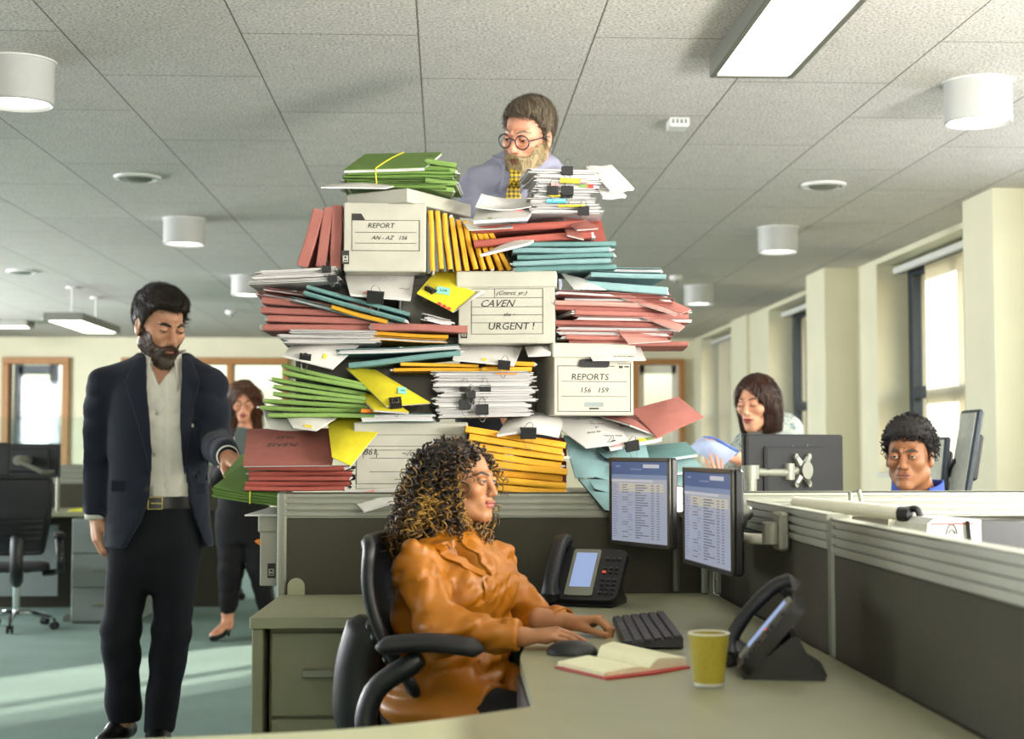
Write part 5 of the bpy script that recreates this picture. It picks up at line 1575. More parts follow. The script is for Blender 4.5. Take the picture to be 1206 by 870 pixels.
wire_text('handwriting', 'CLIENT', .014, M['ink'], fr(.8, .3), o, shear=.3, extrude=.0002)
pile(5, (499, 184, 222), (536, 190, 226), M['green'], 'green folder end', 'beside the top banded bundle', 'banded green folders on top', d=4.60, seed=41, xj=3, yawj=.1, open_p=.5, fill=.8, D=.22)
# dark red folders upper right
patch('card_folder', 'wide rust folder standing behind the clipped papers at the upper right', 'folder', (at(640, 247, 4.80), at(706, 250, 4.78), at(714, 284, 4.60), at(640, 286, 4.60)), M['rust'], th=.003, under=.008, group='rust folders at the upper right', bulge=.004)
pile(2, (558, 258, 290), (694, 254, 280), M['rust'], 'thick rust folder', 'of the two under the clipped papers', 'rust folders at the upper right', d=4.54, seed=44, xj=4, yawj=.04, open_p=0, fill=.62, D=.24)
for i, (q, lab) in enumerate(((((664, 256), (690, 258), (705, 268), (680, 270)), 'upper pink folder flap at the right of the rust folders'), (((664, 266), (690, 270), (688, 281), (668, 276)), 'lower pink folder flap at the right of the rust folders'))):
    patch('card_folder', lab, 'folder', (at(*q[0], 4.60), at(*q[1], 4.62), at(*q[2], 4.50), at(*q[3], 4.50)), M['pink'], th=.002, under=.003, group='rust folders at the upper right', bulge=.006)
patch('paper_bundle', 'white leaflets curling out between amber envelopes and teal folders', 'papers', (at(600, 284, 4.62), at(640, 276, 4.62), at(622, 286, 4.49), at(565, 300, 4.48)), M['paper'], th=.003, under=.004, group='loose papers', bulge=.01)
patch('paper_sheet', 'curled white sheet over the amber envelopes at the rust folders', 'papers', (at(541, 256, 4.62), at(600, 262, 4.60), at(604, 268, 4.49), at(552, 271, 4.49)), M['paper'], th=.002, group='loose papers', bulge=-.012)
# papers on top, right
o, fr = patch('paper_bundle', 'white papers with pink note in front of the yellow tie', 'papers', (at(563, 243, 4.72), at(632, 240, 4.72), at(622, 256, 4.50), at(557, 260, 4.50)), M['paper'], th=.0015, under=.008, group='loose papers', bulge=.008)
note(o, fr(.72, .6, .002), .045, .03, 'note_pink'); note(o, fr(.3, .95, .002), .014, .01, 'green', name='page_tab')
patch('paper_sheet', 'curled white sheets standing up before the bearded man on top', 'papers', (at(567, 228, 4.66), at(628, 232, 4.66), at(626, 243, 4.55), at(560, 243, 4.55)), M['paper'], th=.003, group='loose papers', bulge=-.02, bu=-.01)
paper_pile(9, (628, 198, 251), (706, 199, 252), 'white papers', 'in the tabbed stack on top', 'white paper bundles on top', d=4.56, D=.22, seed=50, xj=6, yawj=.1, jit=.014, clips=((8, .5, .034), (4, .28, .034), (4, .52, .036), (3, .5, .036), (0, .75, .034)),
    tabs=((2, .4, .06, .012, 'note_cyan'), (3, .3, .04, .006, 'note_yellow'), (5, .25, .02, .012, 'note_pink'), (5, .8, .02, .012, 'note_red'), (6, .5, .06, .014, 'note_yellow'), (6, .7, .03, .01, 'note_pink'), (5, .7, .03, .008, 'green'), (1, .6, .08, .006, 'note_yellow')))
for i, (q, lab) in enumerate(((((690, 196), (720, 194), (747, 222), (718, 224)), 'uppermost white sheets fanning out right of the top stack'), (((690, 204), (715, 208), (738, 231), (710, 232)), 'lower white sheets fanning out right of the top stack'))):
    patch('paper_bundle', lab, 'papers', (at(*q[0], 4.70 - .02 * i), at(*q[1], 4.72 - .02 * i), at(*q[2], 4.58), at(*q[3], 4.52)), M['paper'], th=.002, under=.006, group='loose papers', bulge=.008, wave=.002)
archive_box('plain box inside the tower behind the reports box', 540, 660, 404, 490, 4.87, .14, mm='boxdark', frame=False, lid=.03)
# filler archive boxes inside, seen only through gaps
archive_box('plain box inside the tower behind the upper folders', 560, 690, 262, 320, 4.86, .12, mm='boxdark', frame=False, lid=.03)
# ---------------------------------------------------------------- signed distance sculpting (numpy) -> meshes
f32 = np.float32
def smin(a, b, k):
    h = np.clip(.5 + .5 * (b - a) / k, 0, 1)
    return b + (a - b) * h - k * h * (1 - h)
def smax(a, b, k):
    return -smin(-a, -b, k)
def rc(P, a, b, ra, rb=None):
    """round cone (tapered capsule)"""
    rb = ra if rb is None else rb
    ax, ay, az = a; bx_, by, bz = b
    dx, dy, dz = bx_ - ax, by - ay, bz - az
    L = dx * dx + dy * dy + dz * dz + 1e-12
    px, py, pz = P[0] - ax, P[1] - ay, P[2] - az
    h = np.clip((px * dx + py * dy + pz * dz) / L, 0, 1)
    return np.sqrt((px - h * dx) ** 2 + (py - h * dy) ** 2 + (pz - h * dz) ** 2) - (ra + (rb - ra) * h)
def ell(P, c, r):
    px, py, pz = (P[0] - c[0]) / r[0], (P[1] - c[1]) / r[1], (P[2] - c[2]) / r[2]
    k0 = np.sqrt(px * px + py * py + pz * pz)
    k1 = np.sqrt((px / r[0]) ** 2 + (py / r[1]) ** 2 + (pz / r[2]) ** 2) + 1e-9
    return k0 * (k0 - 1) / k1
def sph(P, c, r):
    return np.sqrt((P[0] - c[0]) ** 2 + (P[1] - c[1]) ** 2 + (P[2] - c[2]) ** 2) - r
_wr = np.random.RandomState(5)
_WK = [(_wr.normal(size=3), _wr.normal(size=3), _wr.uniform(0, 6.3, 2)) for _ in range(7)]
def wob(P, f, n=5):
    """smooth band-limited noise, about -1..1"""
    s = 0
    for i in range(n):
        k, q, ph = _WK[i]
        ff = f * (1 + .35 * i)
        s = s + np.sin(ff * (k[0] * P[0] + k[1] * P[1] + k[2] * P[2]) + ph[0] + 1.3 * np.sin(.6 * ff * (q[0] * P[0] + q[1] * P[1] + q[2] * P[2]) + ph[1])) / (1 + .3 * i)
    return s / (n * .55)
def folds(P, f, n=3):
    """ridged noise for cloth folds"""
    return 1 - 2 * np.abs(wob(P, f, n))
def grid(lo, hi, h):
    ax = [np.arange(lo[i], hi[i] + h, h, dtype=f32) for i in range(3)]
    return np.meshgrid(*ax, indexing='ij')
def nets(S, lo, h):
    """surface nets: signed grid -> vertices, quads"""
    S = S.astype(f32)
    nx, ny, nz = S.shape
    inside = S < 0
    cs = np.zeros((nx - 1, ny - 1, nz - 1), np.int8)
    for dx in (0, 1):
        for dy in (0, 1):
            for dz in (0, 1):
                cs += inside[dx:nx - 1 + dx, dy:ny - 1 + dy, dz:nz - 1 + dz]
    act = (cs > 0) & (cs < 8)
    idx = -np.ones(act.shape, np.int64)
    I, J, K = np.nonzero(act)
    idx[I, J, K] = np.arange(len(I))
    acc = np.zeros((len(I), 3), f32); cnt = np.zeros(len(I), f32)
    corners = [(a, b, c) for a in (0, 1) for b in (0, 1) for c in (0, 1)]
    for (a, b, c) in corners:
        for ax in range(3):
            if (a, b, c)[ax]: continue
            e = [a, b, c]; e[ax] = 1
            v0 = S[I + a, J + b, K + c]; v1 = S[I + e[0], J + e[1], K + e[2]]
            m = (v0 < 0) != (v1 < 0)
            t = np.where(m, v0 / np.where(m, v0 - v1, 1), 0)
            p = np.stack([np.full(len(I), a, f32), np.full(len(I), b, f32), np.full(len(I), c, f32)], 1)
            p[:, ax] += t
            acc += p * m[:, None]; cnt += m
    V = acc / cnt[:, None] + np.stack([I, J, K], 1)
    V = V * h + np.array(lo, f32)
    quads = []
    for ax in range(3):
        u, w = [(1, 2), (2, 0), (0, 1)][ax]
        sl0 = [slice(None)] * 3; sl1 = [slice(None)] * 3
        sl0[ax] = slice(0, -1); sl1[ax] = slice(1, None)
        A, B = inside[tuple(sl0)], inside[tuple(sl1)]
        ch = np.argwhere(A != B)
        ok = (ch[:, u] > 0) & (ch[:, w] > 0) & (ch[:, u] < S.shape[u] - 1) & (ch[:, w] < S.shape[w] - 1)
        ch = ch[ok]
        fl = A[ch[:, 0], ch[:, 1], ch[:, 2]]
        def g(du, dw):
            q = ch.copy(); q[:, u] -= du; q[:, w] -= dw
            return idx[q[:, 0], q[:, 1], q[:, 2]]
        q = np.stack([g(1, 1), g(0, 1), g(0, 0), g(1, 0)], 1)
        q[~fl] = q[~fl][:, ::-1]
        quads.append(q)
    Q = np.concatenate(quads)
    return V, Q[(Q >= 0).all(1)]
def relax(V, Q, it=1, lam=.5):
    for _ in range(it):
        acc = np.zeros_like(V); n = np.zeros(len(V), f32)
        for a, b in ((0, 1), (1, 2), (2, 3), (3, 0)):
            np.add.at(acc, Q[:, a], V[Q[:, b]]); np.add.at(n, Q[:, a], 1)
            np.add.at(acc, Q[:, b], V[Q[:, a]]); np.add.at(n, Q[:, b], 1)
        V = V + lam * (acc / np.maximum(n, 1)[:, None] - V)
    return V
def sculpt(fn, lo, hi, h, it=1):
    lo = [float(v) for v in lo]
    P = grid(lo, hi, h)
    S = fn(P)
    V, Q = nets(S, lo, h)
    if it: V = relax(V, Q, it)
    return V, Q
class Soup:
    def __init__(s): s.V = []; s.Q = []; s.mi = []; s.n = 0
    def add(s, VQ, mi=0):
        V, Q = VQ
        s.V.append(V); s.Q.append(Q + s.n); s.n += len(V)
        s.mi.append(np.full(len(Q), mi, np.int32) if np.isscalar(mi) else mi)
        return s
    def obj(s, name, mats, parent=None):
        V = np.concatenate(s.V); Q = np.concatenate(s.Q)
        me = mesh_from(name, V, Q, mats if isinstance(mats, (list, tuple)) else [mats], np.concatenate(s.mi), smooth=180)
        return link(name, me, parent, True)
def cloth(name, fn, lo, hi, h, mats, parent, it=1, mi=None):
    V, Q = sculpt(fn, lo, hi, h, it)
    m = 0 if mi is None else mi(V[Q].mean(1))
    return Soup().add((V, Q), m).obj(name, mats, parent)
def bounds(pts, pad):
    a = np.array([tuple(p) for p in pts]); return a.min(0) - pad, a.max(0) + pad

# ---------------------------------------------------------------- head
class Head:
    """local axes: x = image-right when facing the viewer (subject's left), y forward, z up; origin between the ears"""
    def __init__(s, c, fwd, up=(0, 0, 1), sc=1.0, male=True, jaw=1.0, nose=1.0, cheek=1.0, lips=1.0, mouth_open=0.0, long_=1.0, smile=0.0):
        s.c = Vector(c); y = Vector(fwd).normalized(); u = Vector(up)
        x = y.cross(u).normalized() ; z = x.cross(y)
        s.R = np.array([list(x), list(y), list(z)], f32)      # rows = local axes
        s.x, s.y, s.z = x, y, z
        s.sc = sc; s.male = male; s.jaw = jaw; s.nose = nose; s.cheek = cheek; s.lips = lips; s.mo = mouth_open; s.smile = smile
        s.eye_y = .081
    def loc(s, P):
        d = [P[i] - s.c[i] for i in range(3)]
        return [(s.R[k, 0] * d[0] + s.R[k, 1] * d[1] + s.R[k, 2] * d[2]) / s.sc for k in range(3)]
    def w(s, x, y, z):
        return s.c + (s.x * x + s.y * y + s.z * z) * s.sc
    def skull(s, L):
        return ell(L, (0, -.016, .034), (.0735, .094, .086))
    def sdf(s, L, detail=True):
        """L: local coordinates"""
        ax = np.abs(L[0]); A = [ax, L[1], L[2]]
        d = s.skull(L)
        d = smin(d, ell(L, (0, .026, -.028), (.056 * s.jaw, .060, .078)), .03)
        d = smin(d, rc(A, (.047 * s.jaw, .006, -.056), (.012, .070, -.096), .021, .017), .028)
        d = smin(d, sph(A, (.0, .078, -.094), .0175 if s.male else .014), .02)
        d = smin(d, sph(A, (.040, .062, -.016), .021 * s.cheek), .025)
        d = smin(d, rc(A, (.008, .088, .026), (.036, .074, .027), .0105 if s.male else .0085, .009), .014)
        # eye sockets
        d = smax(d, -ell(A, (.031, .101, .007), (.0175, .018, .0125)), .012)
        # nose
        n = rc(L, (0, .086, .016), (0, .106, -.026), .0072, .0108 * s.nose)
        n = smin(n, sph(A, (.0105 * s.nose, .098, -.0315), .0078 * s.nose), .007)
        n = smin(n, sph(L, (0, .1085, -.0285), .0085 * s.nose), .006)
        n = smax(n, -sph(A, (.0062, .103, -.0405), .0042), .003)
        d = smin(d, n, .010)
        # muzzle and lips
        d = smin(d, ell(L, (0, .073, -.060), (.030, .025, .026)), .015)
        op = s.mo
        up_l = ell(A, (.007, .0955, -.0555 + .0), (.0165, .0075, .0050 * s.lips)); lo_l = ell(L, (0, .0945, -.0665 - op), (.0185, .0078, .0058 * s.lips))
        d = smin(d, up_l, .004); d = smin(d, lo_l, .004)
        zz = -.0610 - op * .5 + s.smile * (ax / .025) ** 2
        slit = np.maximum(np.maximum(np.abs(L[2] - zz) - (.0009 + op * .5), ax - .0235), .088 - L[1])
        d = smax(d, -slit, .0025)
        d = smax(d, -rc(A, (.0035, .099, -.043), (.0035, .0985, -.050), .0022), .004)
        # ears
        e = ell(A, (.0765, -.006, -.004), (.0085, .018, .031))
        e = smin(e, sph(A, (.0745, .002, -.028), .0085), .008)
        e = smax(e, -ell(A, (.0855, -.002, .002), (.0065, .010, .017)), .005)
        d = smin(d, e, .006)
        return d
    def surf_y(s, x, z, y0=.16):
        """front surface height at local (x,z) by marching"""
        y = np.full_like(np.asarray(x, f32), y0)
        x = np.asarray(x, f32); z = np.asarray(z, f32)
        for _ in range(40):
            y = y - s.sdf([x, y, z]) * .8
        return y
    def mesh(s, soup, neck=(), h=.0025, low=-.17, lips=True, lip_mat=1):
        """neck: extra world round cones joined to the head"""
        pts = [s.w(x, y, z) for x in (-.095, .095) for y in (-.12, .125) for z in (-.12, .13)]
        for (a, b, ra, rb) in neck: pts += [Vector(a), Vector(b)]
        lo, hi = bounds(pts, .06 * (1 if neck else .1))
        def fn(P):
            L = s.loc(P); d = s.sdf(L) * s.sc
            for (a, b, ra, rb) in neck: d = smin(d, rc(P, a, b, ra, rb), .03)
            return d
        V, Q = sculpt(fn, lo, hi, h, 0)
        c = V[Q].mean(1); L = s.loc([c[:, 0], c[:, 1], c[:, 2]]); mi = np.zeros(len(Q), np.int32)
        if lips:
            ax = np.abs(L[0])
            top = -.0512 - .0035 * np.clip(ax / .022, 0, 1) ** 1.5 - .0016 * np.exp(-(ax / .003) ** 2); bot = -.0728 - s.mo * 1.4 + .0075 * np.clip(ax / .022, 0, 1) ** 2
            k = (ax < .0235) & (L[2] < top) & (L[2] > bot) & (L[1] > .082)
            mi[k] = lip_mat
        soup.add((V, Q), mi)
    def eyes(s, parent, gaze=(0, 1, 0), iris=None, open_=.5, skin=None, lash=True, soup=None):
        """open_: 0 closed .. 1 wide; eyeballs and lids"""
        for sg in (-1, 1):
            c = s.w(sg * .031, s.eye_y, .007); r = .0122 * s.sc
            g = (s.x * gaze[0] + s.y * gaze[1] + s.z * gaze[2]).normalized()
            u = g.cross(Vector((0, 0, 1))).normalized(); v = u.cross(g)
            b = MB(); n = 18; rings = []; mis = []
            angs = [0.02, .20, .42, .55, .9, 1.3, 1.7]
            for a in angs: rings.append([c + (g * math.cos(a) + (u * math.cos(2 * PI * k / n) + v * math.sin(2 * PI * k / n)) * math.sin(a)) * r * (1.03 if a < .5 else 1) for k in range(n)])
            vs = [p for q in rings for p in q]; fs = []; mi = []
            for i in range(len(angs) - 1):
                for k in range(n):
                    fs.append((i * n + k, i * n + (k + 1) % n, (i + 1) * n + (k + 1) % n, (i + 1) * n + k)); mi.append(2 if i < 1 else (1 if i < 2 else 0))
            fs.append(tuple(range(n))); mi.append(2)
            b.add(vs, fs); b.mi = mi
            b.obj('eye', [M['sclera'], iris or M['iris_brown'], M['pupil']], parent, 180, world=True)
            # lids: patches over the ball
            def lid(phi0, phi1, rr=1.16):
                m = 10; k = 14; V = []
                for i in range(m + 1):
                    ph = phi0 + (phi1 - phi0) * i / m
                    for j in range(k + 1):
                        th = math.radians(8) + math.radians(164) * j / k
                        e = ph if i else phi0 * (math.sin(th) ** .7)
                        q = rr if i else rr * .99
                        x = math.cos(th); yy = math.sin(th) * math.cos(e); zz = math.sin(th) * math.sin(e)
                        p = c + (s.x * x * 1.12 + s.y * yy + s.z * zz) * (r * q); V.append(tuple(p))
                Q = [(i * (k + 1) + j, i * (k + 1) + j + 1, (i + 1) * (k + 1) + j + 1, (i + 1) * (k + 1) + j) for i in range(m) for j in range(k)]
                return np.array(V, f32), np.array(Q, np.int64), V[:k + 1]
            pu = math.radians(-28 + 58 * open_)
            V, Q, edge = lid(pu, math.radians(100)); Soup().add((V, Q), 0).obj('eyelid', [skin], parent)
            V, Q, e2 = lid(math.radians(-30), math.radians(-100)); Soup().add((V, Q), 0).obj('eyelid', [skin], parent)
            if lash:
                t = MB(); t.tube([Vector(p) + s.y * .0008 * s.sc for p in edge[1:-1]], .0011 * s.sc, 5); t.obj('eyelash', M['lash'], parent, 180, world=True)
    def brow(s, parent, m, thick=.0035, x0=.012, x1=.048, z0=.027, z1=.033, z2=.026, flat=.6):
        for sg in (-1, 1):
            b = MB(); xs = np.linspace(x0, x1, 10); u = (xs - x0) / (x1 - x0)
            zs = z0 + (z1 - z0) * np.sin(np.clip(u / .65, 0, 1) * PI / 2) + (z2 - z1) * np.clip((u - .65) / .35, 0, 1) ** 1.3
            ys = s.surf_y(sg * xs, zs)
            pts = [s.w(sg * x, y + .0005, z) for x, y, z in zip(xs, ys, zs)]
            rr = [thick * s.sc * (.75 + .5 * math.sin(min(1, q * 1.6) * PI / 2)) * (1 if q < .6 else 1 - (q - .6) * 1.9) + .0003 for q in u]
            b.tube(pts, rr, 8, flat=flat, upv=s.y)
            b.obj('eyebrow', m, parent, 180, world=True)
    def shell(s, name, fn, m, parent, h=.003, lo=(-.14, -.16, -.2), hi=(.14, .17, .18), it=1, mi=None):
        """mesh from a function of local coordinates (hair, beard)"""
        pts = [s.w(x, y, z) for x in (lo[0], hi[0]) for y in (lo[1], hi[1]) for z in (lo[2], hi[2])]
        l, u = bounds(pts, .0)
        V, Q = sculpt(lambda P: fn(s.loc(P)) * s.sc, l, u, h, it)
        if not len(Q): return None
        k = 0
        if mi is not None:
            c = V[Q].mean(1); k = mi(s.loc([c[:, 0], c[:, 1], c[:, 2]]))
        return Soup().add((V, Q), k).obj(name, m, parent)

def strands(name, roots, dirs, lens, m, parent, w=.0008, seg=4, droop=.0, curl=0.0, seed=1):
    """tapered hair locks as thin 3-sided blades"""
    r = random.Random(seed); b = MB()
    for p, d, l in zip(roots, dirs, lens):
        p = Vector(p); d = Vector(d).normalized(); side = d.cross(Vector((r.uniform(-1, 1), r.uniform(-1, 1), r.uniform(-1, 1)))).normalized()
        pts = []; q = p.copy(); dd = d.copy()
        for i in range(seg + 1):
            pts.append(q.copy()); dd = (dd + Vector((0, 0, -droop)) + side * curl).normalized(); q = q + dd * (l / seg)
        b.tube(pts, [w * (1 - .85 * i / seg) for i in range(seg + 1)], 3, caps=False)
    return b.obj(name, m, parent, 180, world=True)

# ---------------------------------------------------------------- hands
def hand_prims(wrist, fdir, back, left, curl=(.3, .3, .3, .35), thumb=(.5, .3), sc=1.0, spread=.06, bend0=None, thumb_in=.0):
    """list of round cones. fdir: wrist->knuckles, back: dorsal normal, left: True for a left hand"""
    f = Vector(fdir).normalized(); n = Vector(back); n = (n - f * n.dot(f)).normalized()
    t = f.cross(n) * (1 if left else -1)      # towards the thumb: palm down, fingers ahead -> left hand's thumb is to its right
    W = Vector(wrist)
    def pt(x, y, z): return W + (f * x + t * y + n * z) * sc
    out = []
    K = [(.088, .027, .003), (.091, .006, .006), (.086, -.015, .004), (.077, -.033, -.001)]
    for k, (x, y, z) in enumerate(K):
        out.append((pt(.004, y * .55, -.001), pt(x, y, z), .0155 * sc, .0105 * sc, .010))
    out.append((pt(.03, .018, -.006), pt(.062, -.022, -.006), .014 * sc, .013 * sc, .012))
    LEN = [(.044, .026, .021), (.049, .030, .022), (.045, .028, .021), (.035, .021, .019)]
    tips = []
    for k in range(4):
        a = bend0[k] if bend0 else curl[k] * .6
        p = pt(*K[k]); yaw = (1.5 - k) * spread
        fd = (f * math.cos(yaw) + t * math.sin(yaw)).normalized()
        ang = 0
        for j, l in enumerate(LEN[k]):
            ang += (a, curl[k], curl[k] * .7)[j]
            d = fd * math.cos(ang) - n * math.sin(ang)
            q = p + d * (l * sc)
            r0 = (.0092, .0083, .0076)[j] * (1 if k < 3 else .88) * sc; r1 = (.0083, .0076, .0062)[j] * (1 if k < 3 else .88) * sc
            out.append((p, q, r0, r1, .003)); p = q
        tips.append((p, d, n))
    # thumb
    p = pt(.016, .020, -.008); y = thumb[0]; fl = thumb[1]
    d = (f * math.cos(y) + t * math.sin(y) - n * (.25 + thumb_in)).normalized(); q = p + d * (.044 * sc); out.append((p, q, .0145 * sc, .0112 * sc, .010)); p = q
    for j, l in enumerate((.034, .027)):
        y -= fl; d = (f * math.cos(y) + t * math.sin(y) - n * (.25 + thumb_in)).normalized(); q = p + d * (l * sc)
        out.append((p, q, (.0105, .0095)[j] * sc, (.0095, .0072)[j] * sc, .004)); p = q
    return out, tips
def hand_mesh(soup, prims, arm=None, h=.0022, mi=0):
    """arm: (elbow-side point, r) forearm stub joined at the wrist"""
    pr = list(prims)
    if arm:
        (a, b, ra, rb) = arm
        pr.insert(0, (Vector(a), Vector(b), ra, rb, .015))
    lo, hi = bounds([p[0] for p in pr] + [p[1] for p in pr], .035)
    def fn(P):
        d = None
        for (a, b, ra, rb, k) in pr:
            q = rc(P, a, b, ra, rb)
            d = q if d is None else smin(d, q, k)
        return d
    soup.add(sculpt(fn, lo, hi, h, 1), mi)

def union(P, prims, k=.03):
    d = None
    for (a, b, ra, rb) in prims:
        q = rc(P, a, b, ra, rb); d = q if d is None else smin(d, q, k)
    return d
def torso(P, st, flip=None):
    """st: list of (z, cx, cy, rx, ry, yaw) stations from bottom to top; elliptical sections"""
    z = P[2]; zs = [s[0] for s in st]
    ip = lambda i: np.interp(z.ravel(), zs, [s[i] for s in st]).reshape(z.shape).astype(f32)
    cx, cy, rx, ry, yw = (ip(i) for i in range(1, 6))
    dx, dy = P[0] - cx, P[1] - cy
    ca, sa = np.cos(yw), np.sin(yw)
    u, v = dx * ca + dy * sa, -dx * sa + dy * ca
    k0 = np.sqrt((u / rx) ** 2 + (v / ry) ** 2) + 1e-6
    k1 = np.sqrt((u / rx ** 2) ** 2 + (v / ry ** 2) ** 2) + 1e-6
    d = k0 * (k0 - 1) / k1
    return np.maximum(d, np.maximum(zs[0] - z, z - zs[-1]))
def core_mesh(soup, prims, h=.016):
    """coarse body under the clothes, so the body is one figure"""
    lo, hi = bounds([p[0] for p in prims] + [p[1] for p in prims], .16)
    soup.add(sculpt(lambda P: union(P, [(a, b, ra * .78, rb * .78) for a, b, ra, rb in prims], .012), lo, hi, h, 1), 0)

# ---------------------------------------------------------------- people materials
def m_skin(name, col, dark):
    t = NT(name); v = t.coord('Object')
    t.l(t.ramp(t.noise(v, 22, 4), [(.3, lin(dark)), (.7, lin(col))]), t.b.inputs['Base Color'])
    t.b.inputs['Roughness'].default_value = .48; t.b.inputs['Specular IOR Level'].default_value = .4
    t.b.inputs['Subsurface Weight'].default_value = .12; t.b.inputs['Subsurface Radius'].default_value = (.012, .005, .003); t.b.inputs['Subsurface Scale'].default_value = .5
    t.bump(t.noise(v, 420, 2), .12, .0006)
    return t.m
def m_hair(name, c0, c1, stretch=(90, 90, 9), rough=.42):
    t = NT(name); v = t.coord('Object', stretch)
    n = t.noise(v, 3, 3, .6, .4)
    t.l(t.ramp(n, [(.35, lin(c0)), (.7, lin(c1))]), t.b.inputs['Base Color'])
    t.b.inputs['Roughness'].default_value = rough; t.b.inputs['Specular IOR Level'].default_value = .45
    t.bump(n, .6, .003)
    return t.m
def m_cloth(name, col, rough=.8, var=.08, wv=900, bump=.25, sheen=0, spec=.3):
    t = NT(name); v = t.coord('Object'); c = lin(col)
    t.l(t.ramp(t.noise(v, 14, 4), [(.3, mul(c, 1 - var)), (.7, mul(c, 1 + var))]), t.b.inputs['Base Color'])
    t.b.inputs['Roughness'].default_value = rough; t.b.inputs['Specular IOR Level'].default_value = spec
    t.b.inputs['Sheen Weight'].default_value = sheen
    t.bump(t.noise(v, wv, 2), bump, .0006)
    return t.m
M['sclera'] = mat('eye_white', '#d9d4cc', .2, var=.02, bump=0)
M['iris_brown'] = mat('brown_iris', '#3a2415', .2, bump=0)
M['pupil'] = mat('black_pupil', '#080808', .1, bump=0)
M['lash'] = mat('dark_lash', '#1c130f', .6, bump=0)
M['lip_m'] = mat('male_lips', '#a86a5c', .45, bump=0); M['lip_f'] = mat('female_lips', '#9f544c', .4, bump=0); M['lip_d'] = mat('deep_lips', '#8a5a4a', .45, bump=0)
M['skin_l'] = m_skin('light_skin', '#d9a486', '#cb917283'[:7]); M['skin_t'] = m_skin('tan_skin', '#ad7b56', '#9c6a48'); M['skin_r'] = m_skin('rosy_skin', '#dba384', '#cc8b70'); M['skin_b'] = m_skin('brown_skin', '#9c6b49', '#8a5b3c')
M['suit'] = m_cloth('navy_wool', '#1c2230', .85, sheen=.1); M['trs'] = m_cloth('dark_trousers', '#15171d', .88)
M['shirt_w'] = m_cloth('white_cotton', '#e8e4d8', .75, var=.03); M['shirt_g'] = m_cloth('lavender_cotton', '#8e90a4', .8, var=.05); M['shirt_b'] = m_cloth('royal_blue_cotton', '#3a52a8', .75)
M['blouse'] = m_cloth('mustard_satin', '#a8660f', .40, var=.06, bump=.12, sheen=.0, spec=.5); M['blk_cloth'] = m_cloth('black_cloth', '#141316', .85)
M['hair_dk'] = m_hair('dark_brown_hair', '#100c0a', '#2a211a'); M['hair_gr'] = m_hair('greying_brown_hair', '#4a3c2c', '#8d8170'); M['beard_gr'] = m_hair('grey_blond_beard', '#8a7450', '#c4b48f', (120, 120, 40)); M['beard_dk'] = m_hair('dark_brown_beard', '#2a1b10', '#5d432c', (150, 150, 50))
M['beard_grey'] = m_hair('greying_chin_beard', '#43382c', '#8b8272', (150, 150, 50))
M['hair_bk'] = m_hair('black_curly_hair', '#0b0909', '#1d1613', (160, 160, 160), .75); M['hair_br'] = m_hair('chestnut_hair', '#1c0f0b', '#4a2a1e', (120, 120, 5), .35); M['hair_au'] = m_hair('auburn_hair', '#2a1710', '#6b4024', (120, 120, 5), .4)
M['curl_d'] = mat('dark_curl', '#1f150d', .45, var=.3, bump=0, spec=.4); M['curl_m'] = mat('brown_curl', '#573d1f', .42, var=.3, bump=0); M['curl_g'] = mat('golden_curl', '#94702f', .4, var=.3, bump=0)
M['leather'] = mat('black_leather', '#0f0e0e', .35, var=.1, bump=.2, bscale=300); M['brass'] = mat('brass_buckle', '#c2b27a', .25, .9, bump=0)
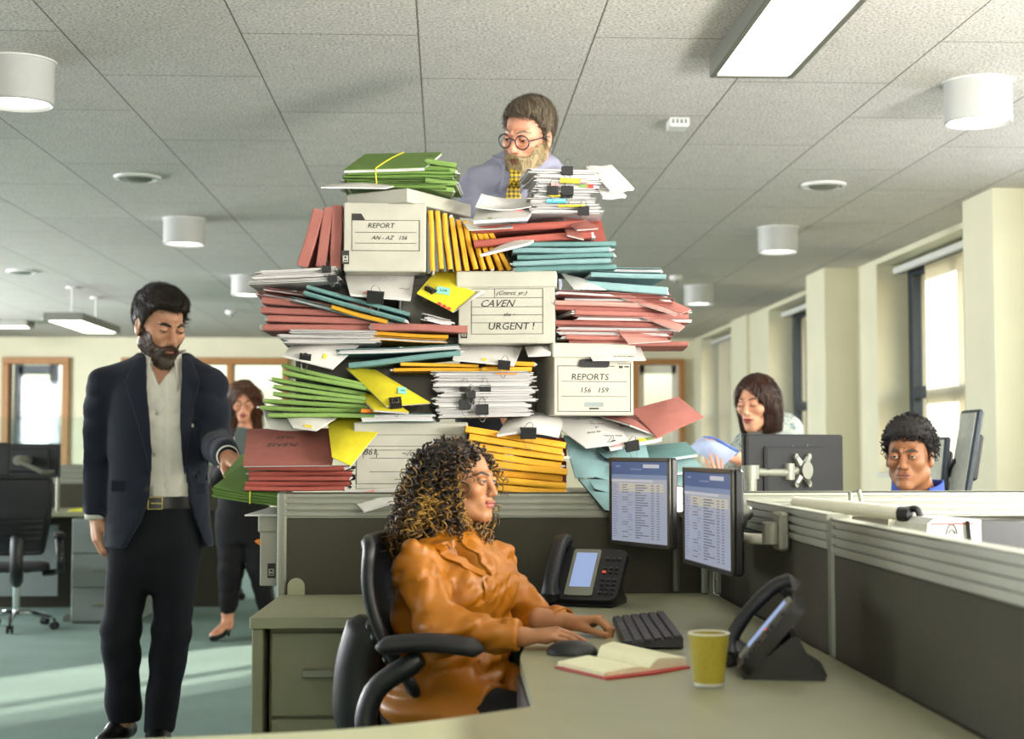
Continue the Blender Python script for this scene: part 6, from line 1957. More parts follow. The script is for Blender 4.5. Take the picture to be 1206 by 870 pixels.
def fur(H, fn, n, length, flow, mats, name, parent, w=.0007, lift=.25, seg=5, seed=1, lo=(-.13, -.15, -.16), hi=(.13, .15, .16), off=-.001, vary=.35, wave=0.0, keep=None):
    """hair drawn as fine tapered blades that follow the surface fn=0 along the vector field flow(P)"""
    rs = np.random.RandomState(seed)
    lo, hi = np.array(lo, f32), np.array(hi, f32)
    pts = np.zeros((0, 3), f32)
    ev = lambda q: fn([q[:, 0].astype(f32), q[:, 1].astype(f32), q[:, 2].astype(f32)])
    def grad(q):
        e = .0012; g = np.stack([ev(q + np.eye(3)[k] * e) - ev(q - np.eye(3)[k] * e) for k in range(3)], 1)
        return g / (np.linalg.norm(g, axis=1, keepdims=True) + 1e-9)
    for _ in range(30):
        q = lo + (hi - lo) * rs.rand(30000, 3).astype(f32)
        v = ev(q); k = (np.abs(v) < .006); q = q[k]
        if len(q):
            q = q - grad(q) * ev(q)[:, None]
            if keep is not None: q = q[keep(q)]
            pts = np.concatenate([pts, q])
        if len(pts) >= n: break
    p = pts[:n]; n = len(p)
    if not n: return
    L = length * (1 - vary + 2 * vary * rs.rand(n)); ph = rs.rand(n) * 6.28
    path = []; dirs = []; nr = grad(p); p = p + nr * off
    for i in range(seg + 1):
        g = grad(p); f = flow(p); f = f + rs.normal(size=(n, 3)) * .12
        f = f - g * (f * g).sum(1, keepdims=True); f /= np.linalg.norm(f, axis=1, keepdims=True) + 1e-9
        side = np.cross(f, g)
        d = f + g * lift + side * (wave * np.sin(ph + i * 1.1))[:, None]; d /= np.linalg.norm(d, axis=1, keepdims=True)
        path.append(p.copy()); dirs.append((side, g))
        p = p + d * (L / seg)[:, None]
        v = ev(p); p = p - grad(p) * np.minimum(v - .0005, 0)[:, None]      # stay outside the base shape
    V = []; K = 3
    for i, (q, (s_, g)) in enumerate(zip(path, dirs)):
        ww = w * (1 - .8 * (i / seg) ** 1.5)
        for k in range(K):
            a = 2 * PI * k / K
            V.append(q + s_ * (math.cos(a) * ww) + g * (math.sin(a) * ww * .7))
    V = np.stack(V, 1).reshape(-1, 3)       # n x (seg+1)*K
    R = H.R
    Wd = np.array(list(H.c), f32) + H.sc * (V[:, 0:1] * R[0] + V[:, 1:2] * R[1] + V[:, 2:3] * R[2])
    base = (np.arange(n) * (seg + 1) * K)[:, None]
    Q = []
    for i in range(seg):
        for k in range(K):
            Q.append(np.array([i * K + k, i * K + (k + 1) % K, (i + 1) * K + (k + 1) % K, (i + 1) * K + k])[None, :] + base)
    Q = np.concatenate(Q)
    mats = mats if isinstance(mats, list) else [mats]
    pick = rs.randint(0, len(mats), n)
    mi = np.tile(pick, seg * K)
    return Soup().add((Wd.astype(f32), Q), mi.astype(np.int32)).obj(name, mats, parent)
def flow_from(c, fwd=0.0, down=.0, side=0.0):
    c = np.array(c, f32)
    def f(p):
        d = p - c; d = d / (np.linalg.norm(d, axis=1, keepdims=True) + 1e-9)
        return d + np.array([side, fwd, -down], f32)
    return f
M['h_dk1'] = mat('dark_strand', '#1e1712', .4, bump=0, spec=.4); M['h_dk2'] = mat('brown_strand', '#4a3626', .4, bump=0, spec=.4)
M['h_gr1'] = mat('ash_strand', '#6d5d45', .4, bump=0, spec=.4); M['h_gr2'] = mat('grey_strand', '#9a907f', .4, bump=0, spec=.4); M['h_gr3'] = mat('umber_strand', '#453623', .4, bump=0, spec=.4)
M['b_g1'] = mat('straw_strand', '#a58f60', .45, bump=0, spec=.4); M['b_g2'] = mat('pale_strand', '#c9bb96', .45, bump=0, spec=.4); M['b_g3'] = mat('tawny_strand', '#7b6238', .45, bump=0, spec=.4)
M['h_br1'] = mat('chestnut_strand', '#2a1812', .33, bump=0, spec=.5); M['h_br2'] = mat('auburn_strand', '#55301f', .33, bump=0, spec=.5); M['h_br3'] = mat('copper_strand', '#7a4a2c', .33, bump=0, spec=.5)
M['b_grey'] = mat('grey_beard_strand', '#7d7466', .45, bump=0, spec=.4)
# ---------------------------------------------------------------- people
def V3(v): return Vector(v)
def person(lab, loc):
    return thing('person', lab, 'person', loc)
def st_px(rows, d):
    """torso stations from photo pixels: (y, x, rx, ry, yaw_deg, d offset)"""
    out = []
    for (y, x, rx, ry, yw, *o) in rows:
        p = at(x, y, d + (o[0] if o else 0)); out.append((p.z, p.x, p.y, rx, ry, math.radians(yw)))
    return sorted(out)
def beard_fn(H, thick=.010, zs=None, low=.0, ymin=.004):
    zs = zs or [-.044, -.045, -.052, -.047, -.030, .004]
    def fn(L):
        ax = np.abs(L[0])
        zb = np.interp(ax, [0, .012, .03, .045, .058, .068], zs).astype(f32)
        t = thick * (.35 + .85 * np.clip((-.035 - L[2]) / .06, 0, 1)) * (1 - .6 * np.clip((ax - .035) / .025, 0, 1))
        d = H.sdf(L) - t + .0008 * wob([L[0] * 1.6, L[1] * 1.6, L[2] * .5], 300, 4)
        d = smax(d, L[2] - zb, .004)
        d = smax(d, ymin - L[1] + np.clip(-.03 - L[2], 0, 1) * -.25, .006)
        lips = np.maximum(ell(L, (0, .1, -.0625 - H.mo * .6), (.0215, .05, .0088 + H.mo)), .07 - L[1])
        d = smax(d, -lips, .003)
        d = smax(d, -.135 - low - L[2], .01)
        d = smax(d, -ell([ax, L[1], L[2]], (.085, -.008, -.006), (.022, .020, .036)), .004)
        return d
    return fn
def short_hair_fn(H, th=.014, top=.012, quiff=.01, freq=120, amp=.0016, line=None, flow=(1, 1, .5)):
    line = line or ([-.12, -.05, -.022, -.008, .012, .028, .046, .062, .1], [-.078, -.062, -.01, .014, -.004, .03, .060, .072, .078])
    def fn(L):
        zb = np.interp(L[1], line[0], line[1]).astype(f32)
        t = .006 + (th - .006) * np.clip((L[2] + .02) / .07, 0, 1) + top * np.clip((L[2] - .05) / .07, 0, 1) + quiff * np.clip((L[1] - .02) / .06, 0, 1) * np.clip((L[2] - .06) / .04, 0, 1)
        d = H.skull(L) - t - amp * wob([L[0] * flow[0], L[1] * flow[1], L[2] * flow[2]], freq, 5)
        d = smax(d, zb - L[2] + .003 * wob(L, 160, 3), .005)
        ax = np.abs(L[0])
        ear = ell([ax, L[1], L[2]], (.083, -.006, -.006), (.02, .021, .034))
        return smax(d, -ear, .004)
    return fn
def collar(parent, c, r, h, m, fwd, open_=.5, lean=.25, leaf=.07, sc=1.0, drop=.02):
    """shirt collar: a folded band round the neck with two points in front"""
    f = V3(fwd); f.z = 0; f.normalize(); s = Vector((-f.y, f.x, 0))
    b = MB(); n = 28; r0, r1, r2, r3 = [], [], [], []
    for i in range(n + 1):
        a = open_ + (2 * PI - 2 * open_) * i / n
        d = f * math.cos(a) + s * math.sin(a)
        fr = max(0, math.cos(a))
        e = (abs(i / n - .5) * 2) ** 5
        base = V3(c) + d * r - Vector((0, 0, drop * fr * sc))
        top = base + Vector((0, 0, h)) + d * .004
        out = base + d * (.012 + .03 * e) * sc + Vector((0, 0, -h * .25)) + Vector((0, 0, -leaf * e * .9)) * sc + f * (.012 * e) * sc
        r0.append(base); r1.append(top); r2.append(top + d * .006 * sc); r3.append(out)
    rings = list(zip(r0, r1, r2, r3)); vs = []; fs = []
    for q in rings: vs += list(q)
    for i in range(n):
        for j in range(3): fs.append((i * 4 + j, (i + 1) * 4 + j, (i + 1) * 4 + j + 1, i * 4 + j + 1))
    b.add(vs, fs)
    o = b.obj('collar', m, parent, 60, world=True)
    md = o.modifiers.new('s', 'SOLIDIFY'); md.thickness = .003 * sc
    return o
def buttons(parent, pts, m, nrm=(0, -1, 0), r=.0055):
    for p in pts:
        b = MB(); n = V3(nrm).normalized(); b.tube([V3(p) - n * .001, V3(p) + n * .0025], r, 12); b.obj('button', m, parent, 60, world=True)
def shoe(parent, heel, toe, m, sc=1.0, name='shoe'):
    heel, toe = V3(heel), V3(toe); d = toe - heel
    def fn(P):
        a = rc(P, heel + Vector((0, 0, .045)) * sc, heel + d * .35 + Vector((0, 0, .05)) * sc, .036 * sc, .040 * sc)
        a = smin(a, rc(P, heel + d * .35 + Vector((0, 0, .045)) * sc, toe - d * .1 + Vector((0, 0, .028)) * sc, .040 * sc, .030 * sc), .03)
        base = heel.z + (toe.z - heel.z) * np.clip(((P[0] - heel.x) * d.x + (P[1] - heel.y) * d.y) / (d.x ** 2 + d.y ** 2), 0, 1)
        return np.maximum(a, base + .002 - P[2])
    lo, hi = bounds([heel, toe], .11)
    return cloth(name, fn, lo, hi, .006, m, parent)

# ======================================================== the man in the dark suit
def man_suit():
    d = 5.84
    p = person('bearded man in a dark navy suit and white shirt standing left of the paper tower', at(180, 881, d))
    A_ = lambda x, y, o=0: at(x, y, d + o)
    H = Head(A_(188, 384), (.60, -.72, -.30), sc=1.13, male=True, jaw=1.04)
    sk = Soup()
    nb = A_(193, 446, .03)
    H.mesh(sk, [(H.w(0, -.022, -.06), nb, .060, .066)], h=.0028)
    # hands
    w1 = A_(112, 606); pr, _ = hand_prims(w1, (.12, -.10, -1), (-.85, -.5, .05), False, (.55, .6, .65, .7), (.35, .25), 1.08)
    hand_mesh(sk, pr, (A_(112, 585), w1, .032, .029), .0028)
    w2 = A_(268, 537, -.46); pr2, _ = hand_prims(w2, (.55, -.62, -.35), (.15, -.35, .9), True, (.5, .45, .45, .5), (.55, .25), 1.05, spread=.1)
    hand_mesh(sk, pr2, (A_(262, 529, -.3), w2, .036, .029), .0028)
    core_mesh(sk, [(A_(190, 460, .03), A_(186, 590, .02), .10, .10), (A_(150, 462, .02), A_(230, 462, .02), .055, .055), (A_(122, 455), A_(108, 535), .05, .04), (A_(108, 535), A_(112, 600), .04, .03), (A_(246, 455), A_(257, 520, -.06), .05, .04), (A_(257, 520, -.06), A_(267, 536, -.4), .04, .03),
                   (A_(160, 625), A_(142, 745), .07, .055), (A_(142, 745), A_(147, 850, .03), .05, .04), (A_(207, 625), A_(200, 745), .07, .055), (A_(200, 745), A_(187, 855), .05, .04)])
    sk.obj('body', [M['skin_l'], M['lip_m']], p)
    hf = short_hair_fn(H, .012, .012, .016); H.shell('hair', hf, M['hair_dk'], p, .0026)
    fur(H, hf, 2600, .032, flow_from((.02, -.07, .10), .5, .25, -.1), [M['h_dk1'], M['h_dk1'], M['h_dk2']], 'hair_strands', p, .0008, .22, 5, 3)
    bf = beard_fn(H, .010); fur(H, bf, 2400, .013, lambda q: np.array([0, .25, -1], f32) + 0 * q, [M['h_dk1'], M['h_dk2'], M['h_dk2']], 'beard_strands', p, .0006, .14, 3, 4, keep=lambda q: ~((q[:, 2] > -.062) & (np.abs(q[:, 0]) > .012)))
    fur(H, bf, 350, .016, lambda q: np.array([0, .25, -1], f32) + 0 * q, M['b_grey'], 'grey_beard_strands', p, .0007, .3, 3, 5, keep=lambda q: (q[:, 2] < -.08) & (np.abs(q[:, 0]) < .035) & (q[:, 1] > .04))
    H.shell('beard', bf, [M['beard_dk'], M['beard_grey']], p, .0026, mi=lambda L: ((L[2] < -.088) & (np.abs(L[0]) < .03) & (L[1] > .05)).astype(np.int32))
    H.brow(p, M['hair_dk'], .0042, z0=.022, z1=.028, z2=.022)
    H.eyes(p, (.05, .85, -.55), open_=.28, skin=M['skin_l'])
    # shirt
    sst = st_px([(600, 190, .155, .105, 8), (560, 189, .16, .105, 8), (500, 190, .17, .112, 8), (462, 191, .165, .105, 8, .01), (440, 192, .12, .085, 8, .02), (425, 193, .075, .072, 8, .03)], d)
    vP = A_(192, 456)
    def shirt(P):
        t = torso(P, sst) - .004
        vv = np.maximum(np.abs(P[0] - vP.x - (P[2] - vP.z) * .05) - np.clip((P[2] - vP.z) * .50, 0, .06), P[1] - vP.y)
        t = smax(t, -vv, .004)
        return t + .003 * folds([P[0] * 1.4, P[1], P[2] * .7], 26)
    cloth('shirt', shirt, *bounds([A_(120, 610, -.16), A_(260, 420, .2)], .0), .008, M['shirt_w'], p, 2)
    collar(p, A_(193, 424, .02), .074, .042, M['shirt_w'], (.12, -1, 0), .52, leaf=.085, sc=1.1, drop=.03)
    pl = MB(); pk = []
    for y in range(452, 586, 8): pk.append(A_(194 + (y - 452) * .018, y, -.118 + .0 * y))
    # placket follows the shirt front
    def front(px, y, base=shirt):
        q = at(px, y, d - .3); s = 0
        for _ in range(60):
            v = float(base([np.array([q.x], f32), np.array([q.y], f32), np.array([q.z], f32)])[0])
            if v < .0005: break
            q = at(px, y, q.y + max(v * .7, .0004))
        return q
    pk = [front(194 + (y - 452) * .02, y) for y in range(450, 586, 9)]
    pl.tube([q + Vector((0, -.0005, 0)) for q in pk], .016, 8, flat=.12, upv=(0, -1, 0)); pl.obj('placket', M['shirt_w'], p, 60, world=True)
    buttons(p, [front(194.5 + (y - 452) * .02, y) + Vector((0, -.003, 0)) for y in (462, 490, 518, 546, 572)], M['blind'])
    # belt and trousers
    tst = st_px([(692, 182, .10, .075, 8), (672, 183, .15, .105, 8), (650, 184, .172, .12, 8), (625, 186, .176, .12, 8), (597, 189, .170, .114, 8), (582, 190, .163, .110, 8)], d)
    legs = [(A_(157, 640), A_(142, 745, -.02), .092, .070), (A_(142, 745, -.02), A_(146, 842, .05), .070, .064), (A_(208, 640), A_(202, 745, -.01), .090, .072), (A_(202, 745, -.01), A_(187, 858), .072, .060)]
    cut1 = A_(143, 850, .05).z; cut2 = A_(186, 862).z
    def trs(P):
        a = smin(torso(P, tst), union(P, legs[:2], .03), .04); a = smin(a, union(P, legs[2:], .03), .03)
        a = a + .0045 * folds([P[0], P[1], P[2] * .8], 12) * np.clip((A_(0, 690).z - P[2]) / .1, .25, 1)
        split = np.where(P[0] < A_(170, 800).x, cut1, cut2)
        return np.maximum(a, split - P[2])
    cloth('trousers', trs, *bounds([A_(95, 880, -.2), A_(260, 580, .22)], .0), .009, M['trs'], p, 2)
    b = MB(); z0, z1 = A_(0, 598).z, A_(0, 584).z
    c = A_(189, 590)
    ring = lambda z, e: [Vector((c.x + (.168 + e) * math.cos(a) * math.cos(.14) - (.113 + e) * math.sin(a) * math.sin(.14), c.y + (.168 + e) * math.cos(a) * math.sin(.14) + (.113 + e) * math.sin(a) * math.cos(.14), z)) for a in np.linspace(0, 2 * PI, 48, endpoint=False)]
    b.ring([ring(z0, 0), ring(z0, .007), ring(z1, .007), ring(z1, 0)], False); b.obj('belt', M['leather'], p, 40, world=True)
    q = A_(190, 591); q.y = c.y - .124; b = MB(); w, h = .026, .022
    for sx in (-1, 1): b.box(q + Vector((sx * w, 0, 0)), (.006, .006, 2 * h), bev=.002)
    for sz in (-1, 1): b.box(q + Vector((0, 0, sz * h)), (2 * w + .006, .006, .006), bev=.002)
    b.box(q + Vector((.005, -.002, 0)), (.04, .004, .005)); b.obj('belt_buckle', M['brass'], p, 0, world=True)
    # jacket
    jst = st_px([(643, 187, .205, .15, 8), (600, 187, .193, .135, 8), (560, 187, .186, .128, 8), (500, 188, .196, .134, 8), (462, 189, .198, .128, 8, .01), (438, 190, .165, .105, 8, .02), (418, 193, .095, .088, 8, .03)], d)
    sh = [(A_(170, 436, .02), A_(124, 452, .0), .062, .064), (A_(214, 436, .02), A_(246, 450, .0), .062, .062)]
    slR = [(A_(125, 456), A_(112, 535, .03), .075, .064), (A_(112, 535, .03), A_(113, 605), .062, .054)]
    slL = [(A_(245, 456), A_(255, 522, -.04), .074, .062), (A_(255, 522, -.04), A_(266, 534, -.43), .062, .050)]
    ys = [415, 440, 500, 540, 585, 612, 645]
    fl = [166, 170, 177, 179, 176, 166, 146]; fr_ = [209, 211, 211, 213, 219, 226, 239]
    zz = [A_(0, y).z for y in ys][::-1]; XL_ = [A_(x, y, -.13).x for x, y in zip(fl, ys)][::-1]; XR_ = [A_(x, y, -.13).x for x, y in zip(fr_, ys)][::-1]
    cutR = A_(0, 607).z
    endL = A_(268, 537, -.465); dirL = (A_(266, 534, -.43) - A_(255, 522, -.04)).normalized()
    def jbase(P):
        a = torso(P, jst); a = smin(a, union(P, sh, .03), .04)
        s1 = np.maximum(union(P, slR, .03), cutR - P[2]); s2 = union(P, slL, .03)
        s2 = np.maximum(s2, (P[0] - endL.x) * dirL.x + (P[1] - endL.y) * dirL.y + (P[2] - endL.z) * dirL.z)
        f = .006 * folds([P[0], P[1], P[2] * .8], 15)
        a = smin(a + f * .35, s1 + f, .018); a = smin(a, s2 + f, .018)
        return a
    def edges(P):
        z = P[2].ravel()
        l = np.interp(z, zz, XL_).reshape(P[2].shape).astype(f32); r = np.interp(z, zz, XR_).reshape(P[2].shape).astype(f32)
        return l, r
    fy = A_(190, 500, -.02).y
    def jacket(P):
        a = jbase(P); l, r = edges(P)
        w = np.maximum(np.maximum(l - P[0], P[0] - r), P[1] - fy)
        a = smax(a, -w, .004)
        return np.maximum(a, -(shirt(P) - .004))
    def lapel(P):
        l, r = edges(P); z = P[2].ravel()
        yk = [420, 428, 452, 456, 560]; wl = [10, 14, 27, 24, 1]; wr = [8, 12, 22, 19, 1]
        zk = [A_(0, y).z for y in yk][::-1]
        a = np.interp(z, zk, [v / 305 for v in wl][::-1]).reshape(P[2].shape); b_ = np.interp(z, zk, [v / 305 for v in wr][::-1]).reshape(P[2].shape)
        left = np.maximum(P[0] - l, (l - a) - P[0]); right = np.maximum(r - P[0], P[0] - (r + b_))
        reg = np.minimum(left, right)
        dd = np.maximum(jbase(P) - .008, -(jbase(P) + .004))
        dd = np.maximum(dd, reg)
        dd = np.maximum(dd, np.maximum(P[1] - fy, np.maximum(zk[0] - P[2], P[2] - zk[-1])))
        return dd
    lo, hi = bounds([A_(80, 650, -.22), A_(285, 410, .22), A_(275, 540, -.55)], .0)
    cloth('jacket', jacket, lo, hi, .0072, M['suit'], p, 2)
    cloth('lapel', lapel, *bounds([A_(130, 560, -.2), A_(245, 410, .05)], .0), .0045, M['suit'], p, 1)
    # pocket flaps
    for (x, y, w) in ((143, 572, .075), (236, 575, .04)):
        q = front(x, y, jbase); b = MB(); b.box(q + Vector((0, -.004, 0)), (w, .007, .042), Matrix.Rotation(.12 if x < 190 else .5, 3, 'Z'), bev=.003); b.obj('pocket_flap', M['suit'], p, 0, world=True)
    buttons(p, [front(174, 576, jbase) + Vector((-.006, -.003, 0))], M['leather'], r=.009)
    # shirt cuffs
    b = MB(); b.tube([A_(113, 602), A_(113, 611)], [.043, .042], 20, caps=False); b.tube([endL - dirL * .02, endL + dirL * .022], [.041, .040], 20, caps=False)
    o = b.obj('shirt_cuff', M['shirt_w'], p, 60, world=True); o.modifiers.new('s', 'SOLIDIFY').thickness = .004
    shoe(p, A_(150, 872, .1), A_(118, 884, -.06), M['leather'], 1.05)
    shoe(p, A_(188, 880, .06), A_(182, 890, -.17), M['leather'], 1.05)
man_suit()

# ======================================================== the woman at the desk
def woman_desk():
    d = 3.55; sW = .80
    p = person('woman with dark curly hair in a mustard blouse typing at the desk', at(525, 850, d))
    A_ = lambda x, y, o=0: at(x, y, d + o)
    F_ = Vector((.82, -.57, 0)); Lt = Vector((.57, .82, 0))
    H = Head(A_(545, 569, .07), (.86, -.51, .01), sc=.80, male=False, jaw=.90, nose=.92, lips=1.15, cheek=1.05)
    sk = Soup()
    nb = A_(533, 652, .06)
    H.mesh(sk, [(H.w(0, -.024, -.06), nb, .040, .045), (A_(508, 660, -.02), A_(562, 655, .12), .04, .04)], h=.002)
    w1 = atz(617, 764, DZ) + Vector((0, 0, .026))
    pr, _ = hand_prims(w1, (.98, -.12, .10), (-.05, -.12, 1), False, (.28, .26, .28, .25), (.45, .2), .80, spread=.13, bend0=(.42, .40, .38, .30))
    hand_mesh(sk, pr, (w1 - Vector((.07, -.01, -.004)), w1, .026, .021), .0018)
    w2 = atz(671, 748, DZ) + Vector((0, 0, .030))
    pr, _ = hand_prims(w2, (.93, -.33, .10), (.1, .05, 1), True, (1.0, 1.05, 1.1, 1.1), (.30, .15), .80, spread=.03, bend0=(.75, .8, .85, .9), thumb_in=.1)
    hand_mesh(sk, pr, (w2 - Vector((.07, -.02, -.006)), w2, .026, .021), .0018)
    seat = .475
    pel = A_(524, 838); pel.z = max(pel.z, .56)
    kn = [pel + F_ * .40 + Lt * s * .10 + Vector((0, 0, -.02)) for s in (-1, 1)]
    an = [k + Vector((.06, .0, -.42)) for k in kn]
    thigh = [(pel + Lt * s * .075, kn[i], .085, .062) for i, s in enumerate((-1, 1))]
    shin = [(kn[i], an[i], .058, .042) for i in range(2)]
    core_mesh(sk, [(pel, A_(530, 690, .02), .09, .085), (A_(495, 662, -.12), A_(583, 655, .13), .045, .045)] + [(a, b, ra * .75, rb * .75) for a, b, ra, rb in thigh + shin])
    sk.obj('body', [M['skin_t'], M['lip_f']], p)
    H.eyes(p, (.30, 1, -.04), open_=.60, skin=M['skin_t'])
    H.brow(p, M['hair_dk'], .0030, z0=.024, z1=.032, z2=.024, x1=.05)
    # curly hair: dark inner volume and several hundred ringlets
    def face_cut(L): return ell(L, (0, .128, -.022), (.094, .122, .118))
    def vol(L):
        a = ell(L, (0, -.043, .032), (.118, .122, .116))
        a = smin(a, ell(L, (.02, -.066, -.085), (.135, .120, .115)), .05)
        a = smin(a, ell(L, (0, .0, .075), (.085, .08, .055)), .03)
        return smax(a, -face_cut(L), .015)
    H.shell('hair', lambda L: smax(vol(L) + .016 - .006 * wob(L, 120, 4), -(ell(L, (0, .125, -.03), (.10, .125, .12))), .01), M['curl_d'], p, .0045, (-.19, -.21, -.23), (.19, .15, .18))
    r = random.Random(4); sets = [MB(), MB(), MB()]; cnt = 0; tries = 0
    while cnt < 640 and tries < 30000:
        tries += 1
        L0 = np.array([r.uniform(-.165, .165), r.uniform(-.19, .10), r.uniform(-.15, .155)])
        v = float(vol([np.array([c], f32) for c in L0])[0])
        if v < -.028 or v > -.002: continue
        # flow: outwards from the crown, then down
        out = np.array([L0[0], L0[1] + .03, max(L0[2] - .02, -.0)]); out /= np.linalg.norm(out) + 1e-6
        dr = np.array([out[0] * .5, out[1] * .5, -.75 + .35 * max(0, L0[2]) / .13]); dr /= np.linalg.norm(dr)
        ln = r.uniform(.07, .125); turns = r.uniform(2.6, 4.6); rad = r.uniform(.0075, .0125); tr = r.uniform(.0026, .0042)
        a = np.cross(dr, [.3, .2, .9]); a /= np.linalg.norm(a); b_ = np.cross(dr, a); ph = r.uniform(0, 6.28); ch = r.choice((-1, 1))
        pts = []; rr = []; bad = False; N = int(turns * 8)
        for i in range(N + 1):
            t = i / N; w_ = ph + ch * turns * 2 * PI * t
            q = L0 + dr * ln * t + np.array([0, 0, -.012 * t * t]) + (a * math.cos(w_) + b_ * math.sin(w_)) * rad * min(1, .35 + 2 * t)
            if face_cut([np.array([c], f32) for c in q])[0] < -.004: bad = True; break
            pts.append(H.w(*q)); rr.append(tr * (1 - .55 * t) * .8)
        if bad and len(pts) < 9: continue
        if L0[2] < -.12 and L0[2] - ln < -.26: continue
        k = r.random(); dark = L0[2] > .07
        sets[0 if (k < (.72 if dark else .36)) else (1 if k < (.97 if dark else .74) else 2)].tube(pts, rr, 5)
        cnt += 1
    # loose curls on the forehead edge
    for nm, s_, m_ in (('dark_ringlets', sets[0], 'curl_d'), ('brown_ringlets', sets[1], 'curl_m'), ('golden_ringlets', sets[2], 'curl_g')):
        s_.obj(nm, M[m_], p, 180, world=True)
    # blouse
    Y = math.degrees(math.atan2(Lt.y, Lt.x))
    st = st_px([(850, 533, .165, .145, Y), (800, 530, .158, .140, Y), (745, 526, .142, .122, Y), (700, 529, .146, .126, Y), (672, 531, .150, .118, Y, .01), (652, 532, .130, .088, Y, .02), (634, 533, .082, .062, Y, .035), (624, 534, .055, .048, Y, .05)], d)
    shl = [(A_(522, 648, .0), A_(491, 666, -.12), .040, .048), (A_(546, 644, .05), A_(582, 658, .13), .040, .045)]
    e1 = A_(520, 744, -.24); w1c = w1 + Vector((-.008, .002, .002))
    slR = [(A_(490, 668, -.125), e1, .054, .050), (e1, w1c, .049, .033)]
    e2 = A_(611, 722, .10); w2c = w2 + Vector((-.012, .004, .0))
    slL = [(A_(584, 662, .13), e2, .048, .045), (e2, w2c, .045, .031)]
    dR = (w1c - e1).normalized(); dL = (w2c - e2).normalized()
    neckV = A_(556, 640, -.10)
    def blouse(P):
        a = torso(P, st)
        bust = ell(P, A_(552, 694, -.08), (.056, .056, .06)); a = smin(a, bust, .08)
        bust = ell(P, A_(574, 692, .03), (.056, .056, .06)); a = smin(a, bust, .08)
        for s_ in shl: a = smin(a, rc(P, *s_), .03)
        f = folds([P[0], P[1], P[2] * 1.3], 17); g = folds([P[0] + .4 * P[2], P[1], P[2] - .5 * P[0]], 34)
        s1 = union(P, slR, .028) + .006 * f + .0045 * g; s2 = union(P, slL, .028) + .006 * f + .0045 * g
        c1 = (P[0] - w1c.x) * dR.x + (P[1] - w1c.y) * dR.y + (P[2] - w1c.z) * dR.z; c2 = (P[0] - w2c.x) * dL.x + (P[1] - w2c.y) * dL.y + (P[2] - w2c.z) * dL.z
        s1 = np.maximum(s1, c1); s2 = np.maximum(s2, c2)
        a = a + .005 * f + .004 * g
        hips = union(P, [(a_, b_, ra + .012, rb + .01) for a_, b_, ra, rb in thigh], .05) + .005 * f
        hips = np.maximum(hips, (P[0] - pel.x) * F_.x + (P[1] - pel.y) * F_.y - .20)
        a = smin(a, hips, .04)
        a = smin(a, s1, .015); a = smin(a, s2, .015)
        # open neckline
        u = (P[0] - neckV.x) * Lt.x + (P[1] - neckV.y) * Lt.y; v = (P[0] - neckV.x) * F_.x + (P[1] - neckV.y) * F_.y
        vee = np.maximum(np.abs(u) - np.clip((P[2] - neckV.z + .065) * .55, 0, .1), -v - .07)
        a = smax(a, -vee, .006)
        return a
    zc = A_(0, 846).z
    lo, hi = bounds([A_(440, 850, -.05), A_(600, 620, .25), w1 - Vector((0, .08, .05)), w2 + Vector((0, .05, 0)), A_(470, 700, -.32)], .03); lo[2] = zc
    cloth('blouse', blouse, lo, hi, .0062, M['blouse'], p, 2)
    for wc, dd in ((w1c, dR), (w2c, dL)):
        b = MB(); b.tube([wc - dd * .038, wc - dd * .002], [.036, .0335], 20, caps=False); o = b.obj('cuff', M['blouse'], p, 60, world=True); o.modifiers.new('s', 'SOLIDIFY').thickness = .004
    # collar flaps and button band
    def front(u, z, base=blouse):
        q = neckV + Lt * u + F_ * .25; q.z = z
        for _ in range(70):
            v = float(base([np.array([q.x], f32), np.array([q.y], f32), np.array([q.z], f32)])[0])
            if v < .0004: return q
            q = q - F_ * min(.02, max(v * .6, .0004))
        return None
    b = MB(); zs = np.linspace(neckV.z - .065, A_(0, 790).z, 16)
    band = [q for q in (front(0, float(z)) for z in zs) if q is not None]
    b.tube(band, .013, 8, flat=.14, upv=F_); b.obj('button_band', M['blouse'], p, 60, world=True)
    buttons(p, [band[i] + F_ * .002 for i in (1, 4, 7, 10, 13) if i < len(band)], M['blouse'], F_, .005)
    for s_ in (-1, 1):
        b = MB(); rings = []
        for i in range(9):
            t = i / 8 * .78; a = front(s_ * (.004 + .052 * t), neckV.z - .062 + .10 * t) if t < .8 else None
            if a is not None and (a - neckV).length > .14: a = None
            c = neckV + Lt * s_ * (.004 + .055 * t) + F_ * (.03 - .055 * t) + Vector((0, 0, -.062 + .105 * t))
            c = a + F_ * .004 if a is not None else c
            wdt = .026 * math.sin(PI * min(1, .12 + t * .8))
            rings.append([c, c + Lt * s_ * wdt + F_ * .004 - Vector((0, 0, .01)), c + Lt * s_ * wdt + F_ * .006 - Vector((0, 0, .008)), c + F_ * .006])
        b.ring(rings); b.obj('collar', M['blouse'], p, 60, world=True)
    def trs(P):
        a = union(P, [(x, y, ra + .006, rb + .008) for x, y, ra, rb in thigh + shin], .03)
        a = smin(a, ell(P, pel, (.15, .13, .1)), .05)
        return a + .003 * folds(P, 18)
    cloth('trousers', trs, *bounds([pel, *kn, *an], .17), .012, M['blk_cloth'], p)
    for i in range(2): shoe(p, an[i] + Vector((-.05, .0, -.06)), an[i] + F_ * .16 + Vector((0, 0, -.06)), M['leather'], .8)
    return d, F_, pel
wd_, wF, wpel = woman_desk()
# her chair: seat under the pelvis, facing the same way
ch = office_chair('black mesh office chair with arms carrying the woman in mustard', (wpel.x + .165, wpel.y - .045, 0), math.radians(-12), 1.0, seat_z=.50, bh=.315, lean=.03, pad=-.095)

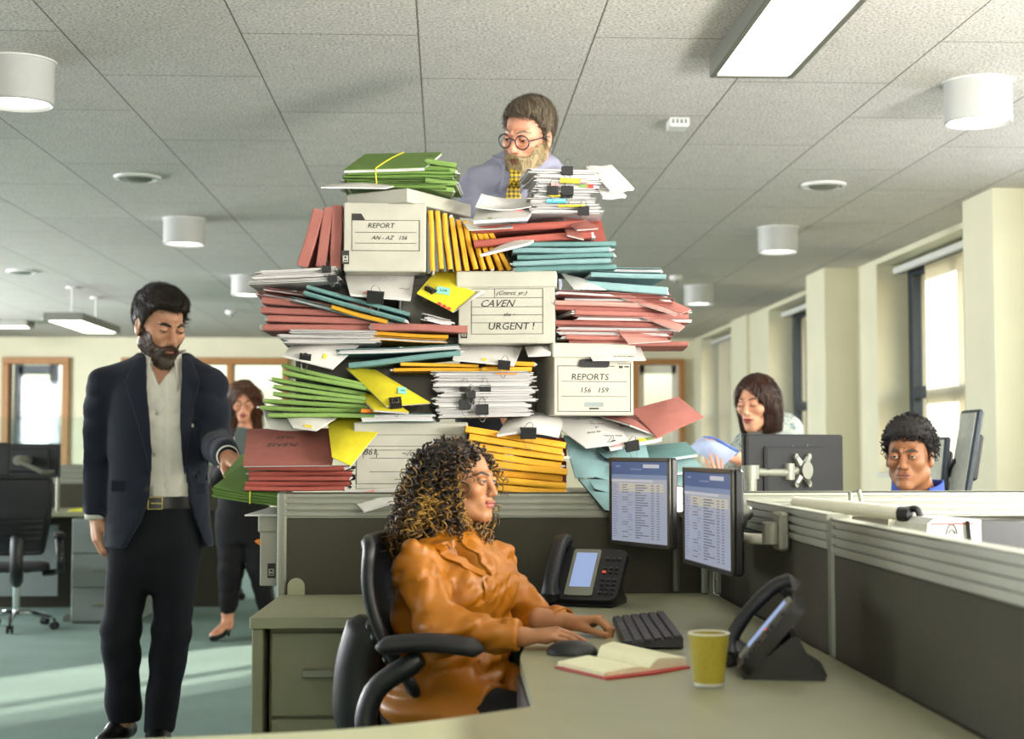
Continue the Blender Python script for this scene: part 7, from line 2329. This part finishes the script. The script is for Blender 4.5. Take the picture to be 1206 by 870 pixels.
# ======================================================== the man on top of the tower
def man_top():
    d = 5.16
    p = person('bearded older man with round glasses and yellow tie leaning over the top of the tower', at(600, 260, d + .12) * 1.0)
    p.location.z = .635
    A_ = lambda x, y, o=0: at(x, y, d + o)
    H = Head(A_(622, 160, -.06), (-.52, -.74, -.34), up=(.24, .05, 1), sc=1.0, male=True, mouth_open=.0030, nose=1.1)
    sk = Soup(); nb = A_(612, 212, .06)
    H.mesh(sk, [(H.w(0, -.022, -.06), nb, .058, .066)], h=.0028)
    hip = Vector((A_(600, 300, .20).x, d + .28, 1.30))
    kn = [hip + Vector((s * .12, -.05, -.30)) for s in (-1, 1)]; an = [k + Vector((0, .08, -.29)) for k in kn]
    w1, w2 = A_(556, 285, -.05), A_(676, 285, -.02)
    for w_, l in ((w1, False), (w2, True)):
        pr, _ = hand_prims(w_, (.1, -.8, -.5), (0, -.3, 1), l, (.3,) * 4, (.5, .3), 1.0); hand_mesh(sk, pr, (w_ + Vector((0, .05, .05)), w_, .035, .028), .004)
    core_mesh(sk, [(nb, hip, .09, .12), (A_(566, 215, .05), A_(648, 205, .06), .05, .05)] + [(hip + Vector((s * .09, 0, 0)), kn[i], .08, .06) for i, s in enumerate((-1, 1))] + [(kn[i], an[i], .055, .045) for i in range(2)])
    sk.obj('body', [M['skin_r'], M['lip_m']], p)
    line = ([-.12, -.05, -.022, -.008, .012, .028, .046, .062, .1], [-.075, -.058, -.01, .014, -.002, .034, .068, .083, .090])
    hf = short_hair_fn(H, .011, .006, .006, line=line); H.shell('hair', hf, M['hair_gr'], p, .0026)
    fur(H, hf, 2800, .042, flow_from((.05, -.05, .10), .45, .15, -.35), [M['h_gr1'], M['h_gr3'], M['h_gr3'], M['h_gr2']], 'hair_strands', p, .0008, .16, 6, 6)
    bf = beard_fn(H, .0095, [-.046, -.047, -.054, -.050, -.030, -.004], .008); H.shell('beard', bf, M['beard_gr'], p, .0026)
    fur(H, bf, 2600, .018, lambda q: np.array([0, .3, -1], f32) + q * np.array([4, 0, 0], f32), [M['b_g1'], M['b_g2'], M['b_g3'], M['b_g1']], 'beard_strands', p, .0007, .25, 4, 7)
    H.brow(p, M['hair_gr'], .0032)
    H.eyes(p, (-.1, .9, -.35), open_=.4, skin=M['skin_r'])
    # round glasses
    M['specs'] = mat('blue_black_frame', '#1d2a3c', .3, bump=0)
    b = MB(); lens = MB()
    for s in (-1, 1):
        b.tube([H.w(s * .034 + .0245 * math.cos(a), .103 - .006 * abs(math.cos(a)) * (1 if s * math.cos(a) > 0 else 0), -.001 + .0235 * math.sin(a)) for a in np.linspace(0, 2 * PI, 29)], .0021, 6, caps=False)
        b.tube([H.w(s * .0585, .098, .004), H.w(s * .072, .06, .006), H.w(s * .079, .01, .006), H.w(s * .080, -.012, .0)], .0020, 6)
        lens.tube([H.w(s * .034, .1015, -.001), H.w(s * .034, .1030, -.001)], .0235, 28)
    b.tube([H.w(-.010, .1035, .006), H.w(0, .1065, .009), H.w(.010, .1035, .006)], .0021, 6)
    g = b.obj('glasses', M['specs'], p, 180, world=True)
    lens.obj('lens', glass('spectacle_lens', (.96, .97, .98, 1), .16), g, 60, world=True)
    st = sorted([(1.28, hip.x, hip.y, .17, .12, 0)] + st_px([(285, 600, .185, .13, 0, .12), (245, 601, .185, .125, -4, .06), (215, 604, .172, .112, -6, .02), (200, 607, .13, .09, -6, .02), (188, 612, .08, .08, -6, .03)], d))
    shl = [(A_(600, 200, .0), A_(566, 218, .0), .06, .066), (A_(622, 198, .02), A_(648, 208, .02), .058, .060)]
    sl = [(A_(562, 220, .0), A_(553, 262, -.02), .064, .056), (A_(553, 262, -.02), A_(556, 283, -.04), .056, .05), (A_(650, 212, .02), A_(672, 255, .02), .062, .056), (A_(672, 255, .02), A_(676, 283, -.01), .056, .05)]
    def shirt(P):
        a = torso(P, st)
        for s in shl: a = smin(a, rc(P, *s), .04)
        a = smin(a, union(P, sl[:2], .03), .02); a = smin(a, union(P, sl[2:], .03), .02)
        return a + .007 * folds(P, 14) + .003 * folds([P[0] + P[2], P[1], P[2]], 30)
    cloth('shirt', shirt, *bounds([A_(515, 295, -.2), A_(700, 175, .3), hip], .03), .008, M['shirt_g'], p, 2)
    collar(p, A_(610, 196, .0), .078, .045, M['shirt_g'], (-.25, -1, 0), .28, leaf=.075, sc=1.05, drop=.035)
    # patterned tie
    t = NT('yellow_patterned_silk'); v = t.coord('Object', (1, 1, 1), (0, PI / 4, 0)); ck = t.n('ShaderNodeTexChecker'); ck.inputs['Scale'].default_value = 95
    ck.inputs['Color1'].default_value = lin('#d8b52c'); ck.inputs['Color2'].default_value = lin('#5d5220'); t.l(v, ck.inputs['Vector']); t.l(ck.outputs[0], t.b.inputs['Base Color']); t.b.inputs['Roughness'].default_value = .45
    def front(px, y):
        q = at(px, y, d - .4)
        for _ in range(70):
            v = float(shirt([np.array([q.x], f32), np.array([q.y], f32), np.array([q.z], f32)])[0])
            if v < .0005: break
            q = at(px, y, q.y + max(v * .7, .0004))
        return q
    b = MB(); pts = [front(607.5 - (y - 200) * .09, y) + Vector((0, -.012, 0)) for y in range(198, 262, 5)]
    rr = [.019, .022, .017, .018, .021, .024, .026, .028, .030, .032, .033, .034, .035][:len(pts)]
    b.tube(pts, rr, 10, flat=.18, upv=(0, -1, 0)); b.obj('tie', t.m, p, 60, world=True)
    def trs(P):
        a = union(P, [(hip + Vector((s * .09, 0, .02)), kn[i], .10, .075) for i, s in enumerate((-1, 1))], .03); a = smin(a, union(P, [(kn[i], an[i], .07, .06) for i in range(2)], .02), .03)
        return a + .003 * folds(P, 16)
    cloth('trousers', trs, *bounds([hip, *kn, *an], .15), .014, M['trs'], p)
    for i in range(2): shoe(p, Vector((an[i].x, an[i].y + .04, .636)), Vector((an[i].x, an[i].y - .2, .636)), M['leather'])
man_top()

# ======================================================== seated man in blue, right
def man_blue():
    d = 5.5
    p = person('young man with short black curly hair in a blue shirt seated on the right', Vector((at(1078, 600, d).x, d + .1, 0)))
    A_ = lambda x, y, o=0: at(x, y, d + o)
    H = Head(A_(1071, 538), (-.50, -.85, -.05), sc=1.03, male=True, jaw=1.06, nose=1.15, lips=1.2)
    sk = Soup(); nb = A_(1082, 590, .06)
    H.mesh(sk, [(H.w(0, -.022, -.06), nb, .062, .07)], h=.0028)
    hip = Vector((A_(1082, 600, .1).x, d + .18, .56)); kn = [hip + Vector((-.22 + s * .14, -.38, 0)) for s in (-1, 1)]; an = [k + Vector((0, .04, -.45)) for k in kn]
    el = [A_(1022, 655, -.02), A_(1145, 655, .0)]; wr = [Vector((el[0].x + .02, d - .20, .80)), Vector((el[1].x - .12, d - .20, .80))]
    for w_, l, fd in ((wr[0], False, (.2, -1, 0)), (wr[1], True, (-.4, -1, 0))):
        pr, _ = hand_prims(w_, fd, (0, 0, 1), l, (.4,) * 4, (.5, .3), 1.0); hand_mesh(sk, pr, (w_ + Vector((0, .06, 0)), w_, .035, .028), .004)
    core_mesh(sk, [(nb, hip, .09, .11), (A_(1045, 605, .06), A_(1118, 605, .06), .05, .05)] + [(hip + Vector((s * .09, 0, 0)), kn[i], .075, .06) for i, s in enumerate((-1, 1))] + [(kn[i], an[i], .055, .04) for i in range(2)])
    sk.obj('body', [M['skin_b'], M['lip_d']], p)
    line = ([-.12, -.05, -.022, -.008, .012, .028, .046, .062, .1], [-.06, -.045, -.005, .016, .004, .036, .064, .074, .078])
    H.shell('hair', short_hair_fn(H, .016, .015, .006, 150, .002, line, (1, 1, 1)), M['hair_bk'], p, .0026)
    r = random.Random(9); b = MB(); c = 0
    fn = short_hair_fn(H, .017, .016, .006, 330, .0, line, (1, 1, 1))
    while c < 1300:
        u = np.array([r.gauss(0, 1), r.gauss(0, 1), r.gauss(.25, 1)]); u /= np.linalg.norm(u); q = np.array([0, -.016, .034]) + u * np.array([.09, .115, .112])
        v = float(fn([np.array([x], f32) for x in q])[0])
        if abs(v) > .012: continue
        rad = r.uniform(.0035, .006); a0 = r.uniform(0, 6.3); e1 = np.cross(u, [.3, .5, .8]); e1 /= np.linalg.norm(e1); e2 = np.cross(u, e1); tip = r.uniform(-.004, .011)
        b.tube([H.w(*(q + (e1 * math.cos(a0 + k * .8) + e2 * math.sin(a0 + k * .8)) * rad + u * (tip - .012 + .0022 * k))) for k in range(9)], .0017, 4); c += 1
    b.obj('hair_curls', M['hair_bk'], p, 180, world=True)
    H.brow(p, M['hair_dk'], .0042, z0=.024, z1=.029, z2=.023)
    H.eyes(p, (-.1, 1, -.10), open_=.50, skin=M['skin_b'])
    st = sorted([(.56, hip.x, hip.y, .18, .13, .2)] + st_px([(650, 1082, .19, .125, 12, .06), (615, 1082, .195, .12, 12, .04), (596, 1082, .15, .095, 12, .04), (578, 1081, .085, .085, 12, .05)], d))
    shl = [(A_(1068, 592, .04), A_(1036, 606, .0), .058, .062), (A_(1095, 590, .06), A_(1124, 604, .08), .058, .062)]
    sl = [(A_(1034, 608), el[0], .062, .052), (el[0], wr[0], .052, .04), (A_(1126, 606, .08), el[1], .062, .052), (el[1], wr[1], .052, .04)]
    def shirt(P):
        a = torso(P, st)
        for s in shl: a = smin(a, rc(P, *s), .035)
        a = smin(a, union(P, sl[:2], .03), .02); a = smin(a, union(P, sl[2:], .03), .02)
        return a + .006 * folds(P, 15)
    cloth('shirt', shirt, *bounds([hip, *el, *wr, A_(1081, 570)], .14), .010, M['shirt_b'], p, 2)
    collar(p, A_(1081, 584, .03), .083, .06, M['shirt_b'], (-.35, -1, 0), .45, leaf=.085, sc=1.1, drop=.03)
    def trs(P):
        a = union(P, [(hip + Vector((s * .09, 0, 0)), kn[i], .095, .075) for i, s in enumerate((-1, 1))], .03); return smin(a, union(P, [(kn[i], an[i], .065, .055) for i in range(2)], .02), .03)
    cloth('trousers', trs, *bounds([hip, *kn, *an], .14), .016, M['trs'], p)
    for i in range(2): shoe(p, Vector((an[i].x, an[i].y + .04, .005)), Vector((an[i].x, an[i].y - .2, .005)), M['leather'])
    office_chair('black office chair of the man in blue, hidden behind the railed screen', (hip.x, hip.y + .02, 0), math.atan2(-.85, -.5), .95, seat_z=.44, bh=.30)
man_blue()

def long_hair_fn(H, w=.098, bot=-.20, back=.03, cut=(.074, .10, .105), parting=.0, cy=.115):
    def fn(L):
        a = H.skull(L) - .013
        side = ell(L, (0, -.030, -.04), (w, .082, .13))
        low = np.maximum(np.sqrt((L[0] / w) ** 2 + ((L[1] + .022) / .072) ** 2) * .072 - .066, np.maximum(bot - L[2] + .012 * np.sin(L[0] * 60), L[2] - .02))
        a = smin(a, side, .03); a = smin(a, low, .03)
        ang = np.arctan2(L[1] + .03, L[0])
        a = a + .0016 * np.sin(ang * 46 + 3 * wob(L, 18, 3)) + .0012 * wob([L[0], L[1], L[2] * .1], 300, 4)
        a = smax(a, -ell(L, (parting, cy, -.018), cut), .008)
        neck = np.maximum(np.maximum(np.abs(L[0]) - .042, -.015 - L[1]), L[2] + .06)
        return smax(a, -neck, .012)
    return fn

# ======================================================== woman with papers, right background
def woman_papers():
    d = 6.7
    p = person('woman with long straight brown hair in a pale patterned blouse reading papers', Vector((at(895, 560, d).x, d, 0)))
    A_ = lambda x, y, o=0: at(x, y, d + o)
    H = Head(A_(891, 475), (-.62, -.76, -.16), sc=1.02, male=False, jaw=.92, nose=.92, lips=1.1, smile=.004)
    sk = Soup(); nb = A_(899, 522, .04)
    H.mesh(sk, [(H.w(0, -.024, -.06), nb, .046, .052), (A_(884, 530, .02), A_(915, 528, .06), .05, .05)], h=.003)
    w1 = A_(866, 537, -.26); pr, _ = hand_prims(w1, (-.8, -.2, .35), (.1, -.75, .5), True, (.5, .5, .55, .6), (.5, .3), .95); hand_mesh(sk, pr, (A_(885, 548, -.22), w1, .034, .026), .003)
    w2 = A_(848, 572, -.36); pr, _ = hand_prims(w2, (-.25, -.25, .8), (-.2, -.9, .2), False, (.45, .4, .4, .45), (.6, .2), .78, spread=.10); hand_mesh(sk, pr, (A_(852, 580, -.24), w2, .034, .026), .003)
    hip = Vector((A_(905, 650).x, d + .05, .82)); kn = [hip + Vector((-.14 + s * .1, -.18, -.36)) for s in (-1, 1)]; an = [k + Vector((0, .06, -.38)) for k in kn]
    core_mesh(sk, [(nb, hip, .08, .11), (A_(880, 530, .02), A_(918, 528, .06), .045, .045)] + [(hip + Vector((s * .08, 0, 0)), kn[i], .08, .06) for i, s in enumerate((-1, 1))] + [(kn[i], an[i], .055, .04) for i in range(2)])
    sk.obj('body', [M['skin_l'], M['lip_f']], p)
    H.eyes(p, (0, .8, -.5), open_=.2, skin=M['skin_l'])
    H.brow(p, M['hair_dk'], .0024)
    hf = long_hair_fn(H, .092, -.135, cut=(.07, .10, .108), parting=.012); H.shell('hair', hf, M['hair_br'], p, .003, (-.14, -.16, -.24), (.14, .15, .17))
    fur(H, hf, 2200, .11, lambda q: np.stack([q[:, 0] * 7 * (q[:, 2] > .05), -.1 + 0 * q[:, 0], -1 + 0 * q[:, 0]], 1), [M['h_br1'], M['h_br2'], M['h_br1']], 'hair_strands', p, .0010, .03, 10, 8, (-.13, -.15, -.17), (.13, .12, .15))
    t = NT('mottled_teal_print'); v = t.coord('Object'); n1 = t.noise(v, 42, 3, .7, .6)
    t.l(t.ramp(n1, [(.38, lin('#5a757b')), (.48, lin('#a0aaa4')), (.6, lin('#b4b8ae')), (.7, lin('#708a90'))]), t.b.inputs['Base Color']); t.b.inputs['Roughness'].default_value = .8
    st = sorted([(.80, hip.x, hip.y, .17, .13, -.5)] + st_px([(600, 902, .16, .12, -25), (560, 899, .165, .125, -25), (526, 899, .160, .100, -25, .03), (512, 899, .12, .075, -25, .04), (503, 900, .06, .055, -25, .05)], d))
    shl = [(A_(893, 517, .04), A_(878, 530, -.04), .042, .048), (A_(905, 501, .05), A_(925, 504, .12), .045, .06)]
    e1, e2 = A_(933, 560, -.02), A_(858, 575, -.16)
    sl = [(A_(925, 506, .12), A_(931, 536, .06), .078, .085), (A_(931, 540, .06), A_(890, 548, -.22), .07, .04), (A_(876, 532, -.05), e2, .06, .055), (e2, A_(846, 564, -.22), .055, .04)]
    def bl(P):
        a = torso(P, st)
        for s in shl: a = smin(a, rc(P, *s), .03)
        a = smin(a, union(P, sl[:2], .03), .02); a = smin(a, union(P, sl[2:], .03), .02)
        return a + .005 * folds(P, 18)
    cloth('blouse', bl, *bounds([hip, A_(940, 490), A_(842, 580, -.25), A_(935, 580, .15)], .08), .010, t.m, p, 2)
    def trs(P):
        a = union(P, [(hip + Vector((s * .08, 0, 0)), kn[i], .1, .07) for i, s in enumerate((-1, 1))], .03); a = smin(a, union(P, [(kn[i], an[i], .06, .05) for i in range(2)], .02), .03)
        return smin(a, ell(P, hip, (.17, .13, .12)), .04)
    cloth('trousers', trs, *bounds([hip, *kn, *an], .15), .016, M['blk_cloth'], p)
    for i in range(2): shoe(p, Vector((an[i].x, an[i].y + .04, .005)), Vector((an[i].x, an[i].y - .18, .005)), M['leather'], .9)
    # what she half sits on
    t2 = thing('side_desk', 'grey desk hidden behind the screens on which the woman with papers leans', 'desk', (hip.x - .28, d + .45, 0))
    MB().box((0, 0, .69), (1.0, .62, .028), bev=.004).obj('top', M['desk'], t2, smooth=0)
    for sx in (-1, 1): MB().box((sx * .46, 0, .338), (.03, .56, .676)).obj('end_panel', M['pedestal'], t2, smooth=0)
    # the papers she holds
    o, fr = patch('held_papers', 'pale blue sheaf of papers held open by the woman in the patterned blouse', 'papers', (A_(826, 514, -.20), A_(868, 533, -.36), A_(848, 551, -.34), A_(810, 528, -.20)), mat('pale_blue_paper', '#b9c6e6', .8, bump=.05), th=.0015, under=.004, bulge=.03, bu=.02)
    o, fr = patch('held_papers', 'outer blue cover sheet behind the held sheaf of papers', 'papers', (A_(829, 513, -.16), A_(871, 531, -.33), A_(866, 537, -.31), A_(822, 518, -.16)), mat('blue_cover_sheet', '#5f83d8', .7, bump=.05), th=.0015, bulge=.03, bu=.02)
woman_papers()

# ======================================================== woman with tablet, left background
def woman_tablet():
    d = 9.35
    p = person('woman with long wavy hair in black looking down at a tablet', at(285, 740, d))
    p.location.z = 0
    A_ = lambda x, y, o=0: at(x, y, d + o)
    H = Head(A_(287, 472), (.08, -.92, -.38), sc=.98, male=False, jaw=.92, nose=.92)
    sk = Soup(); nb = A_(289, 522, .04)
    H.mesh(sk, [(H.w(0, -.024, -.06), nb, .046, .052)], h=.0035)
    w1 = A_(303, 541, -.27); pr, _ = hand_prims(w1, (-.55, -.3, .6), (.4, -.8, .2), True, (.5,) * 4, (.6, .2), 1.1); hand_mesh(sk, pr, (A_(310, 540, -.2), w1, .038, .03), .004)
    w2 = A_(276, 545, -.20); pr, _ = hand_prims(w2, (.3, -.2, .7), (-.6, -.5, .2), False, (.6,) * 4, (.6, .2), 1.1); hand_mesh(sk, pr, (A_(264, 548, -.15), w2, .038, .03), .004)
    hp = A_(285, 605)
    hips = [A_(276, 612), A_(298, 612)]; kn = [A_(272, 672, -.03), A_(306, 668, -.05)]; an = [A_(268, 722), A_(316, 726)]
    core_mesh(sk, [(nb, hp, .09, .12), (A_(268, 532, .03), A_(312, 532, .03), .05, .05)] + [(hips[i], kn[i], .08, .06) for i in range(2)] + [(kn[i], an[i], .055, .036) for i in range(2)])
    for i in range(2):      # bare ankles and feet in the pumps
        toe = an[i] + Vector(((-.06, .06)[i], -.16, 0)); toe.z = .035
        pts = [kn[i].lerp(an[i], .6), an[i], Vector((an[i].x, an[i].y, .085)), toe]
        sk.add(sculpt(lambda P: union(P, [(pts[0], pts[1], .045, .034), (pts[1], pts[2], .034, .034), (pts[2], pts[3], .034, .026)], .02), *bounds(pts, .06), .007, 1), 0)
        def pump(P, toe=toe, a=an[i]):
            q = Vector((a.x, a.y + .035, .075))
            s = smin(rc(P, q, q.lerp(toe, .5), .034, .036), rc(P, q.lerp(toe, .5) - Vector((0, 0, .01)), toe - Vector((0, 0, .008)), .036, .028), .02)
            top = np.interp(P[1].ravel(), [toe.y, toe.y + .05, q.y - .02, q.y], [.05, .062, .075, .11]).reshape(P[1].shape)
            s = np.maximum(s, P[2] - top)
            s = smin(s, rc(P, q + Vector((0, .015, -.02)), Vector((q.x, q.y + .02, .008)), .017, .008), .01)
            return np.maximum(s, .003 - P[2])
        cloth('shoe', pump, *bounds([an[i], toe, Vector((an[i].x, an[i].y + .05, 0))], .06), .006, M['leather'], p)
    sk.obj('body', [M['skin_r'], M['lip_f']], p)
    H.eyes(p, (0, .8, -.5), open_=.15, skin=M['skin_r'])
    H.brow(p, M['hair_dk'], .0026)
    def lh(L):
        base = long_hair_fn(H, .112, -.265, cut=(.066, .10, .106), parting=0)(L)
        return base + .006 * wob([L[0], L[1], L[2] * .8], 45, 3)
    H.shell('hair', lh, M['hair_au'], p, .004, (-.15, -.16, -.30), (.15, .15, .17))
    fur(H, lh, 1500, .17, lambda q: np.stack([q[:, 0] * 7 * (q[:, 2] > .05), -.1 + 0 * q[:, 0], -1 + 0 * q[:, 0]], 1), [M['h_br1'], M['h_br2'], M['h_br3']], 'hair_strands', p, .0013, .05, 10, 8, (-.14, -.15, -.2), (.14, .12, .15), wave=.3)
    st = sorted(st_px([(612, 287, .17, .13, 0), (575, 288, .145, .11, 0), (548, 289, .155, .115, 0), (526, 290, .145, .095, 0, .03), (511, 289, .075, .065, 0, .04)], d))
    shl = [(A_(282, 518, .03), A_(265, 525, .03), .05, .058), (A_(298, 518, .03), A_(314, 525, .03), .05, .058)]
    e1, e2 = A_(322, 562, .0), A_(256, 564, .0)
    sl = [(A_(315, 532, .03), e1, .06, .05), (e1, A_(306, 538, -.22), .05, .042), (A_(265, 532, .03), e2, .06, .05), (e2, A_(266, 546, -.17), .05, .042)]
    def top(P):
        a = torso(P, st)
        for s in shl: a = smin(a, rc(P, *s), .03)
        a = smin(a, union(P, sl[:2], .03), .02); a = smin(a, union(P, sl[2:], .03), .02)
        return a + .004 * folds(P, 16)
    cloth('top', top, *bounds([A_(250, 615, -.22), A_(326, 505, .18)], .05), .012, M['blk_cloth'], p, 1)
    tst = sorted(st_px([(640, 287, .17, .12, 0), (605, 287, .17, .13, 0), (596, 287, .16, .12, 0)], d))
    def trs(P):
        a = smin(torso(P, tst), union(P, [(hips[0], kn[0], .10, .075), (kn[0], kn[0].lerp(an[0], .85), .075, .054)], .03), .03)
        a = smin(a, union(P, [(hips[1], kn[1], .10, .075), (kn[1], kn[1].lerp(an[1], .85), .075, .054)], .03), .02)
        return a + .003 * folds(P, 15)
    cloth('trousers', trs, *bounds([A_(250, 735, -.2), A_(330, 590, .2)], .02), .012, M['blk_cloth'], p, 1)
    q = [A_(278, 502, -.34), A_(303, 506, -.36), A_(298, 543, -.42), A_(270, 538, -.40)]
    t2 = thing('tablet', 'grey tablet held up by the woman in black, far left of the tower', 'tablet', sum(q, Vector()) / 4)
    ex = (q[1] - q[0]).normalized(); n = ex.cross(q[0] - q[3]).normalized(); ey = n.cross(ex); R = Matrix((ex, ey, n)).transposed()
    w, h = (q[1] - q[0]).length, (q[0] - q[3]).length
    MB().box((0, 0, 0), (w, h, .009), R, bev=.003).obj('case', mat('slate_tablet_case', '#56605e', .5), t2, smooth=0)
    MB().box(R @ Vector((0, 0, -.005 if n.y < 0 else .005)), (w - .016, h - .016, .002), R).obj('screen', M['key'], t2, smooth=0)
woman_tablet()
# ---------------------------------------------------------------- light, sky, camera
w = bpy.data.worlds.new('World'); SC.world = w; w.use_nodes = True
nt = w.node_tree; nt.nodes.clear()
sky = nt.nodes.new('ShaderNodeTexSky'); sky.sky_type = 'NISHITA'
sky.sun_disc = False; sky.sun_elevation = math.radians(28); sky.sun_rotation = math.radians(115); sky.air_density = 1.2; sky.dust_density = 2.5
bg = nt.nodes.new('ShaderNodeBackground'); bg.inputs[1].default_value = .6
wo = nt.nodes.new('ShaderNodeOutputWorld')
nt.links.new(sky.outputs[0], bg.inputs[0]); nt.links.new(bg.outputs[0], wo.inputs[0])

def lamp(name, typ, loc, energy, col=(1, 1, 1), size=1, size_y=None, aim=None, angle=None):
    d = bpy.data.lights.new(name, typ); d.energy = energy; d.color = col
    if typ == 'AREA':
        d.size = size
        if size_y: d.shape = 'RECTANGLE'; d.size_y = size_y
    if typ == 'SUN' and angle: d.angle = angle
    o = bpy.data.objects.new(name, d); COL.objects.link(o); o.location = loc
    if aim is not None:
        o.rotation_euler = (Vector(aim) - Vector(loc)).to_track_quat('-Z', 'Y').to_euler()
    return o
# low sun through the right-hand windows
sd = Vector((-.64, -.77, -.235))
lamp('sun', 'SUN', (8, 20, 6), 22.0, (1, .93, .80), aim=Vector((8, 20, 6)) + sd, angle=math.radians(1.0))
# area lamps added at the side-wall window openings to boost the daylight
for i, (y0, y1) in enumerate(WINS[:3]):
    lamp('window_daylight', 'AREA', (XW - .03, (y0 + y1) / 2, 1.7), (26, 26, 20)[i] * (y1 - y0), (.93, .97, 1), y1 - y0 - .2, 1.4, aim=(XW - 2, (y0 + y1) / 2, 1.3))
for y, e in ((2.5, 30), (6.5, 170), (10.5, 420), (14.5, 480)):
    lamp('window_daylight', 'AREA', (XL + .1, y, 1.7), e, (.95, .97, 1), 2.6, 1.4, aim=(XL + 2, y, 1.7))  # added fill from the left, brightens the far right wall
# studio strobe at the right lights the tower; bounce lamps brighten the ceiling
lamp('strobe_key', 'AREA', (2.6, 2.7, 1.15), 20, (1, .98, .94), .5, .7, aim=(.4, 4.9, 1.95))
o = lamp('bounce_fill', 'AREA', (.4, -.9, 1.75), 190, (1, .98, .94), .8, .8, aim=(.4, 1.6, 4.4)); o.data.spread = math.radians(120)  # added behind the camera to raise the ambient light
o = lamp('bounce_fill', 'AREA', (2.7, 1.9, 1.35), 90, (1, .98, .94), .5, .5, aim=(1.5, 4.6, 2.75)); o.data.spread = math.radians(120)

cam = bpy.data.cameras.new('camera')
cam.sensor_width = 36; cam.sensor_fit = 'HORIZONTAL'
cam.lens = F * 36 / 1206
cam.clip_start = .05; cam.clip_end = 200
cam.dof.use_dof = True; cam.dof.focus_distance = 4.3; cam.dof.aperture_fstop = 3.8
co = bpy.data.objects.new('camera', cam); COL.objects.link(co)
co.matrix_world = Matrix((( RT.x, UP.x, -FW.x, 0), (RT.y, UP.y, -FW.y, 0), (RT.z, UP.z, -FW.z, CAMZ), (0, 0, 0, 1)))
SC.camera = co
vs = SC.view_settings
SC.display_settings.display_device = 'sRGB'
vs.view_transform = 'Standard'; vs.look = 'None'; vs.gamma = 1; vs.exposure = EXPOSURE; vs.use_curve_mapping = False
SC.cycles.use_denoising = True
SC.cycles.max_bounces = 8; SC.cycles.diffuse_bounces = 4; SC.cycles.glossy_bounces = 3; SC.cycles.transparent_max_bounces = 16
SC.cycles.sample_clamp_indirect = 6
SC.cycles.caustics_reflective = False; SC.cycles.caustics_refractive = False
